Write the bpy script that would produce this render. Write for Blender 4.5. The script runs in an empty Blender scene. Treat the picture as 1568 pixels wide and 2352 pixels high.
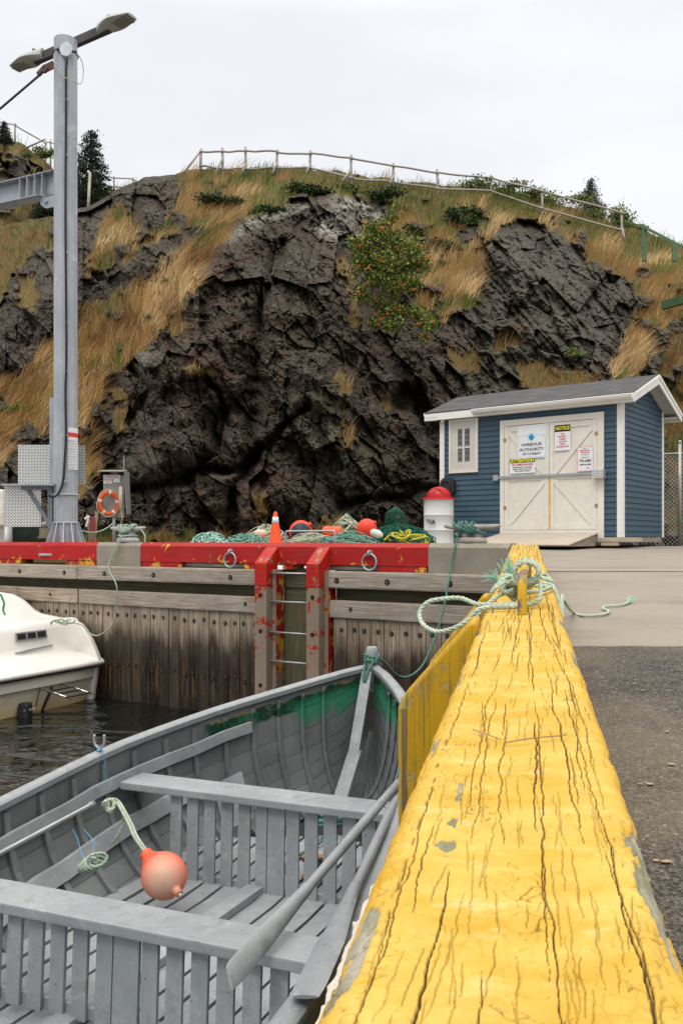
import bpy, bmesh, math, random
import numpy as np
from mathutils import Vector, Matrix, noise as mnoise
R = math.radians
random.seed(7); RNG = np.random.default_rng(11)
# ------------------------------------------------------------------ camera, sky, sun
SC = bpy.context.scene
COL = SC.collection
F, HX, HY, CZ = 1969.0, 784.0, 1238.5, 2.04        # focal length and horizon of the photograph, eye height over the water
cam = bpy.data.cameras.new("camera"); camo = bpy.data.objects.new("camera", cam); COL.objects.link(camo)
camo.location = (0, 0, CZ); camo.rotation_euler = (R(90), 0, 0)
cam.sensor_fit = 'AUTO'; cam.sensor_width = 36; cam.lens = 36*F/2352; cam.shift_y = 62.5/2352
cam.clip_start = 0.05; cam.clip_end = 3000
SC.camera = camo
SUN_EL, SUN_AZ = 58, 205          # overcast sun, behind the photographer's left shoulder
W = bpy.data.worlds.new("World"); SC.world = W; W.use_nodes = True
nt = W.node_tree; nt.nodes.clear()
def wn(t, **k):
    n = nt.nodes.new(t)
    for a, v in k.items(): setattr(n, a, v)
    return n
out = wn('ShaderNodeOutputWorld'); bg = wn('ShaderNodeBackground'); tc = wn('ShaderNodeTexCoord')
sky = wn('ShaderNodeTexSky'); sky.sky_type = 'NISHITA'; sky.sun_disc = False
sky.sun_elevation = R(SUN_EL); sky.sun_rotation = R(SUN_AZ)
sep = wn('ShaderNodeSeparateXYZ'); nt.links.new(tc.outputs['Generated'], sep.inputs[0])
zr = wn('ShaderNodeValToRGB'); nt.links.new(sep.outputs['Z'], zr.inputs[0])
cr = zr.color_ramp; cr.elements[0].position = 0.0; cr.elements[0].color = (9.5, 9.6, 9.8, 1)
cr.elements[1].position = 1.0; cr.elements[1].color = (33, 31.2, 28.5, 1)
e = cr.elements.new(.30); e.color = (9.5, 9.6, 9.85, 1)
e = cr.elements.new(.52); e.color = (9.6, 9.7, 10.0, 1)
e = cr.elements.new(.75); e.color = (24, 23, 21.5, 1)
mp = wn('ShaderNodeMapping'); mp.inputs['Scale'].default_value = (1.2, 1.2, 3.5); nt.links.new(tc.outputs['Generated'], mp.inputs[0])
nz = wn('ShaderNodeTexNoise'); nz.inputs['Scale'].default_value = 2.2; nz.inputs['Detail'].default_value = 4; nt.links.new(mp.outputs[0], nz.inputs['Vector'])
cl = wn('ShaderNodeValToRGB'); nt.links.new(nz.outputs['Fac'], cl.inputs[0])
cl.color_ramp.elements[0].position = .35; cl.color_ramp.elements[0].color = (.925, .94, .962, 1)
cl.color_ramp.elements[1].position = .6; cl.color_ramp.elements[1].color = (1.04, 1.04, 1.04, 1)
ml = wn('ShaderNodeMix', data_type='RGBA', blend_type='MULTIPLY'); ml.inputs[0].default_value = 1
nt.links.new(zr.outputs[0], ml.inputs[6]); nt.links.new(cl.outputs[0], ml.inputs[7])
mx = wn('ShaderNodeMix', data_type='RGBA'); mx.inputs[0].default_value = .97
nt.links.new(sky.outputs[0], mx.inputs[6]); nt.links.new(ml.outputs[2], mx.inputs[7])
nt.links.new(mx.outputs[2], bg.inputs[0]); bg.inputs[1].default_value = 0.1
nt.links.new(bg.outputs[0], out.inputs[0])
sl = bpy.data.lights.new("sun", 'SUN'); sl.energy = 0.9; sl.angle = R(14); sl.color = (1, .965, .91)
so = bpy.data.objects.new("sun", sl); COL.objects.link(so)
sd = Vector((math.sin(R(SUN_AZ))*math.cos(R(SUN_EL)), math.cos(R(SUN_AZ))*math.cos(R(SUN_EL)), math.sin(R(SUN_EL))))
so.rotation_euler = sd.to_track_quat('Z', 'Y').to_euler(); so.location = sd*30
SC.view_settings.view_transform = 'Standard'; SC.view_settings.look = 'None'
SC.view_settings.exposure = 0; SC.view_settings.gamma = 1
SC.render.engine = 'CYCLES'; SC.cycles.use_denoising = True
SC.cycles.max_bounces = 6; SC.cycles.diffuse_bounces = 3; SC.cycles.glossy_bounces = 3; SC.cycles.transparent_max_bounces = 6

# ------------------------------------------------------------------ measuring helpers
def V(vx, vy, Y):                    # point at depth Y seen at photo position (vx, vy)
    return Vector(((vx-HX)/F*Y, Y, CZ-(vy-HY)/F*Y))
def frame(o, deg):                   # x axis turned so that y points at -normal ; columns x, y, z
    a = R(deg); x = Vector((math.cos(a), math.sin(a), 0)); y = Vector((-math.sin(a), math.cos(a), 0))
    M = Matrix.Identity(4)
    for i in range(3): M[i][0] = x[i]; M[i][1] = y[i]; M[i][3] = o[i]
    return M
FW = frame(Vector((1.596, 8.25, 0)), 148.4)      # far wharf: x left along it, y out over the water
FS = frame(Vector((4.77, 14.6, 2.085)), 143.0)   # shed: x left along its front, y out of the front wall
FB = frame(Vector((0, 0, 0)), -21.4)             # open boat: x across, y towards the bow
FY = frame(Vector((0, 0, 0)), -12.13)            # yellow kerb: x right, y along it
def onplane(M, vx, vy, y=0.0):       # hit the plane y=const of a frame, give its local x, z
    Mi = M.inverted(); o = Mi @ Vector((0, 0, CZ)); d = (Mi.to_3x3() @ Vector(((vx-HX)/F, 1, -(vy-HY)/F)))
    t = (y-o.y)/d.y; p = o+d*t
    return p.x, p.z
def gz(Y):                           # height of the quay at distance Y
    return 1.455+.034*Y if Y < 8 else 1.727+.0225*(Y-8) if Y < 16.5 else 1.918

# ------------------------------------------------------------------ numpy noise
def _h(ix, iy, iz, s):
    n = (ix.astype(np.int64)*374761393 + iy.astype(np.int64)*668265263 + iz.astype(np.int64)*2147483647 + s*1274126177) & 0xffffffff
    n = ((n ^ (n >> 13))*1274126177) & 0xffffffff
    n = ((n ^ (n >> 16))*2246822519) & 0xffffffff
    return ((n ^ (n >> 15)) & 0xffffff)/float(0xffffff)
def vnoise(x, y, z=0.0, s=0):
    x, y, z = np.broadcast_arrays(np.asarray(x, float), np.asarray(y, float), np.asarray(z, float))
    ix, iy, iz = np.floor(x), np.floor(y), np.floor(z); fx, fy, fz = x-ix, y-iy, z-iz
    fx, fy, fz = fx*fx*(3-2*fx), fy*fy*(3-2*fy), fz*fz*(3-2*fz)
    r = 0
    for dx in (0, 1):
        for dy in (0, 1):
            for dz in (0, 1):
                r = r + _h(ix+dx, iy+dy, iz+dz, s)*(fx if dx else 1-fx)*(fy if dy else 1-fy)*(fz if dz else 1-fz)
    return r
def fbm(x, y, z=0.0, o=4, s=0):
    r = 0; a = .5; t = 0
    for i in range(o):
        r = r+a*vnoise(x, y, z, s+i*17); t += a; a *= .5; x = x*2.03+3.1; y = y*2.03+1.7; z = z*2.03+.9
    return r/t
def facets(x, y, s=0, tilt=1.0):     # blocky broken rock: random tilted plane in every Worley cell, in -1..1; also edge distance
    ix, iy = np.floor(x), np.floor(y); best = np.full(x.shape, 9.); sec = np.full(x.shape, 9.); val = np.zeros(x.shape)
    for dx in (-1, 0, 1):
        for dy in (-1, 0, 1):
            cx, cy = ix+dx, iy+dy; z0 = np.zeros_like(cx)
            px, py = cx+_h(cx, cy, z0, s+1), cy+_h(cx, cy, z0, s+2)
            d = np.hypot(x-px, y-py); a = _h(cx, cy, z0, s+3)*2-1
            gx, gy = (_h(cx, cy, z0, s+4)*2-1)*tilt, (_h(cx, cy, z0, s+5)*2-1)*tilt
            v = a+gx*(x-px)+gy*(y-py); m = d < best
            sec = np.where(m, best, np.minimum(sec, d)); best = np.where(m, d, best); val = np.where(m, v, val)
    return val, sec-best
def inpoly(px, py, poly):
    r = np.zeros(px.shape, bool); n = len(poly)
    for i in range(n):
        x1, y1 = poly[i]; x2, y2 = poly[(i+1) % n]
        if y1 == y2: continue
        c = ((y1 > py) != (y2 > py)) & (px < (x2-x1)*(py-y1)/(y2-y1)+x1); r ^= c
    return r
def distline(px, py, pl):            # distance to a polyline
    d = np.full(px.shape, 1e9)
    for (x1, y1), (x2, y2) in zip(pl[:-1], pl[1:]):
        vx, vy = x2-x1, y2-y1; t = np.clip(((px-x1)*vx+(py-y1)*vy)/(vx*vx+vy*vy+1e-9), 0, 1)
        d = np.minimum(d, np.hypot(px-x1-t*vx, py-y1-t*vy))
    return d

# ------------------------------------------------------------------ materials
class NB:
    def __init__(s, name):
        s.m = bpy.data.materials.new(name); s.m.use_nodes = True; s.t = s.m.node_tree; s.t.nodes.clear()
        s.o = s.n('ShaderNodeOutputMaterial'); s.b = s.n('ShaderNodeBsdfPrincipled'); s.t.links.new(s.b.outputs[0], s.o.inputs[0])
        s.tc = s.n('ShaderNodeTexCoord')
    def n(s, ty, **k):
        n = s.t.nodes.new(ty)
        for a, v in k.items(): setattr(n, a, v)
        return n
    def L(s, a, b):
        if isinstance(a, (int, float)): b.default_value = a
        elif isinstance(a, (tuple, list)): b.default_value = tuple(a)+((1,) if len(a) == 3 and len(b.default_value) == 4 else ())
        else: s.t.links.new(a, b)
    def co(s, kind='Object', scale=(1, 1, 1), rot=(0, 0, 0)):
        m = s.n('ShaderNodeMapping'); s.L(s.tc.outputs[kind], m.inputs[0]); m.inputs['Scale'].default_value = scale; m.inputs['Rotation'].default_value = rot
        return m.outputs[0]
    def noise(s, v, scale=5, detail=4, rough=.55, dist=0):
        n = s.n('ShaderNodeTexNoise'); s.L(v, n.inputs['Vector']); n.inputs['Scale'].default_value = scale
        n.inputs['Detail'].default_value = detail; n.inputs['Roughness'].default_value = rough; n.inputs['Distortion'].default_value = dist
        return n.outputs['Fac']
    def vor(s, v, scale=5, feature='F1', out='Distance', rnd=1):
        n = s.n('ShaderNodeTexVoronoi'); n.feature = feature; s.L(v, n.inputs['Vector']); n.inputs['Scale'].default_value = scale
        n.inputs['Randomness'].default_value = rnd
        return n.outputs[out]
    def ramp(s, f, stops):
        n = s.n('ShaderNodeValToRGB'); s.L(f, n.inputs[0]); c = n.color_ramp
        while len(c.elements) < len(stops): c.elements.new(.5)
        for e, (p, v) in zip(c.elements, stops):
            e.position = p; e.color = (v, v, v, 1) if isinstance(v, (int, float)) else tuple(v)+(1,)
        return n.outputs[0]
    def mix(s, f, a, b, mode='MIX'):
        n = s.n('ShaderNodeMix', data_type='RGBA', blend_type=mode); s.L(f, n.inputs[0]); s.L(a, n.inputs[6]); s.L(b, n.inputs[7])
        return n.outputs[2]
    def math(s, op, a, b=0.0, c=0.0):
        n = s.n('ShaderNodeMath', operation=op); s.L(a, n.inputs[0]); s.L(b, n.inputs[1]); s.L(c, n.inputs[2])
        return n.outputs[0]
    def attr(s, name):
        n = s.n('ShaderNodeAttribute'); n.attribute_name = name
        return n
    def bump(s, h, strength=.3, dist=.01, prev=None):
        n = s.n('ShaderNodeBump'); s.L(h, n.inputs['Height']); n.inputs['Strength'].default_value = strength; n.inputs['Distance'].default_value = dist
        if prev is not None: s.L(prev, n.inputs['Normal'])
        return n.outputs[0]
    def fin(s, col, rough=.6, metal=0.0, nrm=None, spec=None):
        s.L(col, s.b.inputs['Base Color']); s.L(rough, s.b.inputs['Roughness']); s.L(metal, s.b.inputs['Metallic'])
        if nrm is not None: s.L(nrm, s.b.inputs['Normal'])
        s.b.inputs['Specular IOR Level'].default_value = .28 if spec is None else spec
        return s.m
def plain(name, col, rough=.55, metal=0.0, var=.18, scale=7, bump=.15, bscale=60, dirt=None, dirtamt=.5, spec=None):
    b = NB(name); v = b.co()
    n1 = b.noise(v, scale, 5); dk = tuple(c*(1-var) for c in col); lt = tuple(min(1, c*(1+var)) for c in col)
    c = b.mix(b.ramp(n1, [(.3, 0.), (.7, 1.)]), dk, lt)
    if dirt is not None:
        n2 = b.noise(v, scale*2.7, 7, .7, .6); c = b.mix(b.ramp(n2, [(.54, 0.), (.72, dirtamt)]), c, dirt)
    r = b.ramp(b.noise(v, scale*4, 3), [(.2, max(0, rough-.1)), (.8, min(1, rough+.12))])
    return b.fin(c, r, metal, b.bump(b.noise(v, bscale, 4), bump, .004), spec)
def wood(name, c1, c2, c3, grain=1.0, bump=.5, rough=.8, tint=None, tintamt=.5):
    b = NB(name); v = b.co('UV', (1.3, 26*grain, 1)); v2 = b.co('UV', (.9, 5, 1)); v3 = b.co('UV', (2.2, 90*grain, 1))
    n1 = b.noise(v, 2, 6, .6, .3); n2 = b.noise(v2, 2.2, 5, .65); n3 = b.noise(v3, 2, 3, .6)
    c = b.mix(b.ramp(n1, [(.3, 0.), (.7, 1.)]), c1, c2)
    c = b.mix(b.ramp(n2, [(.45, 0.), (.75, .85)]), c, c3)
    c = b.mix(b.ramp(n3, [(.28, .75), (.42, 0.)]), c, tuple(x*.35 for x in c1))
    if tint is not None: c = b.mix(b.ramp(b.noise(b.co('Object'), 1.4, 4, .6), [(.48, 0.), (.7, tintamt)]), c, tint)
    h = b.math('ADD', n1, b.math('MULTIPLY', n3, .8))
    return b.fin(c, rough, 0, b.bump(h, bump, .006), .14)

# ------------------------------------------------------------------ mesh building
ROOT = {}
class MB:
    def __init__(s, M=None): s.v = []; s.f = []; s.uv = []; s.mi = []; s.M = M; s.cur = 0
    def add(s, vs, fs, uvs=None, local=True):
        b = len(s.v)
        for p in vs:
            p = Vector(p); s.v.append(s.M @ p if (s.M is not None and local) else p)
        for k, f in enumerate(fs):
            s.f.append([b+i for i in f]); s.mi.append(s.cur)
            s.uv.append(uvs[k] if uvs else [(0, 0)]*len(f))
        return s
    def box(s, lo, hi, A=None, ch=0.0, jit=0.0):
        """box between two corners (optionally through matrix A); UV u runs along its longest side"""
        lo, hi = Vector(lo), Vector(hi); d = hi-lo; ax = max(range(3), key=lambda i: d[i]); ou, ov = random.random()*20, random.random()*20
        bm = bmesh.new(); bmesh.ops.create_cube(bm, size=1)
        for q in bm.verts: q.co = Vector((lo[i]+d[i]*(q.co[i]+.5) for i in range(3)))
        if ch > 0: bmesh.ops.bevel(bm, geom=list(bm.edges), offset=ch, segments=2, affect='EDGES', profile=.6)
        bm.verts.index_update(); vs = []; uvs = []; fs = []
        for q in bm.verts:
            c = q.co.copy()
            if jit: c += Vector((random.uniform(-jit, jit) for _ in range(3)))
            vs.append((A @ c) if A is not None else c)
        oth = [i for i in range(3) if i != ax]
        for f in bm.faces:
            n = f.normal; fs.append([q.index for q in f.verts])
            k = oth[0] if abs(n[oth[1]]) > abs(n[oth[0]]) else oth[1]
            if abs(n[ax]) > .8: uvs.append([(ou+q.co[oth[0]]*.3, ov+q.co[oth[1]]) for q in f.verts])
            else: uvs.append([(ou+q.co[ax], ov+q.co[k]) for q in f.verts])
        bm.free(); return s.add(vs, fs, uvs)
    def beam(s, p0, p1, w, h, up=(0, 0, 1), ch=0.0):
        """squared bar from p0 to p1, w across, h along up"""
        p0, p1 = Vector(p0), Vector(p1); d = p1-p0; l = d.length; x = d/l; u = Vector(up); y = u.cross(x).normalized(); z = x.cross(y)
        A = Matrix.Identity(4)
        for i in range(3): A[i][0] = x[i]; A[i][1] = y[i]; A[i][2] = z[i]; A[i][3] = p0[i]
        return s.box((0, -w/2, -h/2), (l, w/2, h/2), A, ch)
    def tube(s, pts, r, n=8, cap=True, closed=False):
        pts = [Vector(p) for p in pts]; m = len(pts); rs = r if isinstance(r, (list, tuple)) else [r]*m
        vs = []; prev = None; L = 0; us = []
        for i, p in enumerate(pts):
            a = pts[i-1] if (i > 0 or closed) else p; c = pts[(i+1) % m] if (i < m-1 or closed) else p
            t = (c-a); t = t.normalized() if t.length > 1e-9 else Vector((0, 0, 1))
            if prev is None: y = t.orthogonal().normalized()
            else:
                y = prev-t*prev.dot(t); y = y.normalized() if y.length > 1e-6 else t.orthogonal().normalized()
            prev = y; z = t.cross(y)
            if i: L += (p-pts[i-1]).length
            us.append(L)
            for k in range(n):
                a_ = 2*math.pi*k/n; vs.append(p+(y*math.cos(a_)+z*math.sin(a_))*rs[i])
        fs = []; uvs = []
        for i in range(m if closed else m-1):
            j = (i+1) % m
            for k in range(n):
                k2 = (k+1) % n; fs.append([i*n+k, i*n+k2, j*n+k2, j*n+k])
                u0, u1 = us[i], us[j] if j else us[i]+.01
                uvs.append([(u0, k/n), (u0, (k+1)/n), (u1, (k+1)/n), (u1, k/n)])
        if cap and not closed:
            fs.append(list(range(n))[::-1]); uvs.append([(0, 0)]*n)
            fs.append([(m-1)*n+k for k in range(n)]); uvs.append([(0, 0)]*n)
        return s.add(vs, fs, uvs)
    def lathe(s, prof, c=(0, 0, 0), n=24, axis=None, sx=1, sy=1):
        """profile of (radius, height) turned about z at c (or about axis)"""
        c = Vector(c); Q = Vector((0, 0, 1)).rotation_difference(Vector(axis)).to_matrix() if axis is not None else Matrix.Identity(3)
        vs = []; fs = []; uvs = []
        for (r, z) in prof:
            for k in range(n):
                a = 2*math.pi*k/n; vs.append(c+Q @ Vector((r*math.cos(a)*sx, r*math.sin(a)*sy, z)))
        for i in range(len(prof)-1):
            for k in range(n):
                k2 = (k+1) % n; fs.append([i*n+k, i*n+k2, (i+1)*n+k2, (i+1)*n+k]); uvs.append([(k/n, prof[i][1]), ((k+1)/n, prof[i][1]), ((k+1)/n, prof[i+1][1]), (k/n, prof[i+1][1])])
        for i, rev in ((0, True), (len(prof)-1, False)):
            if prof[i][0] > 1e-4: f = [i*n+k for k in range(n)]; fs.append(f[::-1] if rev else f); uvs.append([(0, 0)]*n)
        return s.add(vs, fs, uvs)
    def prism(s, poly, ext, ou=None):
        """closed prism: polygon of 3D points, extruded by vector ext"""
        poly = [Vector(p) for p in poly]; ext = Vector(ext); n = len(poly); vs = poly+[p+ext for p in poly]
        fs = [list(range(n))[::-1], [n+i for i in range(n)]]
        ou = random.random()*9; e0 = (poly[1]-poly[0]).normalized(); nn = ext.normalized(); e1 = nn.cross(e0)
        fl = [(ou+(p-poly[0]).dot(e0), (p-poly[0]).dot(e1)) for p in poly]; uvs = [fl[::-1], fl]
        for i in range(n):
            j = (i+1) % n; fs.append([i, j, n+j, n+i]); l = (poly[j]-poly[i]).length
            uvs.append([(ou, 0), (ou, l), (ou+ext.length, l), (ou+ext.length, 0)])
        return s.add(vs, fs, uvs)
    def grid(s, G, closed=False):
        """G[i][j] points; UV in metres"""
        m, n = len(G), len(G[0]); vs = [p for row in G for p in row]; fs = []; uvs = []
        U = [0]*m; Vv = [0]*n
        for i in range(1, m): U[i] = U[i-1]+(Vector(G[i][0])-Vector(G[i-1][0])).length
        for j in range(1, n): Vv[j] = Vv[j-1]+(Vector(G[0][j])-Vector(G[0][j-1])).length
        for i in range(m-1):
            for j in range(n-1):
                fs.append([i*n+j, i*n+j+1, (i+1)*n+j+1, (i+1)*n+j]); uvs.append([(U[i], Vv[j]), (U[i], Vv[j+1]), (U[i+1], Vv[j+1]), (U[i+1], Vv[j])])
        return s.add(vs, fs, uvs)
    def blob(s, c, r, sub=2, sq=(1, 1, 1), nz=.15, seed=0):
        bm = bmesh.new(); bmesh.ops.create_icosphere(bm, subdivisions=sub, radius=1); vs = []
        for q in bm.verts:
            k = 1+nz*(mnoise.noise(q.co*1.7+Vector((seed*3.1, seed, 0))))
            vs.append(Vector(c)+Vector((q.co.x*sq[0], q.co.y*sq[1], q.co.z*sq[2]))*r*k)
        bm.verts.index_update(); fs = [[q.index for q in f.verts] for f in bm.faces]; bm.free()
        return s.add(vs, fs)
    def text(s, txt, size, P, wide=1.0, bold=0.0, ext=.0008, align='CENTER'):
        """lettering in the frame P: text runs along its x, up is its y, proud along z"""
        cu = bpy.data.curves.new('t', 'FONT'); cu.body = txt; cu.size = size; cu.align_x = align; cu.align_y = 'CENTER'; cu.extrude = ext; cu.offset = bold; cu.resolution_u = 2
        ob = bpy.data.objects.new('t', cu); COL.objects.link(ob); dg = bpy.context.evaluated_depsgraph_get(); me = ob.evaluated_get(dg).to_mesh()
        vs = [P @ Vector((v.co.x*wide, v.co.y, v.co.z)) for v in me.vertices]; fs = [list(p.vertices) for p in me.polygons]
        ob.evaluated_get(dg).to_mesh_clear(); bpy.data.objects.remove(ob); bpy.data.curves.remove(cu)
        return s.add(vs, fs)
    def build(s, name, mat, parent=None, smooth=False, origin=None, bevel=0.0, auto=None):
        me = bpy.data.meshes.new(name); base = ROOT[parent.name] if parent is not None else (Vector(origin) if origin is not None else s.base())
        me.from_pydata([tuple(p-base) for p in s.v], [], s.f); me.update()
        ul = me.uv_layers.new(name='UVMap'); fl = [c for f in s.uv for uv in f for c in uv]
        if len(fl) == 2*len(me.loops): ul.data.foreach_set('uv', fl)
        mats = mat if isinstance(mat, (list, tuple)) else [mat]
        for m in mats: me.materials.append(m)
        if len(mats) > 1: me.polygons.foreach_set('material_index', s.mi)
        bm = bmesh.new(); bm.from_mesh(me); bmesh.ops.recalc_face_normals(bm, faces=bm.faces); bm.to_mesh(me); bm.free()
        if smooth: me.polygons.foreach_set('use_smooth', [True]*len(me.polygons))
        o = bpy.data.objects.new(name, me); COL.objects.link(o)
        if parent is not None: o.parent = parent; ROOT[o.name] = base
        else: o.location = base; ROOT[o.name] = base
        if bevel:
            md = o.modifiers.new('b', 'BEVEL'); md.width = bevel; md.segments = 2; md.limit_method = 'ANGLE'
        if auto is not None and smooth:
            me.set_sharp_from_angle(angle=R(auto))
        return o
    def base(s):
        xs = [p.x for p in s.v]; ys = [p.y for p in s.v]; zs = [p.z for p in s.v]
        return Vector(((min(xs)+max(xs))/2, (min(ys)+max(ys))/2, min(zs)))
def tag(o, label=None, cat=None, group=None, kind=None):
    if label: o['label'] = label
    if cat: o['category'] = cat
    if group: o['group'] = group
    if kind: o['kind'] = kind
    return o
def thing(name, loc, label, cat, group=None):
    o = bpy.data.objects.new(name, None); COL.objects.link(o); o.location = loc; o.empty_display_size = .2
    ROOT[o.name] = Vector(loc); return tag(o, label, cat, group)
def copy_thing(root, loc, rz=0, label=None, scale=1):
    r = root.copy(); COL.objects.link(r); r.location = loc; r.rotation_euler = (0, 0, rz); r.scale = (scale,)*3; ROOT[r.name] = Vector(loc)
    if label: r['label'] = label
    for ch in root.children:
        c = ch.copy(); COL.objects.link(c); c.parent = r
        for g in ch.children: d = g.copy(); COL.objects.link(d); d.parent = c
    return r
def smoothpts(pts, k=6, closed=False):      # Catmull-Rom
    P = [Vector(p) for p in pts]; n = len(P); out = []
    for i in range(n if closed else n-1):
        a, b, c, d = (P[(i-1) % n] if closed or i > 0 else P[0]), P[i], P[(i+1) % n], (P[(i+2) % n] if closed or i+2 < n else P[-1])
        for j in range(k):
            t = j/k; out.append(.5*((2*b)+(c-a)*t+(2*a-5*b+4*c-d)*t*t+(3*b-a-3*c+d)*t**3))
    if not closed: out.append(P[-1])
    return out
def sag(p0, p1, s, n=14):
    p0, p1 = Vector(p0), Vector(p1)
    return [p0.lerp(p1, i/n)-Vector((0, 0, s*4*(i/n)*(1-i/n))) for i in range(n+1)]
def rope3(mb, pts, r, pitch=None, k=5, n=6, seg=None):
    """laid rope of three strands along a smooth path"""
    P = smoothpts(pts, k); pitch = pitch or r*7; step = seg or r*1.1
    Q = [P[0]]
    for a, b in zip(P[:-1], P[1:]):
        m = max(1, int((b-a).length/step))
        for j in range(1, m+1): Q.append(a.lerp(b, j/m))
    L = 0; prev = None; S = [[], [], []]
    for i, p in enumerate(Q):
        t = (Q[min(i+1, len(Q)-1)]-Q[max(i-1, 0)]).normalized(); y = t.orthogonal().normalized() if prev is None else (prev-t*prev.dot(t)).normalized()
        prev = y; z = t.cross(y)
        if i: L += (p-Q[i-1]).length
        for q in range(3):
            a = 2*math.pi*(q/3+L/pitch); S[q].append(p+(y*math.cos(a)+z*math.sin(a))*r*.5)
    for q in range(3): mb.tube(S[q], r*.56, n)
    return mb
def setattrf(o, name, arr):
    a = o.data.attributes.new(name, 'FLOAT', 'POINT'); a.data.foreach_set('value', np.asarray(arr, dtype=np.float32))
# ================================================================== THE SETTING: water, quay, hill
# ---- water
b = NB('harbour_water'); v = b.co('Object', (1, 1, 1))
w1 = b.noise(b.co('Object', (1.0, 1.9, 1), (0, 0, .35)), 1.15, 2, .4, 1.2); w2 = b.noise(b.co('Object', (1, 1.6, 1), (0, 0, -.2)), 5, 2, .5, .4)
MWATER = b.fin((.006, .008, .007), .03, 0, b.bump(b.math('ADD', w1, b.math('MULTIPLY', w2, .13)), 1.0, .13), .5); MWATER.node_tree.nodes['Principled BSDF'].inputs['IOR'].default_value = 1.33
mb = MB(); mb.add([(-150, -60, 0), (30, -60, 0), (30, 40, 0), (-150, 40, 0)], [[0, 1, 2, 3]])
tag(mb.build('harbour_water', MWATER), 'dark rippled harbour water between the boats and the timber quay', 'water', kind='structure')
# ---- ground under everything: follows both quay edges
def FWp(x, y=0, z=0): return FW @ Vector((x, y, z))
def FYp(x, y, z=0): return FY @ Vector((x, y, z))
CORN = (1.78, 8.25)
b = NB('earth_and_gravel'); v = b.co()
c = b.mix(b.noise(v, 3, 6, .7), (.10, .085, .06), (.22, .19, .14)); c = b.mix(b.ramp(b.noise(v, 22, 4), [(.5, 0.), (.7, .8)]), c, (.30, .28, .25))
MEARTH = b.fin(c, .95, 0, b.bump(b.noise(v, 30, 5), .6, .03))
edge = [tuple((FY @ Vector((-.10, y, 0))).xy) for y in (-40, -20, -8, -2, 0, 2, 4, 6, 8.40)]
edge += [tuple((FW @ Vector((x, -.06, 0))).xy) for x in (.2, 2, 4, 6, 8, 10, 14, 20, 40, 80)]
bm = bmesh.new(); rows = []
N = 26
for (x, y) in edge:
    row = []
    i = edge.index((x, y))
    tx, ty = (70, y) if i < 8 else ((70, 8.4+(i-7)*9) if i < 11 else (70-(i-10)*16, 90))
    for k in range(N):
        t = (k/(N-1))**2; px, py = x+(tx-x)*t, y+(ty-y)*t
        row.append(bm.verts.new((px, py, gz(max(py, -2.0))-.02)))
    rows.append(row)
for i in range(len(rows)-1):
    for k in range(N-1): bm.faces.new((rows[i][k], rows[i+1][k], rows[i+1][k+1], rows[i][k+1]))
bmesh.ops.recalc_face_normals(bm, faces=bm.faces)
me = bpy.data.meshes.new('ground'); bm.to_mesh(me); bm.free(); me.materials.append(MEARTH)
o = bpy.data.objects.new('ground', me); COL.objects.link(o); tag(o, 'earth and gravel of the quay reaching back to the hill', 'ground', kind='structure')
# ---- concrete apron and asphalt
b = NB('quay_concrete'); v = b.co()
c = b.mix(b.noise(v, 1.3, 6, .65), (.225, .195, .16), (.31, .275, .23)); c = b.mix(b.ramp(b.noise(v, 60, 5, .7), [(.4, 0.), (.75, .5)]), c, (.17, .148, .12))
c = b.mix(b.ramp(b.noise(b.co('Object', (1, 5, 1)), 2.2, 5, .7), [(.6, 0.), (.74, .35)]), c, (.36, .33, .28))
sp = b.ramp(b.vor(v, 9, out='Distance'), [(.03, .8), (.06, 0.)]); c = b.mix(sp, c, (.12, .10, .08))
c = b.mix(b.ramp(b.noise(b.co('Object', (1, 2.2, 1)), .9, 6, .7), [(.50, 0.), (.66, .55)]), c, (.15, .125, .10)); c = b.mix(b.ramp(b.noise(v, 150, 3, .7), [(.62, 0.), (.7, .5)]), c, (.34, .31, .27)); c = b.mix(b.ramp(b.vor(b.co('Object', (.7, .5, 1)), .55, 'DISTANCE_TO_EDGE'), [(.0, .3), (.004, 0.)]), c, (.14, .12, .10))
MCONC = b.fin(c, .9, 0, b.bump(b.noise(v, 90, 5), .35, .006))
b = NB('coarse_asphalt'); v = b.co()
n1 = b.vor(v, 150, out='Color'); c = b.mix(b.ramp(n1, [(.15, 0.), (.9, 1.)]), (.035, .031, .027), (.155, .14, .12))
c = b.mix(b.ramp(b.vor(v, 150, out='Distance'), [(.5, 0.), (.75, 1.)]), c, (.012, .011, .01)); c = b.mix(b.ramp(b.noise(v, 38, 4, .8), [(.56, 0.), (.66, .7)]), c, (.27, .25, .215))
c = b.mix(b.ramp(b.noise(v, 1.1, 4, .6), [(.42, 0.), (.62, .5)]), c, (.20, .165, .12))
sp = b.ramp(b.vor(v, 40, out='Distance'), [(.06, 1.), (.13, 0.)]); c = b.mix(sp, c, (.40, .37, .32))
MASPH = b.fin(c, .95, 0, b.bump(b.vor(v, 150, out='Distance'), .9, .006, b.bump(b.noise(v, 30, 4), .5, .01)), .3)
def sheet(name, mat, pts, dz, label, cat, sub=24):
    """strip sheet on the quay; pts = list of (left xy, right xy) cross lines"""
    mb = MB(); G = []
    for (l, r) in pts: G.append([Vector((l[0]+(r[0]-l[0])*t/10, l[1]+(r[1]-l[1])*t/10, gz(max(-2, l[1]+(r[1]-l[1])*t/10))+dz)) for t in range(11)])
    mb.grid(G); return tag(mb.build(name, mat), label, cat, kind='structure')
ex = lambda y: tuple((FY @ Vector((-.05, y, 0))).xy)
sheet('concrete_apron', MCONC, [((ex(y)[0], ex(y)[1]), (30, ex(y)[1])) for y in np.linspace(3.45, 8.3, 12)] , 0.0, 'buff concrete apron between the yellow kerb and the blue shed', 'pavement')
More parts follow.
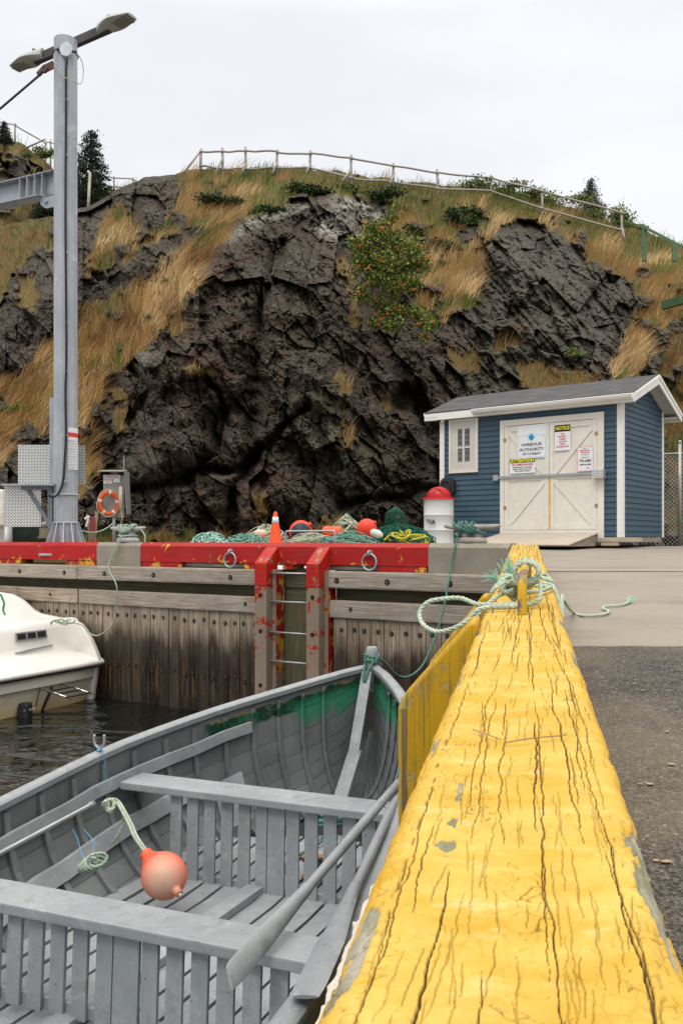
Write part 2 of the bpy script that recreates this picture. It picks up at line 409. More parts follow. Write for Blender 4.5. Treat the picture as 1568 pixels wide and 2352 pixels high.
G = [((FW @ Vector((x, -.02, 0))).xy, (tx, 16.1)) for x, tx in ((.12, 30), (.14, 13), (1, 8), (2, 5), (3, 2), (4, -1), (5, -3), (7, -6), (10, -10), (14, -14))]
G[0] = ((1.9, 8.31), (30, 8.31)); G[1] = ((1.75, 8.32), (30, 15.4)); G.insert(0, ((1.70, 8.15), (30, 8.15)))
sheet('quay_deck', MCONC, [(tuple(a), bb) for a, bb in G], .004, 'concrete quay deck behind the red kerb, running to the foot of the shed', 'pavement')
mb = MB(); xs_ = list(np.concatenate([np.linspace(0, 3, 90), np.linspace(3.2, 30, 20)])); rows_ = []
for y in [-30, -12, -4, -2, -1, 0, .5, 1, 1.5, 2, 2.6, 3.2, 3.6, 3.72]:
    x0 = ex(y)[0]; rows_.append([Vector((x0+x, ex(y)[1]+((mnoise.noise(Vector((x*7, 0, 0)))*.022+mnoise.noise(Vector((x*29, 3, 0)))*.010) if y == 3.72 else 0), gz(max(-2, ex(y)[1]))+.006)) for x in xs_])
mb.grid(rows_); tag(mb.build('asphalt_road', MASPH), 'coarse dark asphalt beside the yellow kerb', 'road', kind='structure')

# ---- the hill: one sculpted sheet, rock face and grassy slope, then rolling away behind its crest
CREST = [(-900, 760), (-400, 690), (-120, 560), (0, 520), (100, 502), (180, 478), (250, 448), (300, 424), (330, 408), (350, 403), (380, 402), (420, 393), (460, 386), (560, 388), (640, 384), (700, 386), (760, 392), (800, 400), (900, 412), (1000, 424), (1100, 428), (1200, 444), (1280, 466), (1360, 492), (1420, 515), (1500, 542), (1568, 562), (1750, 620), (2000, 700), (2600, 800)]
cx, cy = zip(*CREST)
YB = [(-900, 24), (-300, 20), (0, 17.8), (120, 17.2), (300, 16.6), (560, 16.3), (760, 16.8), (960, 17.8), (1100, 19.2), (1300, 19.6), (1568, 19.2), (2000, 19), (2600, 20)]
YC = [(-900, 40), (0, 30), (200, 29), (340, 27), (560, 29), (800, 29), (1100, 31), (1420, 31), (1568, 28), (2000, 27), (2600, 30)]
GRASS = {   # patches of the slope seen from the quay, traced in photo positions, and what grows there
 'straw1': [(-200, 1100), (-200, 900), (0, 890), (50, 860), (110, 790), (175, 722), (230, 700), (300, 662), (370, 622), (425, 580), (470, 520), (540, 500), (515, 560), (470, 610), (440, 680), (425, 700), (400, 690), (360, 770), (300, 830), (270, 860), (235, 880), (225, 980), (205, 1000), (200, 1150), (172, 1150), (170, 960), (120, 930), (100, 1000), (60, 960), (30, 1010), (0, 1080)],
 'slope1': [(215, 540), (270, 470), (320, 500), (310, 560), (380, 520), (420, 440), (400, 390), (560, 380), (900, 385), (900, 452), (860, 470), (770, 445), (690, 455), (640, 478), (560, 505), (500, 520), (450, 516), (400, 540), (330, 575), (300, 598), (215, 640), (185, 630), (215, 590)],
 'slope2': [(890, 380), (1100, 385), (1290, 420), (1430, 490), (1568, 540), (1900, 600), (1900, 800), (1568, 690), (1480, 690), (1440, 640), (1350, 600), (1290, 540), (1200, 500), (1130, 540), (1110, 600), (1100, 700), (1050, 740), (990, 740), (950, 690), (960, 640), (900, 560), (890, 470)],
 'tuft_r': [(1390, 870), (1420, 800), (1455, 730), (1500, 690), (1568, 700), (1700, 720), (1700, 800), (1560, 740), (1500, 760), (1475, 850), (1440, 880)],
 'left_up': [(-200, 620), (0, 510), (120, 500), (122, 560), (60, 600), (0, 690), (-200, 760)],
 'rightlow': [(1500, 900), (1540, 760), (1700, 760), (1800, 1240), (1520, 1240), (1530, 1100)],
 'foot': [(150, 1215), (260, 1215), (330, 1225), (450, 1222), (560, 1228), (600, 1260), (150, 1260)],
 'b1': [(768, 590), (800, 600), (830, 740), (810, 760), (780, 690)], 'b2': [(1130, 760), (1200, 740), (1210, 780), (1140, 810)],
 'b3': [(1020, 800), (1110, 810), (1100, 860), (1040, 850)], 'b4': [(205, 1050), (245, 1060), (240, 1100), (210, 1100)],
 'b5': [(1180, 830), (1300, 850), (1380, 860), (1390, 900), (1200, 900)], 'b6': [(420, 840), (500, 842), (495, 862), (430, 866)],
 'b7': [(740, 1185), (800, 1190), (800, 1225), (720, 1225)], 'b8': [(770, 970), (815, 975), (812, 1030), (785, 1030)], 'b9': [(575, 1130), (610, 1140), (612, 1200), (590, 1200)],
 'b10': [(380, 640), (440, 630), (430, 790), (400, 780)], 'b11': [(255, 900), (300, 900), (290, 1000), (262, 1000)], 'b12': [(498, 720), (530, 730), (520, 800), (505, 780)],
 'b13': [(770, 860), (800, 870), (800, 950), (780, 930)], 'b14': [(40, 640), (100, 640), (80, 720), (40, 700)], 'b15': [(860, 900), (900, 910), (890, 960)],
}
COLS = np.concatenate([np.linspace(-900, -40, 45)[:-1], np.linspace(-40, 1610, 660), np.linspace(1610, 2600, 50)[1:]])
NV = 400
vv = np.linspace(0, 1, NV); CX, VV = np.meshgrid(COLS, vv)
crest = np.interp(CX, cx, cy)+ (fbm(CX/34., 3.3+0*CX, o=4, s=5)-.5)*22*np.clip(1-np.abs(CX-340)/4000, .3, 1)
base_y = 1262.0
VY = base_y+(crest-base_y)*VV
yb, yc = np.interp(CX, *zip(*YB)), np.interp(CX, *zip(*YC))
h = (base_y-VY)                                # photo height over the foot
# steep face to v .62 then a shoulder
face = np.interp(VV, [0, .12, .45, .62, .78, .9, 1], [0, .03, .15, .27, .5, .75, 1])
shoulder = np.interp(CX, [-900, 0, 250, 430, 700, 960, 1150, 1500, 2600], [.75, .75, .6, .12, 0, .2, .35, .3, .4])
face = face*(1-shoulder)+VV*shoulder
DY = yb+(yc-yb)*face
PX, PY = CX+fbm(CX/90., VY/90., o=3, s=3)*60-30, VY+fbm(CX/90., VY/90., o=3, s=9)*60-30
def gauss(poly, w, amp):
    global DY
    DY = DY+amp*(.72 if amp > 0 else 1)*np.exp(-(distline(PX, PY, poly)/w)**2)
# clefts and overhangs (deeper), ribs and bulges (nearer)
gauss([(640, 560), (600, 700), (585, 830), (600, 900), (575, 1000), (580, 1060), (555, 1120), (540, 1240)], 16, 1.3)
gauss([(590, 880), (560, 940), (520, 960), (505, 1010)], 26, 1.1)
gauss([(470, 870), (510, 905), (520, 960)], 7, .9)
gauss([(900, 920), (960, 900), (985, 1000), (1000, 1150), (990, 1230)], 26, 1.5); gauss([(700, 940), (640, 1000), (590, 1030)], 9, .9)
gauss([(300, 1120), (420, 1120), (500, 1090), (560, 1075), (600, 1030)], 12, 1.4)
gauss([(780, 1165), (880, 1140), (1000, 1110)], 12, 1.3); gauss([(500, 800), (520, 830), (560, 850)], 10, .4)
gauss([(300, 860), (330, 900), (300, 960)], 9, .6); gauss([(820, 560), (845, 600), (800, 660)], 12, .7)
gauss([(740, 540), (760, 590), (820, 520)], 8, .5)
gauss([(1000, 860), (1060, 930), (1000, 1000)], 9, .7); gauss([(1500, 800), (1545, 880), (1600, 1000)], 20, .6)
gauss([(440, 690), (500, 590), (600, 510), (700, 465), (820, 462)], 34, -.9)
gauss([(300, 850), (400, 880), (420, 1000), (360, 1070)], 60, -.8); gauss([(560, 640), (500, 760), (450, 830)], 55, -.9)
gauss([(700, 620), (700, 800), (720, 900)], 70, -.7); gauss([(780, 500), (840, 545)], 24, -.6); gauss([(800, 1050), (850, 1090)], 60, -.7)
gauss([(1120, 560), (1250, 700), (1350, 840)], 60, -.9); gauss([(650, 1130), (700, 1200)], 55, -.9)
gauss([(250, 700), (120, 850), (20, 960)], 55, .9)
gauss([(10, 800), (110, 660), (240, 560)], 40, -.6)
gm = np.zeros(CX.shape)
jx, jy = CX+(fbm(CX/14., VY/14., o=3, s=41)-.5)*34, VY+(fbm(CX/14., VY/14., o=3, s=51)-.5)*34
for k, poly in GRASS.items(): gm = np.maximum(gm, inpoly(jx, jy, poly).astype(float))
DOMEP = [(430, 760), (425, 700), (445, 650), (480, 590), (530, 540), (600, 500), (660, 474), (720, 458), (780, 450), (850, 468), (870, 520), (830, 560), (760, 610), (700, 800), (560, 800), (440, 800)]
gm = gm*(1-.999*inpoly(jx, jy, DOMEP))
# small knobs sticking through the grass
out_ = (fbm(CX/46., VY/30., o=3, s=77) > .66) & (VY > crest+34)
gmask = np.where(out_, gm*.0, gm)
gsoft = gmask.copy()
for _ in range(3): gsoft[1:-1, 1:-1] = (gsoft[1:-1, 1:-1]*2+gsoft[:-2, 1:-1]+gsoft[2:, 1:-1]+gsoft[1:-1, :-2]+gsoft[1:-1, 2:])/6
rk = 1-gsoft*.9
def rot(x, y, a): c, s = math.cos(a), math.sin(a); return x*c+y*s, -x*s+y*c
# strata dip: to the right-hand side it falls right, to the left it rises steeply
u1, u2 = rot(CX, VY, R(48)); s1, e1 = facets(u1/70., u2/34., 5, .9); q1, q2 = rot(CX, VY, R(72)); s2, e2 = facets(q1/40., q2/20., 15, .9)
u1, u2 = rot(CX+fbm(CX/30., VY/30., o=2, s=4)*20, VY+fbm(CX/30., VY/30., o=2, s=6)*20, R(40)); s3, e3 = facets(u1/21., u2/9., 25, 1.)
s4, e4 = facets(u1/9., u2/5., 35, 1.); s5, e5 = facets(q1/150., q2/90., 45, .8)
right = np.clip((CX-980)/150, 0, 1)*np.clip((VY-500)/60, 0, 1)
disp = .50*s5+.26*s1+.13*s2*(1-.5*right)+.055*s3*(.4+.9*right+.6*(CX > 560)*(VY < 700))+.022*s4
disp += .06*np.exp(-(e1/.05)**2)+.05*np.exp(-(e2/.06)**2)+.03*np.exp(-(e3/.1)**2)
l1, l2 = rot(CX, VY, R(52)); lay = np.abs(((l2/26.+fbm(l1/120., l2/40., o=3, s=61)*2.2) % 1)-.5)*2
disp += right*(.22*(lay**2)-.08)
disp += (fbm(CX/60., VY/60., o=5, s=71)-.5)*1.2+(fbm(CX/9., VY/9., o=4, s=81)-.5)*.24
edgef = np.clip((crest-VY+26)/26*-1+1, 0, 1)      # calm the very crest
DYr = DY+disp*rk*(1-.75*(VV > .985))+gsoft*(.10*(fbm(CX/20., VY/20., o=3, s=91)-.5)-.05)
HXw, HYw, HZw = (CX-HX)/F*DYr, DYr, CZ-(VY-HY)/F*DYr
# behind the crest the hill rolls on, then drops
bk = []
for (d, dz) in ((.6, .1), (2, .15), (5, -.1), (10, -1), (20, -5), (40, -14)):
    bk.append((HXw[-1]*(1+d/DYr[-1]), DYr[-1]+d, HZw[-1]+dz))
GX = np.vstack([HXw]+[q[0] for q in bk]); GY = np.vstack([HYw]+[q[1] for q in bk]); GZ = np.vstack([HZw]+[q[2] for q in bk])
nr, nc = GX.shape
vs = np.stack([GX.ravel(), GY.ravel(), GZ.ravel()], 1)
ii = (np.arange(nr-1)[:, None]*nc+np.arange(nc-1)[None, :]).ravel()
fs = np.stack([ii, ii+1, ii+1+nc, ii+nc], 1)
me = bpy.data.meshes.new('hill'); me.vertices.add(len(vs)); me.vertices.foreach_set('co', vs.ravel()); me.loops.add(fs.size); me.loops.foreach_set('vertex_index', fs.ravel().astype(np.int32))
me.polygons.add(len(fs)); me.polygons.foreach_set('loop_start', np.arange(0, fs.size, 4, dtype=np.int32)); me.polygons.foreach_set('loop_total', np.full(len(fs), 4, dtype=np.int32)); me.update(calc_edges=True)
hill = bpy.data.objects.new('hill', me); COL.objects.link(hill); tag(hill, 'steep broken rock face under a slope of dry grass, behind the quay', 'hill', kind='structure')
pad = lambda A, v=1.0: np.vstack([A]+[np.full(nc, v)]*6)
setattrf(hill, 'grass', pad(gsoft).ravel())
pale = np.exp(-(distline(PX, PY, [(790, 470), (880, 480), (840, 540)])/34)**2)*.9+np.exp(-(distline(PX, PY, [(750, 520), (820, 545)])/22)**2)*.9+np.exp(-(distline(PX, PY, [(300, 845), (350, 840)])/25)**2)*.4
pale = pale+np.exp(-(distline(PX, PY, [(520, 560), (600, 510), (700, 465)])/10)**2)*.6
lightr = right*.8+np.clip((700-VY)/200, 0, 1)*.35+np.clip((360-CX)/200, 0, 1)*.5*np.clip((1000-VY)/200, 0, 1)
gt_ = np.exp(-(distline(PX, PY, [(740, 950), (800, 1050), (760, 1150)])/70)**2)+.8*np.exp(-(distline(PX, PY, [(1120, 860), (1300, 780), (1250, 700)])/50)**2); rt_ = np.exp(-(distline(PX, PY, [(600, 1100), (590, 1210)])/40)**2)+.7*np.exp(-(distline(PX, PY, [(520, 640), (470, 720), (400, 900), (560, 860)])/30)**2)+.5*np.exp(-(distline(PX, PY, [(760, 900), (900, 800)])/35)**2)
setattrf(hill, 'verd', pad(gt_, 0).ravel()); setattrf(hill, 'rust', pad(rt_, 0).ravel())
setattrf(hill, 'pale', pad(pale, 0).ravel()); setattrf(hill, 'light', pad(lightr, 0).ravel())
b = NB('rock_and_soil'); v = b.co()
rk1 = b.noise(v, .55, 6, .7); rk2 = b.noise(b.co('Object', (1, 1, 1.0), (0, R(40), 0)), 2.3, 8, .75, .4); rk3 = b.noise(v, 9, 6, .75); fine = b.noise(v, 34, 5, .7)
c = b.mix(b.ramp(rk2, [(.3, 0.), (.68, 1.)]), (.036, .028, .021), (.115, .090, .066))
cv = b.n('ShaderNodeVectorMath', operation='ADD'); b.L(b.co('Object', (1, 1, .75), (0, R(-40), 0)), cv.inputs[0]); nv_ = b.n('ShaderNodeTexNoise'); nv_.inputs['Scale'].default_value = 3; b.L(v, nv_.inputs['Vector']); b.L(nv_.outputs['Color'], cv.inputs[1])
cell = b.vor(cv.outputs[0], 4.5, out='Color'); cell2 = b.vor(cv.outputs[0], 13, out='Color'); sc_ = b.n('ShaderNodeSeparateColor'); b.L(cell, sc_.inputs[0]); sc2 = b.n('ShaderNodeSeparateColor'); b.L(cell2, sc2.inputs[0])
c = b.mix(b.math('MULTIPLY', sc_.outputs[0], .75), c, b.mix(sc_.outputs[1], (.034, .027, .020), (.135, .108, .078))); c = b.mix(b.math('MULTIPLY', sc2.outputs[0], .6), c, b.mix(sc2.outputs[1], (.028, .022, .017), (.155, .128, .096)))
c = b.mix(b.ramp(sc2.outputs[2], [(.92, 0.), (.95, .6)]), c, (.27, .255, .225)); c = b.mix(b.ramp(sc_.outputs[2], [(.86, 0.), (.9, .6)]), c, (.13, .065, .04))
c = b.mix(b.ramp(rk1, [(.46, 0.), (.62, .7)]), c, (.085, .050, .034))
c = b.mix(b.ramp(b.noise(v, .8, 5, .7), [(.52, 0.), (.66, .55)]), c, (.085, .088, .066))
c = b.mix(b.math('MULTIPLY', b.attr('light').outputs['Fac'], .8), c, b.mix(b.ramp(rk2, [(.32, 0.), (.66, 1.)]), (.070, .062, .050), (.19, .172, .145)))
c = b.mix(b.ramp(b.noise(v, 3.1, 7, .8, .5), [(.60, 0.), (.69, .8)]), c, (.17, .16, .14))
c = b.mix(b.ramp(rk3, [(.62, 0.), (.76, .5)]), c, (.24, .23, .20)); c = b.mix(b.ramp(rk3, [(.30, .8), (.42, 0.)]), c, (.016, .013, .011))
c = b.mix(b.math('MULTIPLY', b.attr('verd').outputs['Fac'], b.ramp(b.noise(v, 1.7, 6, .7), [(.40, .1), (.60, .75)])), c, b.mix(b.ramp(rk2, [(.35, 0.), (.65, 1.)]), (.045, .05, .034), (.17, .18, .125)))
c = b.mix(b.math('MULTIPLY', b.attr('rust').outputs['Fac'], b.ramp(b.noise(v, 2.2, 6, .7), [(.42, .1), (.58, .7)])), c, b.mix(b.ramp(rk2, [(.35, 0.), (.65, 1.)]), (.045, .02, .016), (.15, .075, .055)))
pa = b.math('MULTIPLY', b.attr('pale').outputs['Fac'], b.ramp(b.noise(v, 4, 6, .7), [(.42, 0.), (.52, 1.)]))
c = b.mix(pa, c, b.mix(b.noise(v, 2, 3), (.42, .37, .28), (.55, .54, .50)))
c = b.mix(b.ramp(b.noise(v, 1.9, 5, .7), [(.62, 0.), (.72, .55)]), c, (.17, .095, .04))
c = b.mix(1.0, c, (.62, .64, .63), 'MULTIPLY'); c = b.mix(b.ramp(b.noise(v, 26, 4, .8), [(.60, 0.), (.70, .5)]), c, (.20, .195, .18))
gs = b.mix(b.noise(v, 1.5, 5, .6), (.15, .09, .035), (.09, .085, .025))
c = b.mix(b.attr('grass').outputs['Fac'], c, gs)
cr_ = b.ramp(b.vor(b.co('Object', (1, 1, .55), (0, R(-38), 0)), 3.2, 'DISTANCE_TO_EDGE'), [(0., 0.), (.10, 1.)]); cr2 = b.ramp(b.vor(b.co('Object', (1, 1, .5), (0, R(-52), 0)), 9, 'DISTANCE_TO_EDGE'), [(0., 0.), (.12, 1.)])
bb_ = b.bump(sc2.outputs[1], .4, .035); bb_ = b.bump(rk3, .6, .05, bb_); bb_ = b.bump(fine, .5, .025, bb_)
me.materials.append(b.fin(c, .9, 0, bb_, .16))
for p in (me,): p.polygons.foreach_set('use_smooth', [False]*len(p.polygons))
def hillpt(vx, vy):          # point of the hill seen at a photo position
    j = int(np.argmin(np.abs(COLS-vx))); col = VY[:, j]; i = int(np.argmin(np.abs(col-vy)))
    return Vector((HXw[i, j], HYw[i, j], HZw[i, j]))
# ---- far left hill, further off
LC = [(-600, 300), (-200, 230), (0, 318), (50, 330), (90, 356), (125, 392), (200, 440), (260, 432), (320, 437), (420, 470), (560, 520)]
cols = np.linspace(-600, 560, 200); rws = np.linspace(0, 1, 90); A, B = np.meshgrid(cols, rws)
cr2_ = np.interp(A, *zip(*LC))+(fbm(A/25., 0*A, o=4, s=15)-.5)*14; yy = 700+(cr2_-700)*B
dd = np.interp(A, [-600, 0, 200, 330, 560], [30, 36, 44, 46, 50])+B*7
f1, _ = facets(A/60., yy/40., 65, .9); f2, _ = facets(A/22., yy/14., 66, .9)
gl = ((fbm(A/50., yy/30., o=4, s=31) > .47) | (B > .93)).astype(float)
gl[:, :] = np.where((A < 95) & (yy < 430) & (B < .93), gl*(fbm(A/20., yy/20., o=3, s=35) > .55), np.maximum(gl, (A > 90)))
dd = dd+(1-gl)*(.9*f1+.4*f2)+(fbm(A/40., yy/40., o=4, s=32)-.5)*2
G = [[Vector(((A[i, j]-HX)/F*dd[i, j], dd[i, j], CZ-(yy[i, j]-HY)/F*dd[i, j])) for j in range(200)] for i in range(90)]
FARG = [r_[:] for r_ in G]; FARY = yy.copy(); FARC = cols.copy(); CREX, CREY = zip(*CREST)
G.append([p+Vector((0, 12, -.4)) for p in G[-1]]); G.append([p+Vector((0, 30, -12)) for p in G[-1]])
mb = MB(); mb.grid(G); fh = mb.build('far_hill', me.materials[0], origin=(0, 0, 0))
tag(fh, 'farther hill of rock and brown grass rising behind the steel mast', 'hill', kind='structure')
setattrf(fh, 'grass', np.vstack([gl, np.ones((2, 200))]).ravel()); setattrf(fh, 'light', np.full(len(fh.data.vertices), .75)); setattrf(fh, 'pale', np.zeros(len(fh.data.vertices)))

# ---- grass blades
def grassmat(name, c1, c2, c3):
    b = NB(name); v = b.co(); g = b.attr('tone').outputs['Fac']; c = b.mix(b.ramp(g, [(.0, 0.), (.6, 1.)]), c1, c2); c = b.mix(b.ramp(g, [(.6, 0.), (1., 1.)]), c, c3)
    c = b.mix(b.ramp(b.noise(v, .7, 3), [(.4, 0.), (.65, .4)]), c, tuple(x*.6 for x in c1))
    b.b.inputs['Transmission Weight'].default_value = 0
    return b.fin(c, .8, spec=.2)
MSTRAW = grassmat('dry_straw', (.30, .165, .055), (.56, .35, .14), (.72, .52, .27)); MOLIVE = grassmat('olive_grass', (.060, .095, .016), (.125, .165, .032), (.26, .26, .08))
MRUST = grassmat('rust_grass', (.13, .062, .026), (.26, .125, .05), (.38, .23, .10)); MGREEN = grassmat('green_grass', (.045, .075, .015), (.085, .125, .025), (.15, .19, .05))
def blades(name, mat, P, hts, wid, lean, label, spread=.35, seg=3):
    """P (n,3) roots; every blade a tapering bent ribbon"""
    n = len(P); rg = RNG; ang = rg.uniform(0, 2*math.pi, n); cl_ = fbm(P[:, 0]*1.6, P[:, 2]*1.6, o=3, s=18); H = hts*rg.uniform(.55, 1.15, n)*(.45+1.15*cl_); lx0 = 1+(fbm(P[:, 0]*.9, P[:, 2]*.9, o=2, s=28)-.5)*2.0
    lx = lean[0]*lx0*H*rg.uniform(.4, 1.3, n)+rg.normal(0, spread, n)*H*.5; ly = lean[1]*H*rg.uniform(.4, 1.3, n)+rg.normal(0, spread, n)*H*.5
    wx, wy = np.cos(ang)*wid/2, np.sin(ang)*wid/2*.4
    vs = np.zeros((n, 2*seg+1, 3))
    for k in range(seg):
        t = k/seg; w = (1-t*.75)
        c = P+np.stack([lx*t**1.7, ly*t**1.7, H*(t-.18*t*t)], 1)
        vs[:, 2*k] = c-np.stack([wx*w, wy*w, 0*wx], 1); vs[:, 2*k+1] = c+np.stack([wx*w, wy*w, 0*wx], 1)
    vs[:, -1] = P+np.stack([lx, ly, H*.8], 1)
    base = np.arange(n)*(2*seg+1); fl = []; tot = []
    quads = np.concatenate([np.stack([base+2*k, base+2*k+1, base+2*k+3, base+2*k+2], 1) for k in range(seg-1)]); tris = np.stack([base+2*seg-2, base+2*seg-1, base+2*seg], 1)
    me = bpy.data.meshes.new(name); me.vertices.add(n*(2*seg+1)); me.vertices.foreach_set('co', vs.ravel())
    li = np.concatenate([quads.ravel(), tris.ravel()]).astype(np.int32); me.loops.add(len(li)); me.loops.foreach_set('vertex_index', li)
    nq, nt_ = len(quads), len(tris); me.polygons.add(nq+nt_)
    me.polygons.foreach_set('loop_start', np.concatenate([np.arange(nq)*4, nq*4+np.arange(nt_)*3]).astype(np.int32)); me.polygons.foreach_set('loop_total', np.concatenate([np.full(nq, 4), np.full(nt_, 3)]).astype(np.int32)); me.update(calc_edges=True)
    o = bpy.data.objects.new(name, me); COL.objects.link(o); me.materials.append(mat)
    tone = np.repeat(np.clip(rg.normal(.5, .16, n)+(fbm(P[:, 0]*1.1, P[:, 2]*1.1, o=3, s=8)-.5)*2.2, 0, 1), 2*seg+1); setattrf(o, 'tone', tone)
    return tag(o, label, 'grass', kind='stuff')
def hillsample(n, polys, seed=0, keep=None):
    """random roots on the hill within traced patches, even over the slope"""
    rg = np.random.default_rng(seed); out = []
    for poly in polys:
        xs, ys = zip(*poly); area = (max(xs)-min(xs))*(max(ys)-min(ys)); m = int(n*area/1000)
        x = rg.uniform(min(xs)-14, max(xs)+14, m); y = rg.uniform(min(ys)-14, max(ys)+14, m)
        jx = x+(fbm(x/14., y/14., o=3, s=41)-.5)*34; jy = y+(fbm(x/14., y/14., o=3, s=51)-.5)*34
        ok = inpoly(jx, jy, poly) & ~inpoly(jx, jy, DOMEP)
        x, y = x[ok], y[ok]; cj = np.clip(np.searchsorted(COLS, x), 0, len(COLS)-1); cr_ = crest[0, cj]; v_ = (y-base_y)/(cr_-base_y); ok = (v_ >= 0) & (v_ <= 1)
        x, y, cj, v_ = x[ok], y[ok], cj[ok], v_[ok]; ci = np.clip((v_*(NV-1)).astype(int), 0, NV-1); ok = gsoft[ci, cj] > .3
        x, y, cj, ci = x[ok], y[ok], cj[ok], ci[ok]
        out.append(np.stack([HXw[ci, cj], HYw[ci, cj], HZw[ci, cj]-.02, x, y], 1))
    return np.concatenate(out)
GP = GRASS
S = hillsample(130, [GP['straw1'], GP['tuft_r']], 1); k = fbm(S[:, 3]/34., S[:, 4]/22., o=4, s=111); blades('brown_grass', MRUST, S[k > .60][:, :3], .5, .016, (.5, -.1), 'rusty weeds mixed into the straw grass of the gully', .6); blades('green_grass', MOLIVE, S[k < .42][:, :3], .34, .018, (.3, -.1), 'olive undergrowth mixed into the straw grass of the gully', .6); S = S[(k > .33) & (k < .67)]; blades('dry_grass', MSTRAW, S[:, :3], .62, .017, (.75, -.15), 'long straw coloured grass blown to the right down the gully', .45)
S = hillsample(90, [GP['slope1']], 2)
k = fbm(S[:, 3]/50., S[:, 4]/26., o=3, s=101)
gr = np.clip((S[:, 3]-440)/160, -.03, .15)+(S[:, 4] < 430)*.06
blades('dry_grass', MSTRAW, S[k < .52-gr][:, :3], .55, .017, (.55, -.1), 'tufts of straw coloured grass across the upper left slope')
blades('brown_grass', MRUST, S[(k >= .52-gr) & (k < .565-gr)][:, :3], .45, .017, (.4, -.1), 'rust brown grass patches on the upper left slope')
blades('green_grass', MOLIVE, S[k >= .565-gr][:, :3], .34, .022, (.3, -.1), 'olive green grass on the crown of the hill')
S = hillsample(80, [GP['slope2']], 3); k = fbm(S[:, 3]/50., S[:, 4]/26., o=3, s=102); cj = np.clip(np.searchsorted(COLS, S[:, 3]), 0, len(COLS)-1); dc = S[:, 4]-crest[0, cj]
gr = np.clip(1.25-dc/65, 0, 1)*.25
blades('dry_grass', MSTRAW, S[k < .52-gr][:, :3], .6, .017, (.6, -.1), 'wind combed straw grass over the right hand rocks')
blades('brown_grass', MRUST, S[(k >= .52-gr) & (k < .565-gr)][:, :3], .42, .017, (.4, -.1), 'rust brown grass between the right hand rocks')
blades('green_grass', MOLIVE, S[k >= .565-gr][:, :3], .36, .024, (.3, -.1), 'olive green grass below the rail fence')
S = hillsample(60, [GP[q] for q in GP if q[0] == 'b'], 4); blades('brown_grass', MRUST, S[::2, :3], .32, .014, (.3, -.5), 'small brown tufts rooted in cracks of the rock face'); blades('dry_grass', MSTRAW, S[1::2, :3], .36, .014, (.3, -.4), 'small straw tufts rooted in cracks of the rock face')
S = hillsample(70, [GP['left_up'], GP['rightlow'], GP['foot']], 5); k = fbm(S[:, 3]/30., S[:, 4]/20., o=3, s=103)
blades('brown_grass', MRUST, S[k < .5][:, :3], .32, .017, (.2, -.2), 'brown grass along the foot of the hill'); blades('green_grass', MGREEN, S[k >= .5][:, :3], .26, .02, (.1, -.2), 'green weeds along the foot of the hill')
# far hill grass
m = 9000; ai = RNG.integers(0, 90, m); aj = RNG.integers(0, 200, m); ok = (gl[ai, aj] > 0) & (A[ai, aj] > -40) & (A[ai, aj] < 380); ai, aj = ai[ok], aj[ok]
P = np.array([G[i][j] for i, j in zip(ai, aj)]); P[:, 0] += RNG.normal(0, .12, len(P)); half = RNG.random(len(P)) < .55
blades('green_grass', MOLIVE, P[half], .75, .04, (.3, 0), 'olive grass on the farther hill'); blades('brown_grass', MRUST, P[~half], .8, .035, (.4, 0), 'brown grass on the farther hill')
# ================================================================== TIMBER WHARF AND KERBS
b = NB('wharf_timber'); v = b.co('UV', (1.3, 26, 1)); v3 = b.co('UV', (2.2, 80, 1)); ob = b.co()
n1 = b.noise(v, 2, 6, .6, .3); n3 = b.noise(v3, 2, 3, .6); n2 = b.noise(ob, 1.6, 5, .65)
c = b.mix(b.ramp(n1, [(.3, 0.), (.7, 1.)]), (.17, .125, .085), (.50, .42, .33)); c = b.mix(b.ramp(n2, [(.5, 0.), (.68, .6)]), c, (.20, .125, .07))
c = b.mix(b.ramp(b.noise(ob, 2.5, 6, .7), [(.56, 0.), (.66, .5)]), c, (.11, .12, .07))
geo = b.n('ShaderNodeNewGeometry'); sp_ = b.n('ShaderNodeSeparateXYZ'); b.L(geo.outputs['Position'], sp_.inputs[0])
zz = b.math('ADD', sp_.outputs['Z'], b.math('MULTIPLY', b.math('SUBTRACT', b.noise(b.co('Object', (9, 9, .8)), 1, 4, .7), .5), .7))
wet = b.ramp(zz, [(.50, 1.), (.76, .9), (1.0, 0.)]); stain = b.math('MULTIPLY', wet, b.ramp(b.noise(b.co('Object', (22, 22, 3)), 1, 6, .75), [(.30, .80), (.48, 1.)]))
c = b.mix(stain, c, (.016, .012, .009))
low = b.math('MULTIPLY', b.ramp(sp_.outputs['Z'], [(.08, 0.), (.2, 1.), (.45, 1.), (.62, 0.)]), b.ramp(b.noise(b.co('Object', (16, 16, .8)), 1, 4, .7), [(.52, 0.), (.60, .75)]))
c = b.mix(low, c, (.13, .070, .028))
pv = b.noise(b.co('UV', (.0, 3.1, 1)), 1, 0); c = b.mix(b.ramp(pv, [(.35, .45), (.65, 0.)]), c, (.10, .08, .06)); c = b.mix(b.ramp(n3, [(.28, .8), (.40, 0.)]), c, (.05, .038, .028))
MWH = b.fin(c, .85, 0, b.bump(b.math('ADD', n1, b.math('MULTIPLY', n3, .8)), .6, .008), .10)
MWALE = wood('bleached_timber', (.19, .16, .13), (.46, .41, .35), (.28, .225, .17), tint=(.15, .11, .075), tintamt=.5)
MDARKW = wood('green_stained_timber', (.065, .06, .035), (.16, .15, .095), (.12, .075, .04), tint=(.06, .085, .05), tintamt=.8)
MBOLT = plain('galvanised_bolt', (.10, .10, .10), .5, .6, .3, 30); MHOLE = plain('dark_recess', (.015, .012, .01), .9)
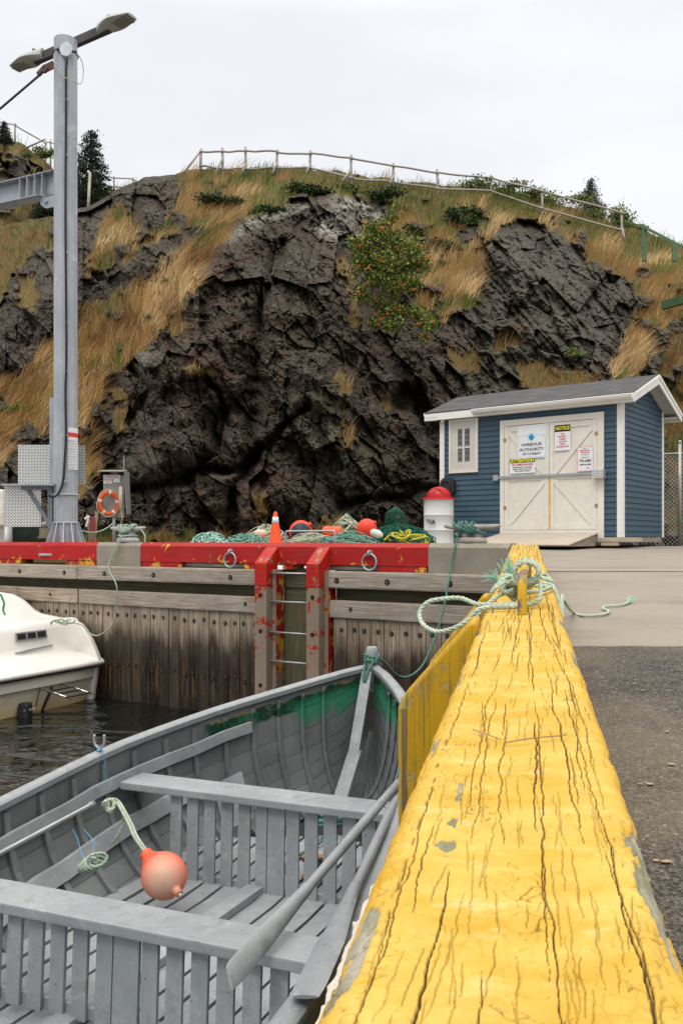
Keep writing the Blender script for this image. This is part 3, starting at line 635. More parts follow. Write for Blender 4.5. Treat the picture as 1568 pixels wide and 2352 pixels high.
# painted timbers: red and yellow coats that flake
def flaky(name, top, under, bare, chips=.60, scale=6, rough=.5, grime=.4, zb=None):
    b = NB(name); v = b.co(); n = b.noise(v, scale, 7, .72, .2)
    if zb:
        g_ = b.n('ShaderNodeNewGeometry'); s_ = b.n('ShaderNodeSeparateXYZ'); b.L(g_.outputs['Position'], s_.inputs[0]); n = b.math('ADD', n, b.math('MULTIPLY', b.ramp(b.math('SUBTRACT', s_.outputs['Z'], zb[0]), [(0., 1.), (zb[1], 0.)]), zb[2]))
    n2 = b.noise(v, scale*2.3, 6, .7)
    c = b.mix(b.ramp(b.noise(v, 2.2, 4), [(.3, 0.), (.7, 1.)]), top, tuple(x*.82 for x in top))
    c = b.mix(b.ramp(b.noise(v, scale*5, 5, .7), [(.55, 0.), (.8, grime)]), c, tuple(x*.55 for x in top))
    m1 = b.ramp(n, [(chips, 0.), (chips+.012, 1.)]); m2 = b.ramp(n2, [(chips+.03, 0.), (chips+.045, 1.)])
    c = b.mix(m1, c, under); c = b.mix(b.math('MULTIPLY', m1, m2), c, bare)
    grain = b.noise(b.co('UV', (1.5, 60, 1)), 2, 4, .6); c = b.mix(b.ramp(grain, [(.34, .55), (.50, 0.)]), c, tuple(x*.35 for x in bare))
    h = b.math('SUBTRACT', b.math('MULTIPLY', grain, .35), b.math('MULTIPLY', m1, .6))
    return b.fin(c, rough, 0, b.bump(h, .55, .006))
MRED = flaky('red_paint_over_yellow', (.43, .004, .005), (.64, .36, .03), (.25, .20, .15), .625, 5.5, .5, .4, (1.68, .16, .13))
MREDOLD = flaky('worn_red_and_yellow_paint', (.32, .008, .008), (.52, .29, .02), (.24, .19, .15), .50, 6)
MPOST = flaky('post_bare_with_red_remains', (.26, .21, .165), (.36, .015, .012), (.48, .27, .03), .555, 6, .9)
MREDPOST = flaky('red_post_top', (.45, .005, .006), (.26, .21, .16), (.55, .32, .03), .59, 8)
MYELOLD = flaky('chipped_yellow_paint', (.56, .33, .010), (.42, .33, .10), (.24, .20, .15), .56, 9, .5, .8, (.9, .55, .10))
MCURBC = plain('kerb_concrete', (.25, .225, .18), .9, 0, .14, 6, .4, 90, dirt=(.20, .17, .13), dirtamt=.6)
MSTEEL = plain('galvanised_steel', (.36, .375, .39), .45, .55, .14, 5, .12, 50, dirt=(.24, .22, .2), dirtamt=.25)

# --- the far wharf face: one structure-like thing with planks as parts
wharf = thing('timber_wharf', FWp(3, 0, 0), 'weathered timber wharf face of upright bolted planks under two long wales', 'wharf')
XL = 13.0
for (x0, x1) in ((-.32, 2.0), (2.88, 5.86), (5.865, XL)):
    m = MB(FW); m.box((x0, -.02, 1.515), (x1, .12, 1.697), ch=.022)
    w = m.build('upper_wale', [MWALE, MHOLE], wharf)
    m = MB(FW); m.box((x0+.01, -.02, 1.20), (x1-.01, .10, 1.385), ch=.014); m.build('lower_wale', [MWH if x0 > 5 else MWALE], wharf)
for (x0, x1) in ((-.32, 2.0), (2.18, 2.70), (2.88, XL)):
    m = MB(FW); m.box((x0, -.20, -.5), (x1, -.05, 1.34)); m.box((x0, -.26, 1.30), (x1, -.10, 1.52)); m.box((x0, -.22, 1.50), (x1, -.08, 1.71))
    m.build('backing_timber', MDARKW, wharf)
def bolt(m, x, z, y, r=.024):        # sunk bolt: dark countersink with a pale head
    m.cur = 1; m.lathe([(r, 0), (r, .0035), (r*.9, .004)], (x, y-.001, z), 14, axis=(0, 1, 0)); m.cur = 2
    m.lathe([(r*.55, 0), (r*.55, .005), (r*.3, .006), (.001, .006)], (x+.004, y, z-.002), 10, axis=(0, 1, 0)); m.cur = 0
rr = random.Random(4); x = -.30; k = 0
while x < 12.0:
    wd = rr.uniform(.145, .172)
    if 2.0 < x+wd/2 < 2.88 and not (x > 2.86): x = 2.885 if x+wd > 2.0 and x < 2.7 else x+wd; continue
    m = MB(FW); m.box((x+.003, -.05, -.6), (x+wd-.003, .07+rr.uniform(-.006, .006), 1.198), ch=.006)
    xc = x+wd/2+rr.uniform(-.02, .02)
    bolt(m, xc, 1.075+rr.uniform(-.012, .012), .076); bolt(m, xc+rr.uniform(-.02, .02), .43+rr.uniform(-.03, .03), .076)
    m.build('plank', [MWH, MHOLE, MBOLT], wharf); x += wd; k += 1
m = MB(FW)
for x in (-.1, .55, 1.25, 1.86, 3.3, 4.5, 5.35, 6.1, 7.0, 8.4): bolt(m, x, 1.60, .123, .030)
for x in (1.7, .3, 3.1, 6.4): bolt(m, x, 1.30, .103, .022)
m.build('wale_bolt', [MHOLE, MHOLE, MBOLT], wharf)

# --- kerbs on top of the far wharf: chamfered timbers on blocks
def kerb(x0, x1, mat, label, name, cat='kerb', zt=2.0, zb=1.70, full=False, blocks=None):
    m = MB(FW); ch = .045; y0, y1 = -.24, .015
    sec = [(y0, zt-ch), (y0+ch, zt), (y1-ch, zt), (y1, zt-ch), (y1, zb if full else zb+.062), (y0, zb if full else zb+.062)]
    n = max(2, int((x1-x0)/.08)); G = []
    def P(x, y, z): return Vector((x, y, z))
    rings = [[P(x0+(x1-x0)*i/n, y+mnoise.noise(Vector((x0+i*.3, y*9, z*9)))*.0035, z+mnoise.noise(Vector((x0+i*.3, y*9+5, z*9)))*.0035) for (y, z) in sec] for i in range(n+1)]
    ou = random.random()*9
    for i in range(n):
        for j in range(6):
            k = (j+1) % 6; xa, xb = ou+(x1-x0)*i/n, ou+(x1-x0)*(i+1)/n
            m.add([rings[i][j], rings[i][k], rings[i+1][k], rings[i+1][j]], [[0, 1, 2, 3]], [[(xa, j*.2), (xa, j*.2+.2), (xb, j*.2+.2), (xb, j*.2)]])
    m.add(rings[0], [[5, 4, 3, 2, 1, 0]]); m.add(rings[-1], [[0, 1, 2, 3, 4, 5]])
    if blocks is None: o = m.build(name, mat); tag(o, label, cat); return o
    t = thing(name, FWp((x0+x1)/2, -.12, zb), label, cat, None)
    m.build('timber', mat, t)
    for (a, c_) in blocks: mm = MB(FW); mm.box((a, -.22, zb), (c_, .008, zb+.060), ch=.006); mm.build('block', mat, t)
    return t
kx = lambda vx: onplane(FW, vx, 1280, .015)[0]
xa, xb_, xc_, xd = kx(982), kx(323), kx(222), kx(-60)
kerb(-.02, xa-.004, MCURBC, 'bare concrete kerb section with a steel cleat, between red kerb and yellow kerb', 'concrete_kerb', full=True)
kerb(xa, xb_, MRED, 'long red kerb timber behind the red ladder, yellow showing at its chips', 'painted_kerb', blocks=[(xa+.02, kx(865)), (kx(672)-.0, kx(648)), (kx(583), kx(560)), (kx(415), xb_-.02)])
kerb(xb_+.004, xc_-.004, MCURBC, 'short bare concrete kerb section below the rope wrapped cleat', 'concrete_kerb', full=True)
kerb(xc_, xd+3, MRED, 'red kerb timber in front of the steel mast, speckled with yellow chips', 'painted_kerb', blocks=[(xc_+.02, kx(152)), (kx(46), kx(-20)), (xd+1, xd+1.6)])
# pale pipe lying in the gap under the red kerb
m = MB(FW); m.tube([(kx(412), -.09, 1.728), (kx(540), -.09, 1.728), (kx(556), -.09, 1.728)], .028, 12)
tag(m.build('conduit_pipe', plain('cream_plastic', (.52, .49, .42), .5), smooth=True), 'cream pipe lying in the gap under the left part of the red kerb', 'pipe')
m = MB(FW); m.tube([(kx(860), -.09, 1.728), (kx(700), -.09, 1.728)], .028, 12)
tag(m.build('conduit_pipe', bpy.data.materials['cream_plastic'], smooth=True), 'cream pipe in the gap under the red kerb, behind the ladder posts', 'pipe')

# --- red ladder
PXL = [(2.012, 2.177), (2.703, 2.868)]
lad = thing('wharf_ladder', FWp(2.44, .15, 0), 'red timber ladder posts with steel rungs down the wharf face', 'ladder')
for i, (x0, x1) in enumerate(PXL):
    m = MB(FW)      # post with sloping head; upper red length and bare lower length
    m.prism([(x0, .016, 1.52), (x0, .016, 1.955), (x0, .235, 1.775), (x0, .235, 1.52)], (x1-x0, 0, 0)); m.build('post_head', MREDPOST, lad, bevel=.008)
    m = MB(FW); m.box((x0+.002, .125, -.6), (x1-.002, .233, 1.519), ch=.008); m.box((x0-.045 if i == 0 else x0-.05, -.03, -.6), (x0+.10 if i == 0 else x0+.1, .124, 1.70), ch=.004)
    m.cur = 1
    for z in (1.42, 1.02, .42): m.lathe([(.024, 0), (.024, .004), (.002, .005)], ((x0+x1)/2, .233, z), 14, axis=(0, 1, 0))
    m.build('post', [MPOST if i else MPOST, MHOLE], lad)
    m = MB(FW); m.box((x0-.052, -.028, .55), (x0-.046, .12, 1.69)); m.build('paint_layer', MREDOLD, lad)
for z in (1.665, 1.35, 1.01, .69, .36, .05):
    m = MB(FW); m.tube([(2.16, .15, z), (2.72, .15, z)], .011, 10); m.build('rung', MSTEEL, lad, smooth=True)
m = MB(FW); m.tube(smoothpts([(2.02, -.10, 1.99), (2.02, -.10, 2.09), (2.03, -.10, 2.122), (2.06, -.10, 2.13), (2.34, -.10, 2.13), (2.64, -.10, 2.13), (2.67, -.10, 2.122), (2.68, -.10, 2.09), (2.68, -.10, 1.99)], 4), .012, 10)
m.build('grab_rail', MSTEEL, lad, smooth=True)
# --- mooring rings
def ring(vx, label):
    x = kx(vx); t = thing('mooring_ring', FWp(x, .02, 1.80), label, 'ring', 'iron rings on the red kerb')
    m = MB(FW); m.tube([(x+.085*math.sin(a), .045, 1.80-.0+.085*math.cos(a)) for a in np.linspace(0, 2*math.pi, 29)[:-1]], .0105, 8, closed=True); m.build('ring', MSTEEL, t, smooth=True)
    m = MB(FW); m.tube(smoothpts([(x, .0, 1.915), (x, .05, 1.915), (x, .072, 1.895), (x, .06, 1.872), (x, .02, 1.868)], 4), .011, 8); m.lathe([(.022, 0), (.022, .006)], (x, .016, 1.9), 12, axis=(0, 1, 0)); m.build('eye_bolt', MSTEEL, t, smooth=True)
ring(532, 'iron mooring ring hanging on the red kerb left of the ladder'); ring(851, 'iron mooring ring hanging on the red kerb right of the ladder')

# --- cleats
MCLEAT = plain('worn_cast_iron', (.30, .27, .235), .7, .15, .25, 9, .3, 70, dirt=(.30, .17, .08), dirtamt=.55)
MCLEATG = plain('grey_cast_iron', (.33, .33, .32), .7, .15, .2, 9, .3, 70, dirt=(.2, .19, .17))
MROPEG = plain('green_rope', (.085, .20, .165), .85, 0, .3, 40, .4, 200, dirt=(.05, .12, .10))
MROPEP = plain('pale_green_rope', (.33, .42, .34), .85, 0, .2, 40, .4, 200, dirt=(.22, .26, .17))
MROPEW = plain('faded_white_rope', (.40, .48, .38), .85, 0, .2, 40, .4, 200, dirt=(.42, .34, .22))
def cleat(x, s, mat, label, ln=.60):
    t = thing('mooring_cleat', FWp(x, -.12, 2.0), label, 'cleat'); z = 2.0
    m = MB(FW); m.lathe([(.17*s, 0), (.175*s, .02*s), (.165*s, .05*s), (.14*s, .062*s), (.001, .062*s)], (x, -.12, z), 28, sx=1.0, sy=.62); m.build('base', mat, t, smooth=True)
    for sg in (-1, 1):
        m = MB(FW); m.tube([(x+sg*.085*s, -.12, z+.04*s), (x+sg*.075*s, -.12, z+.10*s), (x+sg*.06*s, -.12, z+.15*s), (x+sg*.02*s, -.12, z+.17*s)], [.05*s, .042*s, .042*s, .04*s], 12); m.build('leg', mat, t, smooth=True)
    m = MB(FW); n = 16; P = []; r = []
    for i in range(n+1):
        u = -1+2*i/n; P.append((x+u*ln/2, -.12, z+.165*s+.022*abs(u)**2)); r.append((.040*(1-.55*abs(u)**1.6) if abs(u) < .97 else .014)*s)
    m.tube(P, r, 14); m.build('horn', mat, t, smooth=True)
    return t
xcl = onplane(FW, 1083, 1215, -.12)[0]; cleat(xcl, .92, MCLEAT, 'rusty tan mooring cleat wound with dark green rope, on the right concrete kerb', .60)
xcr = onplane(FW, 294, 1215, -.12)[0]; cleat(xcr, 1.0, MCLEATG, 'grey mooring cleat wound with pale rope, on the left concrete kerb', .62)
def wraps(x, s, r, n, tilt, seed, spread=.11):
    rg = random.Random(seed); pts = []
    for i in range(n):
        for a in range(0, 360, 40):
            aa = R(a); wx = (i/(n-1)-.5)*spread+rg.uniform(-.01, .01)
            pts.append((x+wx+tilt*math.sin(aa)*.06, -.12+math.cos(aa)*(.052+rg.uniform(0, .012)), 2.0+.165*s+math.sin(aa)*(.053+rg.uniform(0, .014))))
    return pts
# dark green mooring line: cleat, down the face, across the water, to the bow of the open boat
BOW = FB @ Vector((-2.325, 6.62, 1.06))
m = MB(FW); rope3(m, wraps(xcl+.03, .92, .011, 5, 1.2, 3, .19), .012, k=4, n=5)
rope3(m, [(xcl+.12+.02*math.cos(a*1.3), -.12+.085*math.cos(a), 2.075+.012*math.sin(a*2)+.012*i) for i in range(2) for a in np.linspace(0, 6.2, 12)], .012, k=3, n=5)
m2 = MB(FW); m2.v, m2.f, m2.uv, m2.mi = m.v, m.f, m.uv, m.mi
FWi = FW.inverted(); L = [(xcl+.10, .0, 2.06), (xcl+.115, .03, 1.97), (xcl+.13, .135, 1.66), V(1030, 1330, 7.98), V(1018, 1400, 7.85), V(1000, 1460, 7.75), V(975, 1520, 7.6), V(950, 1548, 7.45), V(925, 1556, 7.32), V(905, 1546, 7.2), V(884, 1522, 7.1), BOW+Vector((.03, .0, .02))]
L = [FWi @ p if isinstance(p, Vector) else p for p in L]; rope3(m2, L, .011, k=6, n=5)
tag(m2.build('mooring_line', MROPEG, smooth=True), 'dark green mooring line from the tan cleat down to the bow of the grey boat', 'rope')
# pale line on the left cleat and down to the white boat
m = MB(FW); rope3(m, wraps(xcr+.04, 1, .010, 3, .8, 5, .15)+wraps(xcr-.08, 1, .010, 3, -.6, 6, .05), .011, k=4, n=5)
rope3(m, [(xcr+.14*math.cos(a), -.12+.09*math.sin(a), 2.085+.006*math.sin(3*a)) for a in np.linspace(0, 6.6, 14)], .011, k=3, n=5)
rope3(m, [(xcr-.20, -.13, 2.16), (xcr-.27, -.10, 2.15), (xcr-.33, -.09, 2.08), (xcr-.34, -.08, 1.995)], .010, k=5, n=5)
L = [(xcr-.03, .03, 2.07), (xcr-.0, .04, 1.98), (xcr+.08, .135, 1.70), V(268, 1345, 10.7), V(267, 1400, 10.75), V(258, 1432, 10.75), V(243, 1450, 10.75), V(222, 1460, 10.75), V(203, 1452, 10.8), V(190, 1437, 10.8), V(165, 1430, 10.85), V(150, 1436, 10.8)]
L = [FWi @ p if isinstance(p, Vector) else p for p in L]; rope3(m, L, .009, k=6, n=5)
tag(m.build('mooring_line', MROPEP, smooth=True), 'pale green mooring line from the grey cleat down to the white motorboat', 'rope')

# ================================================================== YELLOW KERB BEAM
rg = np.random.default_rng(5)
ys = [ .36]
while ys[-1] < 8.52:
    y = ys[-1]; ys.append(y+max(.0011, min(.02, y*y/(.335*856)*.85)))
ys = np.array(ys); nY = len(ys); nX = 330
# cross-section: left face, rounded left shoulder, flat top, rounded right shoulder, right face (lateral, height below top)
sec = []; LW, RW, rl = -.141, .120, .030
sec += [(LW-.004, -.27), (LW-.003, -.20), (LW-.002, -.14), (LW-.001, -.09)]
for a in np.linspace(180, 90, 16): sec.append((LW+rl+rl*math.cos(R(a)), -rl+rl*math.sin(R(a))))
for x in np.linspace(LW+rl, RW-rl, nX-48)[1:-1]: sec.append((x, 0))
for a in np.linspace(90, 0, 16): sec.append((RW-rl+rl*math.cos(R(a)), -rl+rl*math.sin(R(a))))
sec += [(RW+.001, -.09), (RW+.002, -.14), (RW+.003, -.20), (RW+.004, -.27)]
sec = np.array(sec); nX = len(sec); arc = np.concatenate([[0], np.cumsum(np.hypot(*(sec[1:]-sec[:-1]).T))]); arc -= arc[np.argmin(np.abs(sec[:, 0]))+0]
Xs = np.broadcast_to(sec[:, 0][None], (nY, nX)).copy(); Zs = np.broadcast_to(sec[:, 1][None], (nY, nX)).copy(); Ys = np.broadcast_to(ys[:, None], (nY, nX)).copy(); AR = np.broadcast_to(arc[None], (nY, nX))
crack = np.zeros((nY, nX)); wide = np.zeros((nY, nX))
def addcrack(y0, ln, x0, w, wander=.02, drift=0.0):
    global crack
    i0, i1 = np.searchsorted(ys, [y0, y0+ln]);
    if i1-i0 < 3: return
    yy = ys[i0:i1]; sd_ = rg.integers(0, 999); t = (yy-y0)/ln
    px = x0+drift*(yy-y0)+(fbm(yy*6, sd_*1.3, o=3, s=1)-.5)*wander*2+(fbm(yy*45, sd_*1.3, o=3, s=2)-.5)*.005+(fbm(yy*160, sd_*2.1, o=2, s=2)-.5)*.0015
    ww = np.maximum(.00075*(1+.3*yy), .8*w*(.35+1.1*fbm(yy*9, sd_*.7, o=3, s=3))*(1+.22*yy))*(np.sin(np.pi*np.clip(t, .02, .98))**.4)
    d = np.abs(AR[i0:i1]-px[:, None]); prof = np.clip(1-d/np.maximum(ww[:, None], 1e-5), 0, 1)
    crack[i0:i1] = np.maximum(crack[i0:i1], np.clip(prof*2.2, 0, 1)*(1 if ln > .2 else .5)*(.55+.45*np.clip(w/.0012, 0, 1)))
for k in range(11):       # long drying checks
    y = rg.uniform(.2, .9); x = rg.uniform(-.125, .125)
    while y < 8.4:
        ln = rg.uniform(.25, .9)*(1+.3*y); addcrack(y, ln, x+rg.normal(0, .004), rg.uniform(.0006, .0015), .008, rg.normal(0, .01)); y += ln*rg.uniform(1.0, 2.0)
for k in range(700):      # short checks
    y = .4+8*rg.random()**1.6; addcrack(y, rg.uniform(.03, .16)*(1+.4*y), rg.uniform(-.20, .19), rg.uniform(.0004, .0010), .005, rg.normal(0, .05))
tr = np.zeros((nY, nX))  # small cross tears of the paint film
cellx, celly = AR*16, Ys*46/(1+.25*Ys)
jn = fbm(AR*30, Ys*30, o=3, s=12)*1.6
v1, e1_ = facets(cellx+jn, celly+jn*2, 71); brk = fbm(AR*24, Ys*9, o=3, s=14)
tr = np.clip(1-e1_/.05, 0, 1)*(brk > .57)*.7
crack = np.maximum(crack, tr)
pj = (fbm(AR*90, Ys*36, o=4, s=29)-.5)*.20
peel = (fbm(AR*14, Ys*3.2, o=5, s=21)+pj > .69+.15*np.clip(1-np.abs(AR-.0)/.13, -.6, 1)).astype(float)
shoul = np.clip((np.abs(AR+.01)-.10)/.04, 0, 1)
peel = np.maximum(peel, ((fbm(AR*22, Ys*4.5, o=5, s=23)+pj) > .69-.15*shoul).astype(float)*(shoul > .2))
lift = fbm(AR*26, Ys*11, o=4, s=27)
base_n = (fbm(AR*9, Ys*.7, o=2, s=31)-.5)*.003+(fbm(AR*60, Ys*50, o=4, s=33)-.5)*.0014
disp = base_n-crack*.0045-peel*.0022+(1-peel)*np.where(lift > .66, (lift-.66)*.014, 0)
disp += shoul*(fbm(AR*26, Ys*22, o=4, s=37)-.5)*.006
nx_ = np.gradient(sec[:, 1]); nz_ = -np.gradient(sec[:, 0]); nl = np.hypot(nx_, nz_); nx_, nz_ = -(nx_/nl), -(nz_/nl)
Xs += disp*nx_[None]*1.0; Zs += disp*nz_[None]
Zt = 1.705+.034*.9777*Ys+Zs
Pw = np.stack([Xs*.9777+Ys*.2101, -Xs*.2101+Ys*.9777, Zt], -1).reshape(-1, 3)
ii = (np.arange(nY-1)[:, None]*nX+np.arange(nX-1)[None]).ravel(); fs = np.stack([ii, ii+1, ii+1+nX, ii+nX], 1)
endf = [list(range((nY-1)*nX, nY*nX)), list(range(nX))[::-1]]
O = Vector(FYp(-.01, 4.4, 1.6)); me = bpy.data.meshes.new('kerb_beam'); me.from_pydata((Pw-np.array(O)).tolist(), [], fs.tolist()+endf); me.update()
beam = bpy.data.objects.new('painted_kerb', me); beam.location = O; COL.objects.link(beam); me.polygons.foreach_set('use_smooth', [True]*(len(me.polygons)-2)+[False]*2)
tag(beam, 'big yellow kerb beam running away from the camera, its paint cracked lengthwise', 'kerb')
setattrf(beam, 'crack', crack.ravel()); setattrf(beam, 'peel', peel.ravel()); setattrf(beam, 'shoulder', np.clip((np.abs(AR+.01)-.105)/.03, 0, 1).ravel())
b = NB('cracked_yellow_paint'); v = b.co('Object', (1, 1, 1), (0, 0, R(12.13))); vs_ = b.co('Object', (1, .35, 1), (0, 0, R(12.13))); vx_ = b.co('Object', (.8, 1.5, 1), (0, 0, R(12.13)))
c = b.mix(b.ramp(b.noise(vx_, 9, 7, .7), [(.36, 0.), (.66, 1.)]), (.49, .295, .030), (.60, .415, .105))
c = b.mix(b.ramp(b.noise(vx_, 15, 6, .7), [(.56, 0.), (.74, .45)]), c, (.76, .62, .34)); c = b.mix(b.ramp(b.noise(v, 30, 7, .75), [(.60, 0.), (.72, .5)]), c, (.48, .24, .012))
c = b.mix(b.ramp(b.noise(v, 70, 4, .7), [(.60, 0.), (.72, .5)]), c, (.28, .20, .05)); c = b.mix(b.ramp(b.noise(v, 3.5, 6, .7), [(.50, 0.), (.68, .45)]), c, (.40, .25, .03)); c = b.mix(b.ramp(b.noise(vs_, 24, 7, .75), [(.56, 0.), (.72, .4)]), c, (.36, .23, .04))
old = b.mix(b.ramp(b.noise(vs_, 20, 5, .7), [(.4, 0.), (.6, 1.)]), (.19, .18, .11), (.33, .31, .24)); c = b.mix(b.math('MULTIPLY', b.attr('shoulder').outputs['Fac'], .75), c, b.mix(b.ramp(b.noise(vs_, 14, 6, .7), [(.4, 0.), (.62, 1.)]), (.58, .33, .012), (.42, .24, .02))); c = b.mix(b.attr('peel').outputs['Fac'], c, old)
c = b.mix(b.ramp(b.attr('crack').outputs['Fac'], [(.12, 0.), (.95, 1.)]), c, (.085, .055, .02))
h = b.math('ADD', b.noise(v, 60, 6, .7), b.math('MULTIPLY', b.noise(v, 190, 3), .4)); h = b.math('SUBTRACT', h, b.math('MULTIPLY', b.ramp(b.vor(b.co('Object', (1, .55, 1), (0, 0, R(12.13))), 46, 'DISTANCE_TO_EDGE'), [(0., 1.), (.05, 0.)]), b.ramp(b.noise(v, 13, 4), [(.5, 0.), (.6, .5)])))
me.materials.append(b.fin(c, b.ramp(b.noise(v, 20, 3), [(.3, .66), (.7, .85)]), 0, b.bump(h, .5, .005), .22))
# yellow side waling, backing timbers of the near quay
MYW = wood('splintered_white_wood', (.50, .46, .40), (.62, .59, .54), (.35, .28, .22), tint=(.5, .33, .05), tintamt=.6)
near = thing('quay_edge_timbers', FYp(-.16, 3, 0), 'dark timber quay side standing under the yellow kerb beam', 'quay wall')
m = MB(FY); m.box((-.16, -12, -.6), (-.02, 8.3, 1.42)); m.build('backing_timber', MDARKW, near)
m = MB(FY); m.box((-.20, -12, 1.05), (-.161, 8.2, 1.25)); m.build('lower_wale', MWALE, near)
m = MB(FY); m.box((-.172, .3, 1.45), (-.145, 2.28, 1.60), ch=.008); me2 = m.build('wale_board', MYELOLD, near)
m = MB(FY)
G = []
for y in np.arange(.36, .99, .006):     # ragged splinter edge
    j = lambda k: mnoise.noise(Vector((y*46, k, 0)))*.0035+mnoise.noise(Vector((y*150, k+4, 0)))*.002
    f = min(1, max(0, (1.0-y)/.12)); z = 1.640+y*.033
    G.append([(-.136, y, z+.003), (-.148, y, z+.004+j(1)), (-.153-.009*f+j(2), y, z-.002+j(3)), (-.156-.010*f+j(4), y, z-.03), (-.14, y, z-.05)])
m.grid(G); m.build('splintered_edge', MYW, near)
MPOSTW = wood('bare_brown_timber', (.10, .07, .045), (.26, .20, .13), (.16, .11, .07))
# yellow ladder posts on the near quay
yl = thing('wharf_ladder', FYp(-.25, 2.8, 0), 'yellow timber ladder posts bolted beside the yellow kerb beam, top of near post chipped', 'ladder')
for i, (y0, y1) in enumerate(((2.41, 2.62), (3.16, 3.34))):
    m = MB(FY); z0 = 1.715+.034*y0; zz_ = z0+.012
    m.prism([(-.135, y0, -.6), (-.135, y0, zz_), (-.155, y0, zz_), (-.345, y0, 1.59), (-.355, y0, 1.56), (-.355, y0, -.6)], (0, y1-y0, 0)); m.build('post', MYELOLD, yl, bevel=.012); m = MB(FY); G = [[(-.344+.004*mnoise.noise(Vector((z*9, 1, 0))), y0-.002, z), (-.332+.007*mnoise.noise(Vector((z*14, 5, 0))), y0-.003, z)] for z in np.arange(.2, 1.57, .02)]; m.grid(G); m.build('bare_edge', MPOSTW, yl)
for z in (1.30, .98, .66, .34):
    m = MB(FY); m.tube([(-.27, 2.56, z), (-.27, 3.17, z)], .012, 8); m.build('rung', MSTEEL, yl, smooth=True)
# upright steel loop the rope is tied to
bt = lambda y: 1.705+.0332*y
m = MB(FY); P = [(-.012, 2.80, bt(2.8)-.01), (-.012, 2.81, bt(2.8)+.085), (-.010, 2.84, bt(2.8)+.12), (-.006, 2.9, bt(2.9)+.135), (0, 3.2, bt(3.2)+.13), (.004, 3.42, bt(3.4)+.13), (.006, 3.48, bt(3.4)+.11), (.006, 3.5, bt(3.5)-.01)]
P = smoothpts(P, 4)
gr_ = thing('grab_rail', FYp(0, 2.85, bt(2.85)), 'grab rail of bent pipe on the yellow beam, yellow paint flaking off grey steel', 'rail')
m.tube(P, .0155, 12); m.build('pipe', flaky('pipe_yellow_over_steel', (.66, .40, .012), (.22, .19, .17), (.16, .11, .09), .50, 16), gr_, smooth=True)
# ================================================================== ROPE ON THE BEAM
m = MB(FY); B = lambda x, y, dz=.0: (x, y, bt(y)+dz)
rp = .0080
# turns round beam near the far end of the rail
rope3(m, [(-.152, 3.62, bt(3.6)-.10), (-.150, 3.60, bt(3.6)-.03), B(-.115, 3.6, .018), B(-.04, 3.66, .016), B(.06, 3.68, .018), B(.115, 3.66, .005), (.128, 3.63, bt(3.6)-.05), (.131, 3.60, bt(3.6)-.18)], rp, n=6)
rope3(m, [(-.153, 3.70, bt(3.6)-.16), (-.150, 3.72, bt(3.6)-.03), B(-.11, 3.74, .020), B(.0, 3.80, .016), B(.08, 3.80, .018), B(.118, 3.78, .003), (.130, 3.74, bt(3.6)-.08)], rp, n=6)
rope3(m, [(-.15, 3.85, bt(3.8)-.1), B(-.12, 3.84, .01), B(-.05, 3.78, .035), B(.02, 3.86, .03), B(.09, 3.95, .03), B(.115, 3.9, .015), B(.09, 3.84, .03), B(.06, 3.9, .045), B(.09, 3.98, .04), B(.125, 3.9, .0)], rp, n=6)
# knot and turns on the rail hoop
for q, (yy, rr_) in enumerate(((3.02, .036), (3.06, .038), (3.12, .040), (3.17, .037))):
    rope3(m, [(.002+(rr_+.004)*math.cos(a), yy+.02*math.sin(a*.5), bt(yy)+.118+rr_*math.sin(a)) for a in np.linspace(0, 6.4, 12)], rp, n=6, k=3)
for q in range(6):
    a0 = q*1.1; rope3(m, [(-.065+.026*math.cos(a0+a)+.006*q, 3.10+.03*math.sin(q*2+a), bt(3.1)+.075+.028*math.sin(a0+a)-.006*q) for a in np.linspace(0, 5.4, 10)], rp, n=6, k=3)
rope3(m, [(.03, 3.08, bt(3)+.10), (.05, 3.03, bt(3)+.08), (.045, 2.98, bt(3)+.035), (.015, 2.97, bt(3)+.016), B(-.05, 2.95, .016), B(-.12, 2.93, .016), (-.165, 2.93, bt(2.9)+.02), (-.22, 2.98, bt(2.9)+.035), (-.285, 3.0, bt(2.9)+.03), (-.335, 3.0, bt(3)+.015), (-.362, 2.98, bt(3)-.02), (-.345, 2.93, bt(3)-.055), (-.295, 2.86, bt(3)-.072), (-.24, 2.82, bt(3)-.06), (-.19, 2.83, bt(2.9)-.03), (-.15, 2.86, bt(2.9)+.008), B(-.08, 2.88, .016), B(-.02, 2.88, .018)], .0084, n=7, k=8)
rope3(m, [(-.05, 3.12, bt(3.1)+.05), B(-.10, 3.06, .03), (-.15, 2.98, bt(3)-.01), (-.18, 2.86, bt(2.9)-.07), (-.20, 2.74, bt(2.8)-.14), (-.21, 2.65, bt(2.7)-.20)], rp, n=6)
rope3(m, [(-.15, 3.60, bt(3.6)-.05), (-.16, 3.40, bt(3.4)-.10), (-.175, 3.15, bt(3.1)-.14), (-.19, 2.95, bt(2.9)-.2), (-.20, 2.8, bt(2.8)-.28)], rp, n=6)
rope3(m, [(-.15, 3.72, bt(3.6)-.06), (-.165, 3.45, bt(3.4)-.12), (-.18, 3.2, bt(3.1)-.2), (-.2, 3.0, bt(2.9)-.28)], rp, n=6)
rope3(m, [B(.04, 3.05, .09), B(-.01, 3.2, .04), B(.05, 3.4, .02), B(.1, 3.6, .02)], rp, n=6)
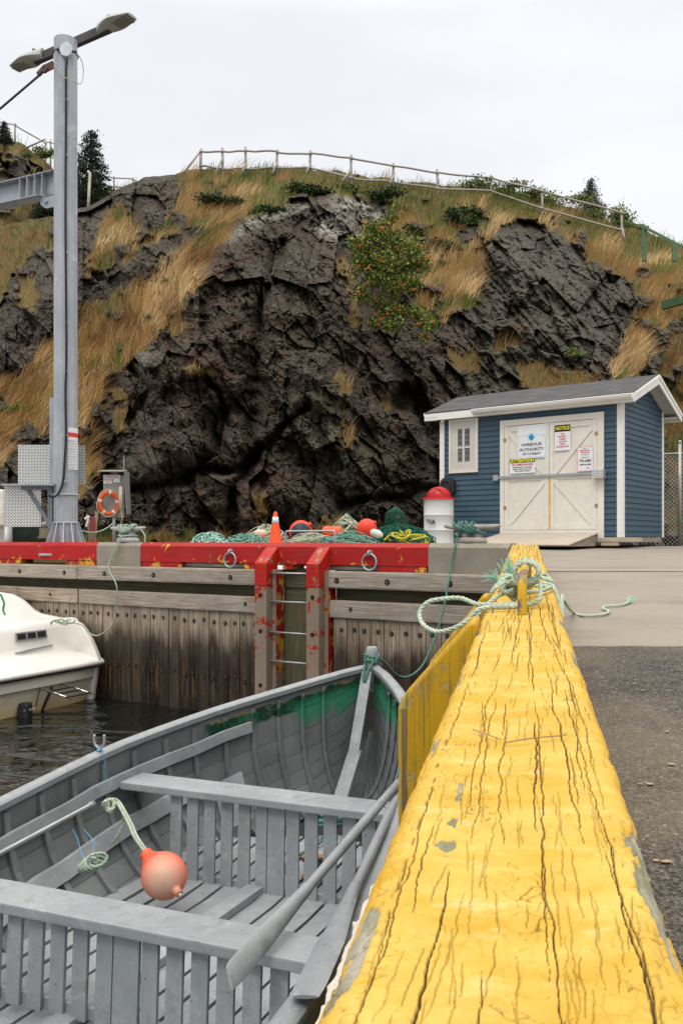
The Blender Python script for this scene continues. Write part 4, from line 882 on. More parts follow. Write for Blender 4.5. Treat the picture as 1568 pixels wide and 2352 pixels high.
# tail over the beam, hanging to the apron and trailing off
g = lambda p: tuple(FY.inverted() @ V(*p)) if False else None
T = [FYp(.11, 3.92, bt(3.9)+.02), FYp(.135, 3.82, bt(3.8)-.04), FYp(.15, 3.7, bt(3.7)-.12), V(1290, 1368, 4.0), V(1300, 1388, 4.05)]
def onground(vx, vy):
    Y = 4.0
    for _ in range(30): Y = (CZ-gz(Y)-.012)*F/(vy-HY)
    return V(vx, vy, Y)
T += [onground(x, y) for x, y in ((1316, 1407), (1340, 1414), (1370, 1413), (1392, 1409), (1396, 1402), (1384, 1398), (1390, 1393), (1415, 1391), (1432, 1388), (1443, 1383))]
mm = MB(); rope3(mm, T, .0075, n=6, k=6); m.v += mm.v; off = len(m.v)-len(mm.v); m.f += [[i+off for i in f] for f in mm.f]; m.uv += mm.uv; m.mi += mm.mi
ro = m.build('tied_rope', MROPEW, smooth=True, origin=FYp(0, 3.1, bt(3.1))); tag(ro, 'pale green twisted rope knotted round the yellow beam, its loop hanging over the water side', 'rope')
MFRAY = plain('frayed_aqua_fibre', (.28, .55, .44), .8)
m = MB(); rg2 = random.Random(3)
def fray(m, p, d, n, ln, sp=.5, r=.0011):
    p, d = Vector(p), Vector(d).normalized()
    for _ in range(n):
        q = d+Vector((rg2.gauss(0, sp), rg2.gauss(0, sp), rg2.gauss(0, sp))); q = q.normalized()*ln*rg2.uniform(.5, 1.1); m.tube([p, p+q*.5+Vector((0, 0, .002)), p+q-Vector((0, 0, .004))], r, 4, cap=False)
fray(m, onground(1443, 1383), (.5, .6, .1), 44, .075, .5); fray(m, FYp(-.12, 3.95, bt(3.9)+.02), (-.8, .2, .5), 30, .08, .25, .0016); fray(m, FYp(-.055, 3.42, bt(3.4)+.03), (-.15, .1, 1), 36, .12, .16, .0018)
m.build('frayed_end', MFRAY, ro)

# ================================================================== SHED
def paintw(name, col, dirt=(.45, .40, .30), amt=.35): return plain(name, col, .55, 0, .05, 3, .12, 40, dirt=dirt, dirtamt=amt)
b = NB('blue_vinyl'); v = b.co(); c = b.mix(b.ramp(b.noise(v, 2.0, 4), [(.3, 0.), (.7, 1.)]), (.040, .078, .112), (.050, .092, .130)); c = b.mix(b.ramp(b.noise(b.co('Object', (3, 3, .5)), 4, 5, .7), [(.55, 0.), (.75, .25)]), c, (.09, .13, .16)); MBLUE = b.fin(c, .5, 0, b.bump(b.noise(v, 60, 2), .08, .003))
MWHT = paintw('white_trim_paint', (.74, .73, .70)); MDOOR = paintw('cream_white_door_paint', (.68, .655, .59), (.50, .42, .27), .4)
b = NB('grey_shingles'); v = b.co('UV', (1, 1, 1)); br = b.n('ShaderNodeTexBrick'); b.L(v, br.inputs[0]); br.inputs['Scale'].default_value = 1; br.inputs['Brick Width'].default_value = .30; br.inputs['Row Height'].default_value = .14; br.inputs['Mortar Size'].default_value = .006
br.inputs['Color1'].default_value = (.050, .050, .055, 1); br.inputs['Color2'].default_value = (.088, .085, .09, 1); br.inputs['Mortar'].default_value = (.03, .03, .03, 1)
c = b.mix(b.ramp(b.noise(b.co(), 90, 4, .8), [(.4, 0.), (.7, .5)]), br.outputs[0], (.14, .135, .135)); MROOF = b.fin(c, .95, 0, b.bump(b.noise(b.co(), 120, 3), .5, .006))
MPLY = wood('grey_plywood', (.24, .20, .16), (.40, .35, .29), (.28, .23, .18), .3)
SW, SD, SH = 3.54, 2.27, 2.385      # front length, depth, wall height
shed = thing('harbour_shed', FS @ Vector((SW/2, -SD/2, -.15)), 'blue sided harbour shed with white trim and a grey shingle roof', 'shed')
EX = .0995; rise = .425; mid = -SD/2
def course(m, a, b_, zlo, zhi):      # one lap of siding between local points a, b (xy), lower edge proud
    a, b_ = Vector(a), Vector(b_); d = (b_-a).normalized(); n = Vector((d.y, -d.x, 0))
    return d, n
def lapwall(p0, p1, nrm, top, name):
    m = MB(FS); p0, p1, nrm = Vector(p0), Vector(p1), Vector(nrm); L = (p1-p0).length; d = (p1-p0)/L; z = 0; k = 0
    while True:
        z0, z1 = k*EX, (k+1)*EX
        a0, a1 = top(z0, L); b0, b1 = top(min(z1, top(None, L)), L)
        if a0 is None or z0 >= top(None, L): break
        z1 = min(z1, top(None, L))
        o0, o1 = nrm*.019, nrm*.001
        P = [p0+d*a0+o0+Vector((0, 0, z0)), p0+d*a1+o0+Vector((0, 0, z0)), p0+d*b1+o1+Vector((0, 0, z1)), p0+d*b0+o1+Vector((0, 0, z1)), p0+d*a0+Vector((0, 0, z0)), p0+d*a1+Vector((0, 0, z0))]
        m.add(P, [[0, 1, 2, 3], [4, 5, 1, 0]]); k += 1
    return m.build(name, MBLUE, shed)
def rect(z, L): return SH if z is None else (0, L)
def gable(z, L):
    zt = SH+rise
    if z is None: return zt
    if z <= SH: return (0, L)
    k = (z-SH)/rise*L/2; return (k, L-k)
lapwall((0, 0, 0), (SW, 0, 0), (0, 1, 0), rect, 'front_wall'); lapwall((0, -SD, 0), (0, 0, 0), (-1, 0, 0), gable, 'side_wall')
lapwall((SW, 0, 0), (SW, -SD, 0), (1, 0, 0), gable, 'side_wall'); lapwall((SW, -SD, 0), (0, -SD, 0), (0, -1, 0), rect, 'back_wall')
m = MB(FS); cw = .10
for (x, y) in ((0, 0), (SW, 0), (0, -SD), (SW, -SD)):
    sx, sy = (-1 if x == 0 else 1), (1 if y == 0 else -1)
    m = MB(FS); xa_, xb__ = sorted((x-sx*(cw-.02), x+sx*.022)); ya_, yb_ = sorted((y+sy*.020, y-sy*.0)); m.box((xa_, min(y, y+sy*.024), -.015), (xb__, max(y, y+sy*.024), SH-.01))
    m.box((min(x, x+sx*.022), min(y-sy*.08, y-sy*.001), -.015), (max(x, x+sx*.022), max(y-sy*.08, y-sy*.001), SH-.01)); m.build('corner_board', MWHT, shed, bevel=.003)
# roof: two shingled slopes with a little thickness
roof_z = lambda y: SH+.075+rise*(1-abs(y-mid)/(SD/2)); OHF, OHB, OHG = .17, .31, .255
ang = rise/(SD/2)
roof = None
for sg, oh in ((1, OHF), (-1, OHB)):
    m = MB(FS); ye = 0+oh if sg == 1 else -SD-oh; za, ze = roof_z(mid)+.02, roof_z(ye)+.02; nn = 12; G = []
    for i in range(nn+1):
        t = i/nn; G.append([Vector((-OHG-.015+(SW+2*OHG+.03)*q/6, mid+(ye-mid)*t, za+(ze-za)*t+(.004 if i % 2 else 0))) for q in range(7)])
    G = [[G[i][q] for i in range(nn+1)] for q in range(7)]; m.grid(G)
    m.prism([(-OHG-.015, mid, za-.004), (-OHG-.015, ye, ze-.004), (-OHG-.015, ye, ze-.024), (-OHG-.015, mid, za-.024)], (SW+2*OHG+.03, 0, 0))
    m.build('roof_slope', MROOF, shed)
MSOF = plain('grey_soffit', (.48, .49, .46), .6, 0, .06, 4)
m = MB(FS); zf = roof_z(OHF)
m.box((-OHG, OHF-.022, zf-.135), (SW+OHG, OHF, zf+.008)); m.build('front_fascia', MWHT, shed)
m = MB(FS); m.box((-OHG, -SD-OHB, roof_z(-SD-OHB)-.135), (SW+OHG, -SD-OHB+.022, roof_z(-SD-OHB)+.008)); m.build('back_fascia', MWHT, shed)
m = MB(FS); m.box((-OHG+.02, .001, zf-.128), (SW+OHG-.02, OHF-.023, zf-.118)); m.box((-OHG+.02, -SD-OHB+.023, zf-.128), (SW+OHG-.02, -SD-.001, zf-.118)); m.build('soffit', MWHT, shed)
for xg, sg in ((-OHG, -1), (SW+OHG, 1)):
    m = MB(FS)
    for ye in (OHF, -SD-OHB):
        z0, z1 = roof_z(mid)+.012, roof_z(ye)+.012; m.prism([(xg, mid, z0), (xg, ye, z1), (xg, ye, z1-.15), (xg, mid, z0-.165)], (sg*.024, 0, 0)); m.prism([(xg+sg*.024, mid, z0+.002), (xg+sg*.024, ye, z1+.002), (xg+sg*.024, ye, z1-.05), (xg+sg*.024, mid, z0-.055)], (sg*.014, 0, 0))
    m.build('barge_board', MWHT, shed)
    m = MB(FS)
    for ye in (OHF, -SD-OHB):
        z0, z1 = roof_z(mid)-.03, roof_z(ye)-.03; xa1, xb1 = sorted((xg, 0 if sg < 0 else SW))
        n_ = 9
        m.prism([(xa1, mid, z0-.05), (xa1, ye, z1-.05), (xa1, ye, z1-.06), (xa1, mid, z0-.06)], (xb1-xa1, 0, 0))
        for q in range(1, 11): t = q/11; m.beam((xa1, mid+(ye-mid)*t, z0+(z1-z0)*t-.061), (xb1, mid+(ye-mid)*t, z0+(z1-z0)*t-.061), .006, .006)
    m.build('gable_soffit', MSOF, shed)
m = MB(FS); xg0 = -OHG+.005; xg1 = onplane(FS, 1087, 930, OHF)[0]
sec_ = [(OHF+.001, zf-.015), (OHF+.105, zf-.010), (OHF+.110, zf-.020), (OHF+.095, zf-.060), (OHF+.075, zf-.085), (OHF+.03, zf-.100), (OHF+.001, zf-.100)]
m.prism([(xg0, y, z) for y, z in sec_], (xg1-xg0, 0, 0)); m.build('gutter', MWHT, shed)
m = MB(FS); m.box((-.01, -SD+.1, -.10), (SW, .015, -.012), ch=.006); m.build('floor_skid', MPLY, shed)
m = MB(FS); m.box((-.32, -.1, -.092), (.9, .04, -.020), ch=.006); m.box((.05, -.03, -.155), (.35, .03, -.093)); m.build('sill_timber', wood('pale_timber', (.34, .29, .21), (.52, .46, .35), (.40, .34, .25)), shed)
# door
P_ = lambda vx, vy: onplane(FS, vx, vy, .03)
dxl, dzt = P_(1148, 968)[0], P_(1267, 956)[1]; dxr = P_(1386, 950)[0]; dzb = .12
door = MB(FS)
def bx(m, x0, x1, z0, z1, y0, y1, ch=.002): m.box((min(x0, x1), y0, min(z0, z1)), (max(x0, x1), y1, max(z0, z1)), ch=ch)
m = MB(FS); tw = .085
bx(m, dxl, dxl-tw, -.03, dzt, .014, .045); bx(m, dxr, dxr+tw+.03, -.03, dzt, .014, .045); bx(m, dxl-tw, dxr+tw+.03, dzt-.11, dzt-.002, .014, .043); bx(m, dxl-tw, dxr+tw, .06, dzb, .014, .050)
m.build('door_frame', MDOOR, shed)
ix0, ix1 = dxr+tw+.035, dxl-tw-.005; im = (ix0+ix1)/2; zt_, zb_ = dzt-.115, dzb+.006
for s_, (x0, x1) in enumerate(((ix0, im-.004), (im+.004, ix1))):
    lf = MB(FS); bx(lf, x0, x1, zb_, zt_, .010, .022); leaf = lf.build('door_leaf', MDOOR, shed)
    r = MB(FS); w_ = .085
    bx(r, x0, x0+w_, zb_, zt_, .0225, .040); bx(r, x1-w_, x1, zb_, zt_, .0225, .040)
    zmid = P_(1267, 1090)[1]
    for za_ in (zb_, zmid-.09, zt_-w_-.02): bx(r, x0+w_+.001, x1-w_-.001, za_, za_+w_+.015, .0225, .038)
    a_, c_ = (x0+w_, x1-w_) if s_ == 0 else (x1-w_, x0+w_)     # a = outer side (right leaf: low x)
    for (z_in, z_out, zz0, zz1) in ((0, 1, zmid+.02, zt_-w_-.03), (1, 0, zb_+w_+.02, zmid-.095)):
        p0 = (a_, .030, zz1 if z_in == 0 else zz0); p1 = (c_, .030, zz0 if z_in == 0 else zz1)
        r.beam(p0, p1, .012, .08, up=(0, 1, .0001)) if False else r.prism([(p0[0], .0225, p0[2]-.0), (p1[0], .0225, p1[2]-.0), (p1[0]+(.0), .0225, p1[2]+(.10 if p1[2] < p0[2] else -.10)), (p0[0], .0225, p0[2]+(.10 if False else (.0)))], (0, .0135, 0)) if False else r.add(*[(lambda d, q: ([Vector(p0)+q, Vector(p0)-q, Vector(p1)-q, Vector(p1)+q, Vector(p0)+q+Vector((0, .008, 0)), Vector(p0)-q+Vector((0, .008, 0)), Vector(p1)-q+Vector((0, .008, 0)), Vector(p1)+q+Vector((0, .008, 0))], [[0, 1, 2, 3], [4, 5, 6, 7], [0, 1, 5, 4], [1, 2, 6, 5], [2, 3, 7, 6], [3, 0, 4, 7]]))((Vector(p1)-Vector(p0)), Vector(((Vector(p1)-Vector(p0)).z, 0, -(Vector(p1)-Vector(p0)).x)).normalized()*.045)][0])
    r.build('door_brace', MDOOR, leaf)
    h_ = MB(FS); xh = x0+.01 if s_ == 0 else x1-.01
    for zz in (.5, 1.75): bx(h_, xh-.03, xh+.03, zz, zz+.07, .0405, .046)
    h_.build('hinge', plain('rusty_brass', (.35, .25, .12), .6, .4), leaf)
m = MB(FS); bx(m, im-.028, im+.012, zb_+.01, zmid-.02, .0405, .0425, 0); m.build('rust_streak', plain('rust_stain', (.66, .40, .11), .8, 0, .2, 5), shed)
zb1 = P_(1267, 1092)[1]; xl1, xr1 = P_(1142, 1095)[0], P_(1370, 1090)[0]
m = MB(FS); m.beam((xl1, .062, zb1), (xr1, .062, zb1), .022, .045); m.build('security_bar', MSTEEL, shed)
m = MB(FS); bx(m, xl1-.03, xl1+.07, zb1-.05, zb1+.05, .05, .085); m.build('bar_bracket', MSTEEL, shed)
MTREAD = None
b = NB('diamond_plate'); v = b.co('UV', (1, 1, 1), (0, 0, R(45))); ch_ = b.n('ShaderNodeTexBrick'); b.L(v, ch_.inputs[0]); ch_.inputs['Scale'].default_value = 1; ch_.inputs['Brick Width'].default_value = .060; ch_.inputs['Row Height'].default_value = .030; ch_.inputs['Mortar Size'].default_value = .008; ch_.inputs['Mortar Smooth'].default_value = .6
c = b.mix(ch_.outputs['Fac'], (.72, .72, .70), (.27, .27, .26)); MTREAD = b.fin(c, .38, .55, b.bump(ch_.outputs['Fac'], -.5, .004))
m = MB(FS); x_, z_ = P_(1378, 1089); m.box((x_-.10, .046, z_-.075), (x_+.10, .17, z_+.075), ch=.004); m.build('lock_box', MTREAD, shed)
# window
wx0, wz1 = P_(1031, 966); wx1, wz0 = P_(1097, 1084)
wz1 = P_(1064, 962)[1]; wz0 = P_(1064, 1086)[1]
m = MB(FS); bx(m, wx1, wx0, wz0, wz0+.05, .014, .05); bx(m, wx1, wx0, wz1-.05, wz1, .014, .05); bx(m, wx1, wx1+.05, wz0+.051, wz1-.051, .014, .05); bx(m, wx0-.05, wx0, wz0+.051, wz1-.051, .014, .05); wnd = m.build('window', MDOOR, shed)
MSHUT = paintw('shutter_paint', (.56, .545, .50)); hx = (wx0+wx1)/2; a0, a1 = wx1+.052, wx0-.052; z0_, z1_ = wz0+.052, wz1-.052; hz = z0_+(z1_-z0_)*.47
m = MB(FS); cxs = [a0, hx-.085-.0, hx-.022, hx+.022, hx+.085, a1]
cxs = [a0, hx-.135, hx-.025, hx+.025, hx+.125, a1]; czs = [z0_, z0_+.16, hz-.02, hz+.02, z1_-.14, z1_]
for i in range(5):
    for j in range(5):
        if i in (1, 3) and j in (1, 3): continue
        m.box((cxs[i], .014, czs[j]), (cxs[i+1], .030, czs[j+1]))
m.build('shutter', MSHUT, wnd)
b = NB('expanded_mesh'); v = b.co('UV', (1, 1, 1), (0, 0, R(40))); br = b.n('ShaderNodeTexBrick'); b.L(v, br.inputs[0]); br.inputs['Scale'].default_value = 1; br.inputs['Brick Width'].default_value = .03; br.inputs['Row Height'].default_value = .022; br.inputs['Mortar Size'].default_value = .006
MMESH = b.fin(b.mix(br.outputs['Fac'], (.05, .045, .04), (.20, .19, .17)), .6)
m = MB(FS); m.box((cxs[1]-.01, .008, czs[1]-.01), (cxs[4]+.01, .0135, czs[4]+.01)); m.build('mesh_panel', MMESH, wnd)
# camera under the eave
m = MB(FS); xk, zk = onplane(FS, 1003, 958, .1)[0], zf-.15
m.lathe([(.045, 0), (.05, .03), (.05, .08), (.02, .09)], (xk-.1, .09, zk-.03), 14); m.cur = 1; m.lathe([(.028, 0), (.026, .012), (.001, .015)], (xk-.08, .135, zk), 12, axis=(.4, 1, -.2)); m.build('security_camera', [MWHT, MHOLE], shed, smooth=True)
# ramp
m = MB(FS); rx0, rx1 = P_(1369, 1230)[0]+.0, P_(1150, 1230)[0]-.02
RF = 1.32; gzr = -.165
m.prism([(rx0, .052, .045), (rx0, RF, gzr+.015), (rx0, RF, gzr), (rx0, .052, gzr)], (rx1-rx0, 0, 0))
rp_ = thing('entry_ramp', FS @ Vector(((rx0+rx1)/2, .7, gzr)), 'grey plywood ramp sloping up to the white double doors', 'ramp'); m.build('ramp_body', MPLY, rp_, bevel=.003)
m = MB(FS); m.prism([(rx0-.03, .056, .062), (rx0-.03, RF+.02, gzr+.032), (rx0-.03, RF+.02, gzr+.017), (rx0-.03, .056, .047)], (rx1-rx0+.06, 0, 0)); m.build('ramp_deck', wood('ramp_deck_ply', (.36, .31, .25), (.50, .44, .37), (.42, .37, .31), .25), rp_)
# signs
MSW = plain('sign_white', (.72, .74, .76), .4, 0, .03); MBLK = plain('sign_black', (.012, .012, .013), .5); MYEL = plain('sign_yellow', (.78, .70, .02), .45, 0, .03); MSRED = plain('sign_red', (.60, .05, .05), .5, 0, .05); MLB = plain('sign_light_blue', (.30, .55, .75), .4); MDB = plain('sign_mid_blue', (.03, .22, .42), .4)
def FSign(vx0, vy0, vx1, vy1, y=.043):
    a, b_ = onplane(FS, vx0, vy0, y), onplane(FS, vx1, vy1, y); return a[0], a[1], b_[0], b_[1]
def plane_at(x, z, y): 
    M = FS.copy() @ Matrix.Translation((x, y, z)); Q = Matrix(((-1, 0, 0, 0), (0, 0, 1, 0), (0, 1, 0, 0), (0, 0, 0, 1))); return M @ Q
def signboard(vc, w, h, label, back=MSW, y=.043, tilt=0):
    x, z = onplane(FS, vc[0], vc[1], y); P = plane_at(x, z, y); t = thing('door_sign', P @ Vector((0, -h/2, 0)), label, 'sign')
    m = MB(P); m.box((-w/2, -h/2, -.001), (w/2, h/2, .004), ch=.0015); m.build('panel', back, t); return t, P
def letters(t, P, rows, mat, name='lettering'):
    m = MB(P)
    for (s, size, x, y, wide, bold) in rows: m.text(s, size, Matrix.Translation((x, y, .0062)), wide, bold)
    return m.build(name, mat, t)
def bars(t, P, rows, mat, name='fine_print'):
    m = MB(P); rg_ = random.Random(9)
    for (x0, x1, y, h) in rows:
        x = x0
        while x < x1:
            l = rg_.uniform(.01, .035); m.box((x, y-h/2, .0045), (min(x+l, x1), y+h/2, .006)); x += l+.006
    return m.build(name, mat, t)
def rrect(m, w, h, r, th, z=.0055):
    pts = []
    for (cx_, cy_, a0) in ((w/2-r, h/2-r, 0), (-w/2+r, h/2-r, 90), (-w/2+r, -h/2+r, 180), (w/2-r, -h/2+r, 270)):
        for a in range(a0, a0+91, 15): pts.append((cx_+r*math.cos(R(a)), cy_+r*math.sin(R(a))))
    n = len(pts); inner = [(p[0]*(1-2*th/w), p[1]*(1-2*th/h)) for p in pts]
    m.add([(p[0], p[1], z) for p in pts]+[(p[0], p[1], z) for p in inner], [[i, (i+1) % n, n+(i+1) % n, n+i] for i in range(n)])
t, P = signboard((1220, 1014), .56, .60, 'harbour authority sign with a blue ship emblem on the left door')
letters(t, P, [('HARBOUR', .075, 0, -.055, 1.12, .0012), ('AUTHORITY', .075, 0, -.145, 1.12, .0012), ('OF TORBAY', .060, 0, -.225, 1.1, .0008)], MBLK)
m = MB(P); rrect(m, .52, .42, .05, .006) if False else None
m = MB(Matrix(P) @ Matrix.Translation((0, -.085, 0))); rrect(m, .53, .40, .045, .007); m.build('border', MLB, t)
m = MB(P); m.add([(0, .02, .0056)]+[(.075*math.cos(R(a)), .085+.075*math.sin(R(a)), .0056) for a in range(0, 360, 15)], [[i+1, (i+1) % 24+1, 0] for i in range(24)]); m.build('emblem_disc', plain('emblem_sky', (.40, .66, .80), .4), t)
m = MB(P); m.add([(-.06, .10, .0064), (.05, .10, .0064), (.035, .04, .0064), (0, .015, .0064), (-.035, .04, .0064)], [[0, 1, 2, 3, 4]]); m.add([(-.03, .105, .0064), (.02, .105, .0064), (.02, .13, .0064), (-.03, .13, .0064)], [[0, 1, 2, 3]]); m.build('emblem_ship', MDB, t)
t, P = signboard((1199, 1070), .50, .27, 'black, yellow and red ATTENTION sign low on the left door')
m = MB(P); m.box((-.245, .055, .0042), (.245, .13, .0052)); m.build('header', MBLK, t); letters(t, P, [('ATTENTION', .078, 0, .091, 1.05, .003)], MYEL)
letters(t, P, [('THIS IS A COMMERCIAL FISHING HARBOUR', .043, 0, .022, .50, .0012)], MSRED, 'red_lettering'); letters(t, P, [('TO ENSURE THE SAFETY OF ALL USERS, PLEASE', .026, 0, -.025, .68, .0004), ('ADHERE TO THE RULES AND REGULATIONS AS', .026, 0, -.06, .68, .0004), ('POSTED THROUGHOUT THE FACILITY.', .026, 0, -.095, .68, .0004)], MBLK, 'small_lettering')
t, P = signboard((1291, 1005), .30, .46, 'NOTICE sign with red lettering about video surveillance at the top of the right door')
m = MB(P); m.box((-.145, .105, .0042), (.145, .225, .0052)); m.build('header', MBLK, t); letters(t, P, [('NOTICE', .085, 0, .165, .82, .003)], MYEL)
letters(t, P, [(s, .040, 0, .06-.044*i, w_, .0008) for i, (s, w_) in enumerate((('THIS', .8), ('PROPERTY', .85), ('UNDER', .85), ('24 HOUR', .85), ('VIDEO', .85), ('SURVEILLANCE', .85)))], MSRED, 'red_lettering')
t, P = signboard((1343, 1054), .30, .44, 'red bordered environmental emergencies sign on the right door')
m = MB(P); rrect(m, .285, .425, .02, .007); m.build('border', MSRED, t)
letters(t, P, [('ENVIRONMENTAL', .030, 0, .145, .85, .0004), ('EMERGENCIES', .030, 0, .112, .85, .0004)], MSRED, 'red_lettering'); letters(t, P, [('REPORT ALL', .018, 0, .18, .9, 0), ('CALL COAST GUARD', .018, 0, .075, .8, 0), ('OR', .018, 0, .05, .9, 0), ('HARBOUR AUTHORITY', .018, 0, .025, .8, 0), ('772-2083', .062, 0, -.035, .9, .0014), ('1-800-563-9089', .036, 0, -.10, .92, .0008), ('CANADA', .02, .05, -.16, .9, 0)], MBLK)
# hose reel or meter box on shed wall near the drum
x_, z_ = onplane(FS, 1026, 1116, .1); t = thing('cable_reel', FS @ Vector((x_, .05, z_-.12)), 'black round topped cable reel on the shed wall behind the waste drum', 'cable reel')
MPLA = plain('black_plastic', (.025, .025, .028), .45)
m = MB(FS); prof = []
for a in range(0, 181, 15): prof.append((x_+.155*math.cos(R(a)), .02, z_+.04+.13*math.sin(R(a))))
prof += [(x_-.155, .02, z_-.13), (x_-.10, .02, z_-.17), (x_+.10, .02, z_-.17), (x_+.155, .02, z_-.13)]; m.prism(prof, (0, .10, 0)); m.build('case', MPLA, t, bevel=.012)
m = MB(FS); m.tube([(x_+.0+.10*math.cos(R(a)), .125, z_+.0+.10*math.sin(R(a))) for a in range(0, 360, 20)], .018, 8, closed=True); m.build('rim', MPLA, t, smooth=True)
m = MB(FS); m.tube(sag((x_-.03, .12, z_-.12), (x_-.22, .25, -.0), .01), .005, 6); m.build('cord', MROPEW, t, smooth=True)
# ================================================================== OPEN GREY BOAT
sv = [-.6, 0, 1.0, 2.1, 2.8, 3.42, 4.0, 4.48, 5.0, 5.32, 5.7, 6.0, 6.25, 6.45, 6.58]
glv = [-2.72, -2.80, -2.96, -3.08, -3.15, -3.20, -3.235, -3.235, -3.13, -3.02, -2.86, -2.70, -2.56, -2.44, -2.345]
grv = [-1.16, -1.10, -1.03, -1.03, -1.07, -1.15, -1.25, -1.35, -1.50, -1.60, -1.75, -1.90, -2.05, -2.19, -2.30]
zgv = [.74, .72, .69, .68, .68, .70, .73, .76, .80, .84, .88, .92, .96, .985, 1.0]
GL = lambda s: float(np.interp(s, sv, glv)); GR = lambda s: float(np.interp(s, sv, grv)); ZG = lambda s: float(np.interp(s, sv, zgv))
def sm(f, s, w=.22): return (f(s-w)+2*f(s)+f(s+w))/4 if s < 6.3 else f(s)
ZB = lambda s: float(np.interp(s, [-.6, 2.7, 4.4, 5.4, 6.0, 6.35, 6.58], [.05, -.10, -.16, -.12, -.02, .12, .50]))
FZ = lambda s: float(np.interp(s, [0, 2.7, 4.35, 5.4, 6.5], [.22, .13, .03, .06, .2]))
def hullpt(s, th, off=0.0):      # th -90 (left gunwale) .. 90 (right)
    l, r, zg, zb = sm(GL, s), sm(GR, s), sm(ZG, s), ZB(s); c, hw = (l+r)/2, (r-l)/2-off
    a = R(th); sn = math.copysign(abs(math.sin(a))**.80, a); return Vector((c+hw*sn, s, zg-(zg-zb-off)*(max(0, math.cos(a))**.92)))
boat = thing('open_boat', FB @ Vector((-2.2, 3, -.1)), 'grey painted wooden rowing boat tied by its bow beside the yellow kerb', 'boat')
b = NB('grey_boat_paint'); v = b.co(); n = b.noise(v, 2.4, 6, .65)
c = b.mix(b.ramp(n, [(.35, 0.), (.65, 1.)]), (.205, .225, .240), (.295, .318, .335)); c = b.mix(b.ramp(b.noise(b.co('Object', (1, 1, 1)), 11, 7, .75), [(.56, 0.), (.70, .55)]), c, (.42, .435, .44))
c = b.mix(b.ramp(b.noise(v, 5, 7, .75), [(.56, 0.), (.68, .5)]), c, (.12, .115, .105)); c = b.mix(b.ramp(b.vor(v, 17), [(.045, .9), (.075, 0.)]), c, (.05, .04, .035)); c = b.mix(b.ramp(b.noise(b.co('UV', (3, 40, 1)), 2, 5, .7), [(.60, 0.), (.68, .55)]), c, (.13, .12, .105)); c = b.mix(b.ramp(b.noise(v, 7, 7, .8), [(.64, 0.), (.67, .8)]), c, (.17, .135, .10))
gr = b.noise(b.co('UV', (2, 50, 1)), 2, 4, .6); MBOAT = b.fin(c, b.ramp(b.noise(v, 8, 4), [(.3, .38), (.7, .58)]), 0, b.bump(b.math('ADD', gr, b.noise(v, 60, 4)), .28, .004), .5)
b = NB('shaded_grey_hull_with_green_band'); v = b.co(); n = b.noise(v, 2.4, 6, .65)
c = b.mix(b.ramp(n, [(.35, 0.), (.65, 1.)]), (.105, .115, .12), (.165, .178, .184)); c = b.mix(b.ramp(b.noise(v, 13, 7, .75), [(.55, 0.), (.70, .5)]), c, (.10, .105, .10))  # darker grey than the other boat paint: inside shade put into the colour
dn = b.attr('down').outputs['Fac']; st = b.attr('station').outputs['Fac']; w_ = b.math('MULTIPLY', b.math('SUBTRACT', b.noise(v, 6, 5, .7), .5), .14)
d1 = b.math('ADD', dn, w_); band = b.math('MULTIPLY', b.ramp(d1, [(.075, 0.), (.080, 1.), (.185, 1.), (.195, 0.)]), b.ramp(b.math('MULTIPLY', b.math('ADD', st, w_), .1), [(.518, 0.), (.523, 1.)]))
gcol = b.mix(b.ramp(b.noise(v, 9, 5, .7), [(.50, 0.), (.60, 1.)]), (.008, .045, .025), (.02, .13, .07)); band = b.math('MULTIPLY', band, b.ramp(b.noise(v, 7, 6, .75), [(.36, .3), (.46, 1.)])); c = b.mix(band, c, gcol)
edge_ = b.math('MULTIPLY', b.ramp(d1, [(.060, 0.), (.078, 1.), (.09, 0.)]), b.ramp(b.math('MULTIPLY', st, .1), [(.52, 0.), (.525, 1.)])); c = b.mix(b.math('MULTIPLY', edge_, b.ramp(b.noise(v, 20, 4, .7), [(.5, 0.), (.56, 1.)])), c, (.30, .19, .04))
drip = b.math('MULTIPLY', b.ramp(b.math('ADD', dn, b.math('MULTIPLY', b.noise(b.co('Object', (14, 14, 1.2)), 1, 4, .7), -.5)), [(-.02, 1.), (.08, 0.)]), b.ramp(b.math('MULTIPLY', st, .1), [(.59, 0.), (.60, .9)])); c = b.mix(b.math('MULTIPLY', drip, b.ramp(dn, [(.10, 0.), (.16, 1.)])), c, (.03, .20, .11))
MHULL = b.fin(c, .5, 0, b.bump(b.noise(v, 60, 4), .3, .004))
SS = list(np.concatenate([np.linspace(-.6, 5.2, 36), np.linspace(5.3, 6.58, 22)])); TH = [-90, -80, -70, -60, -51, -42, -33, -24, -15, -7, 0, 7, 15, 24, 33, 42, 51, 60, 70, 80, 90]
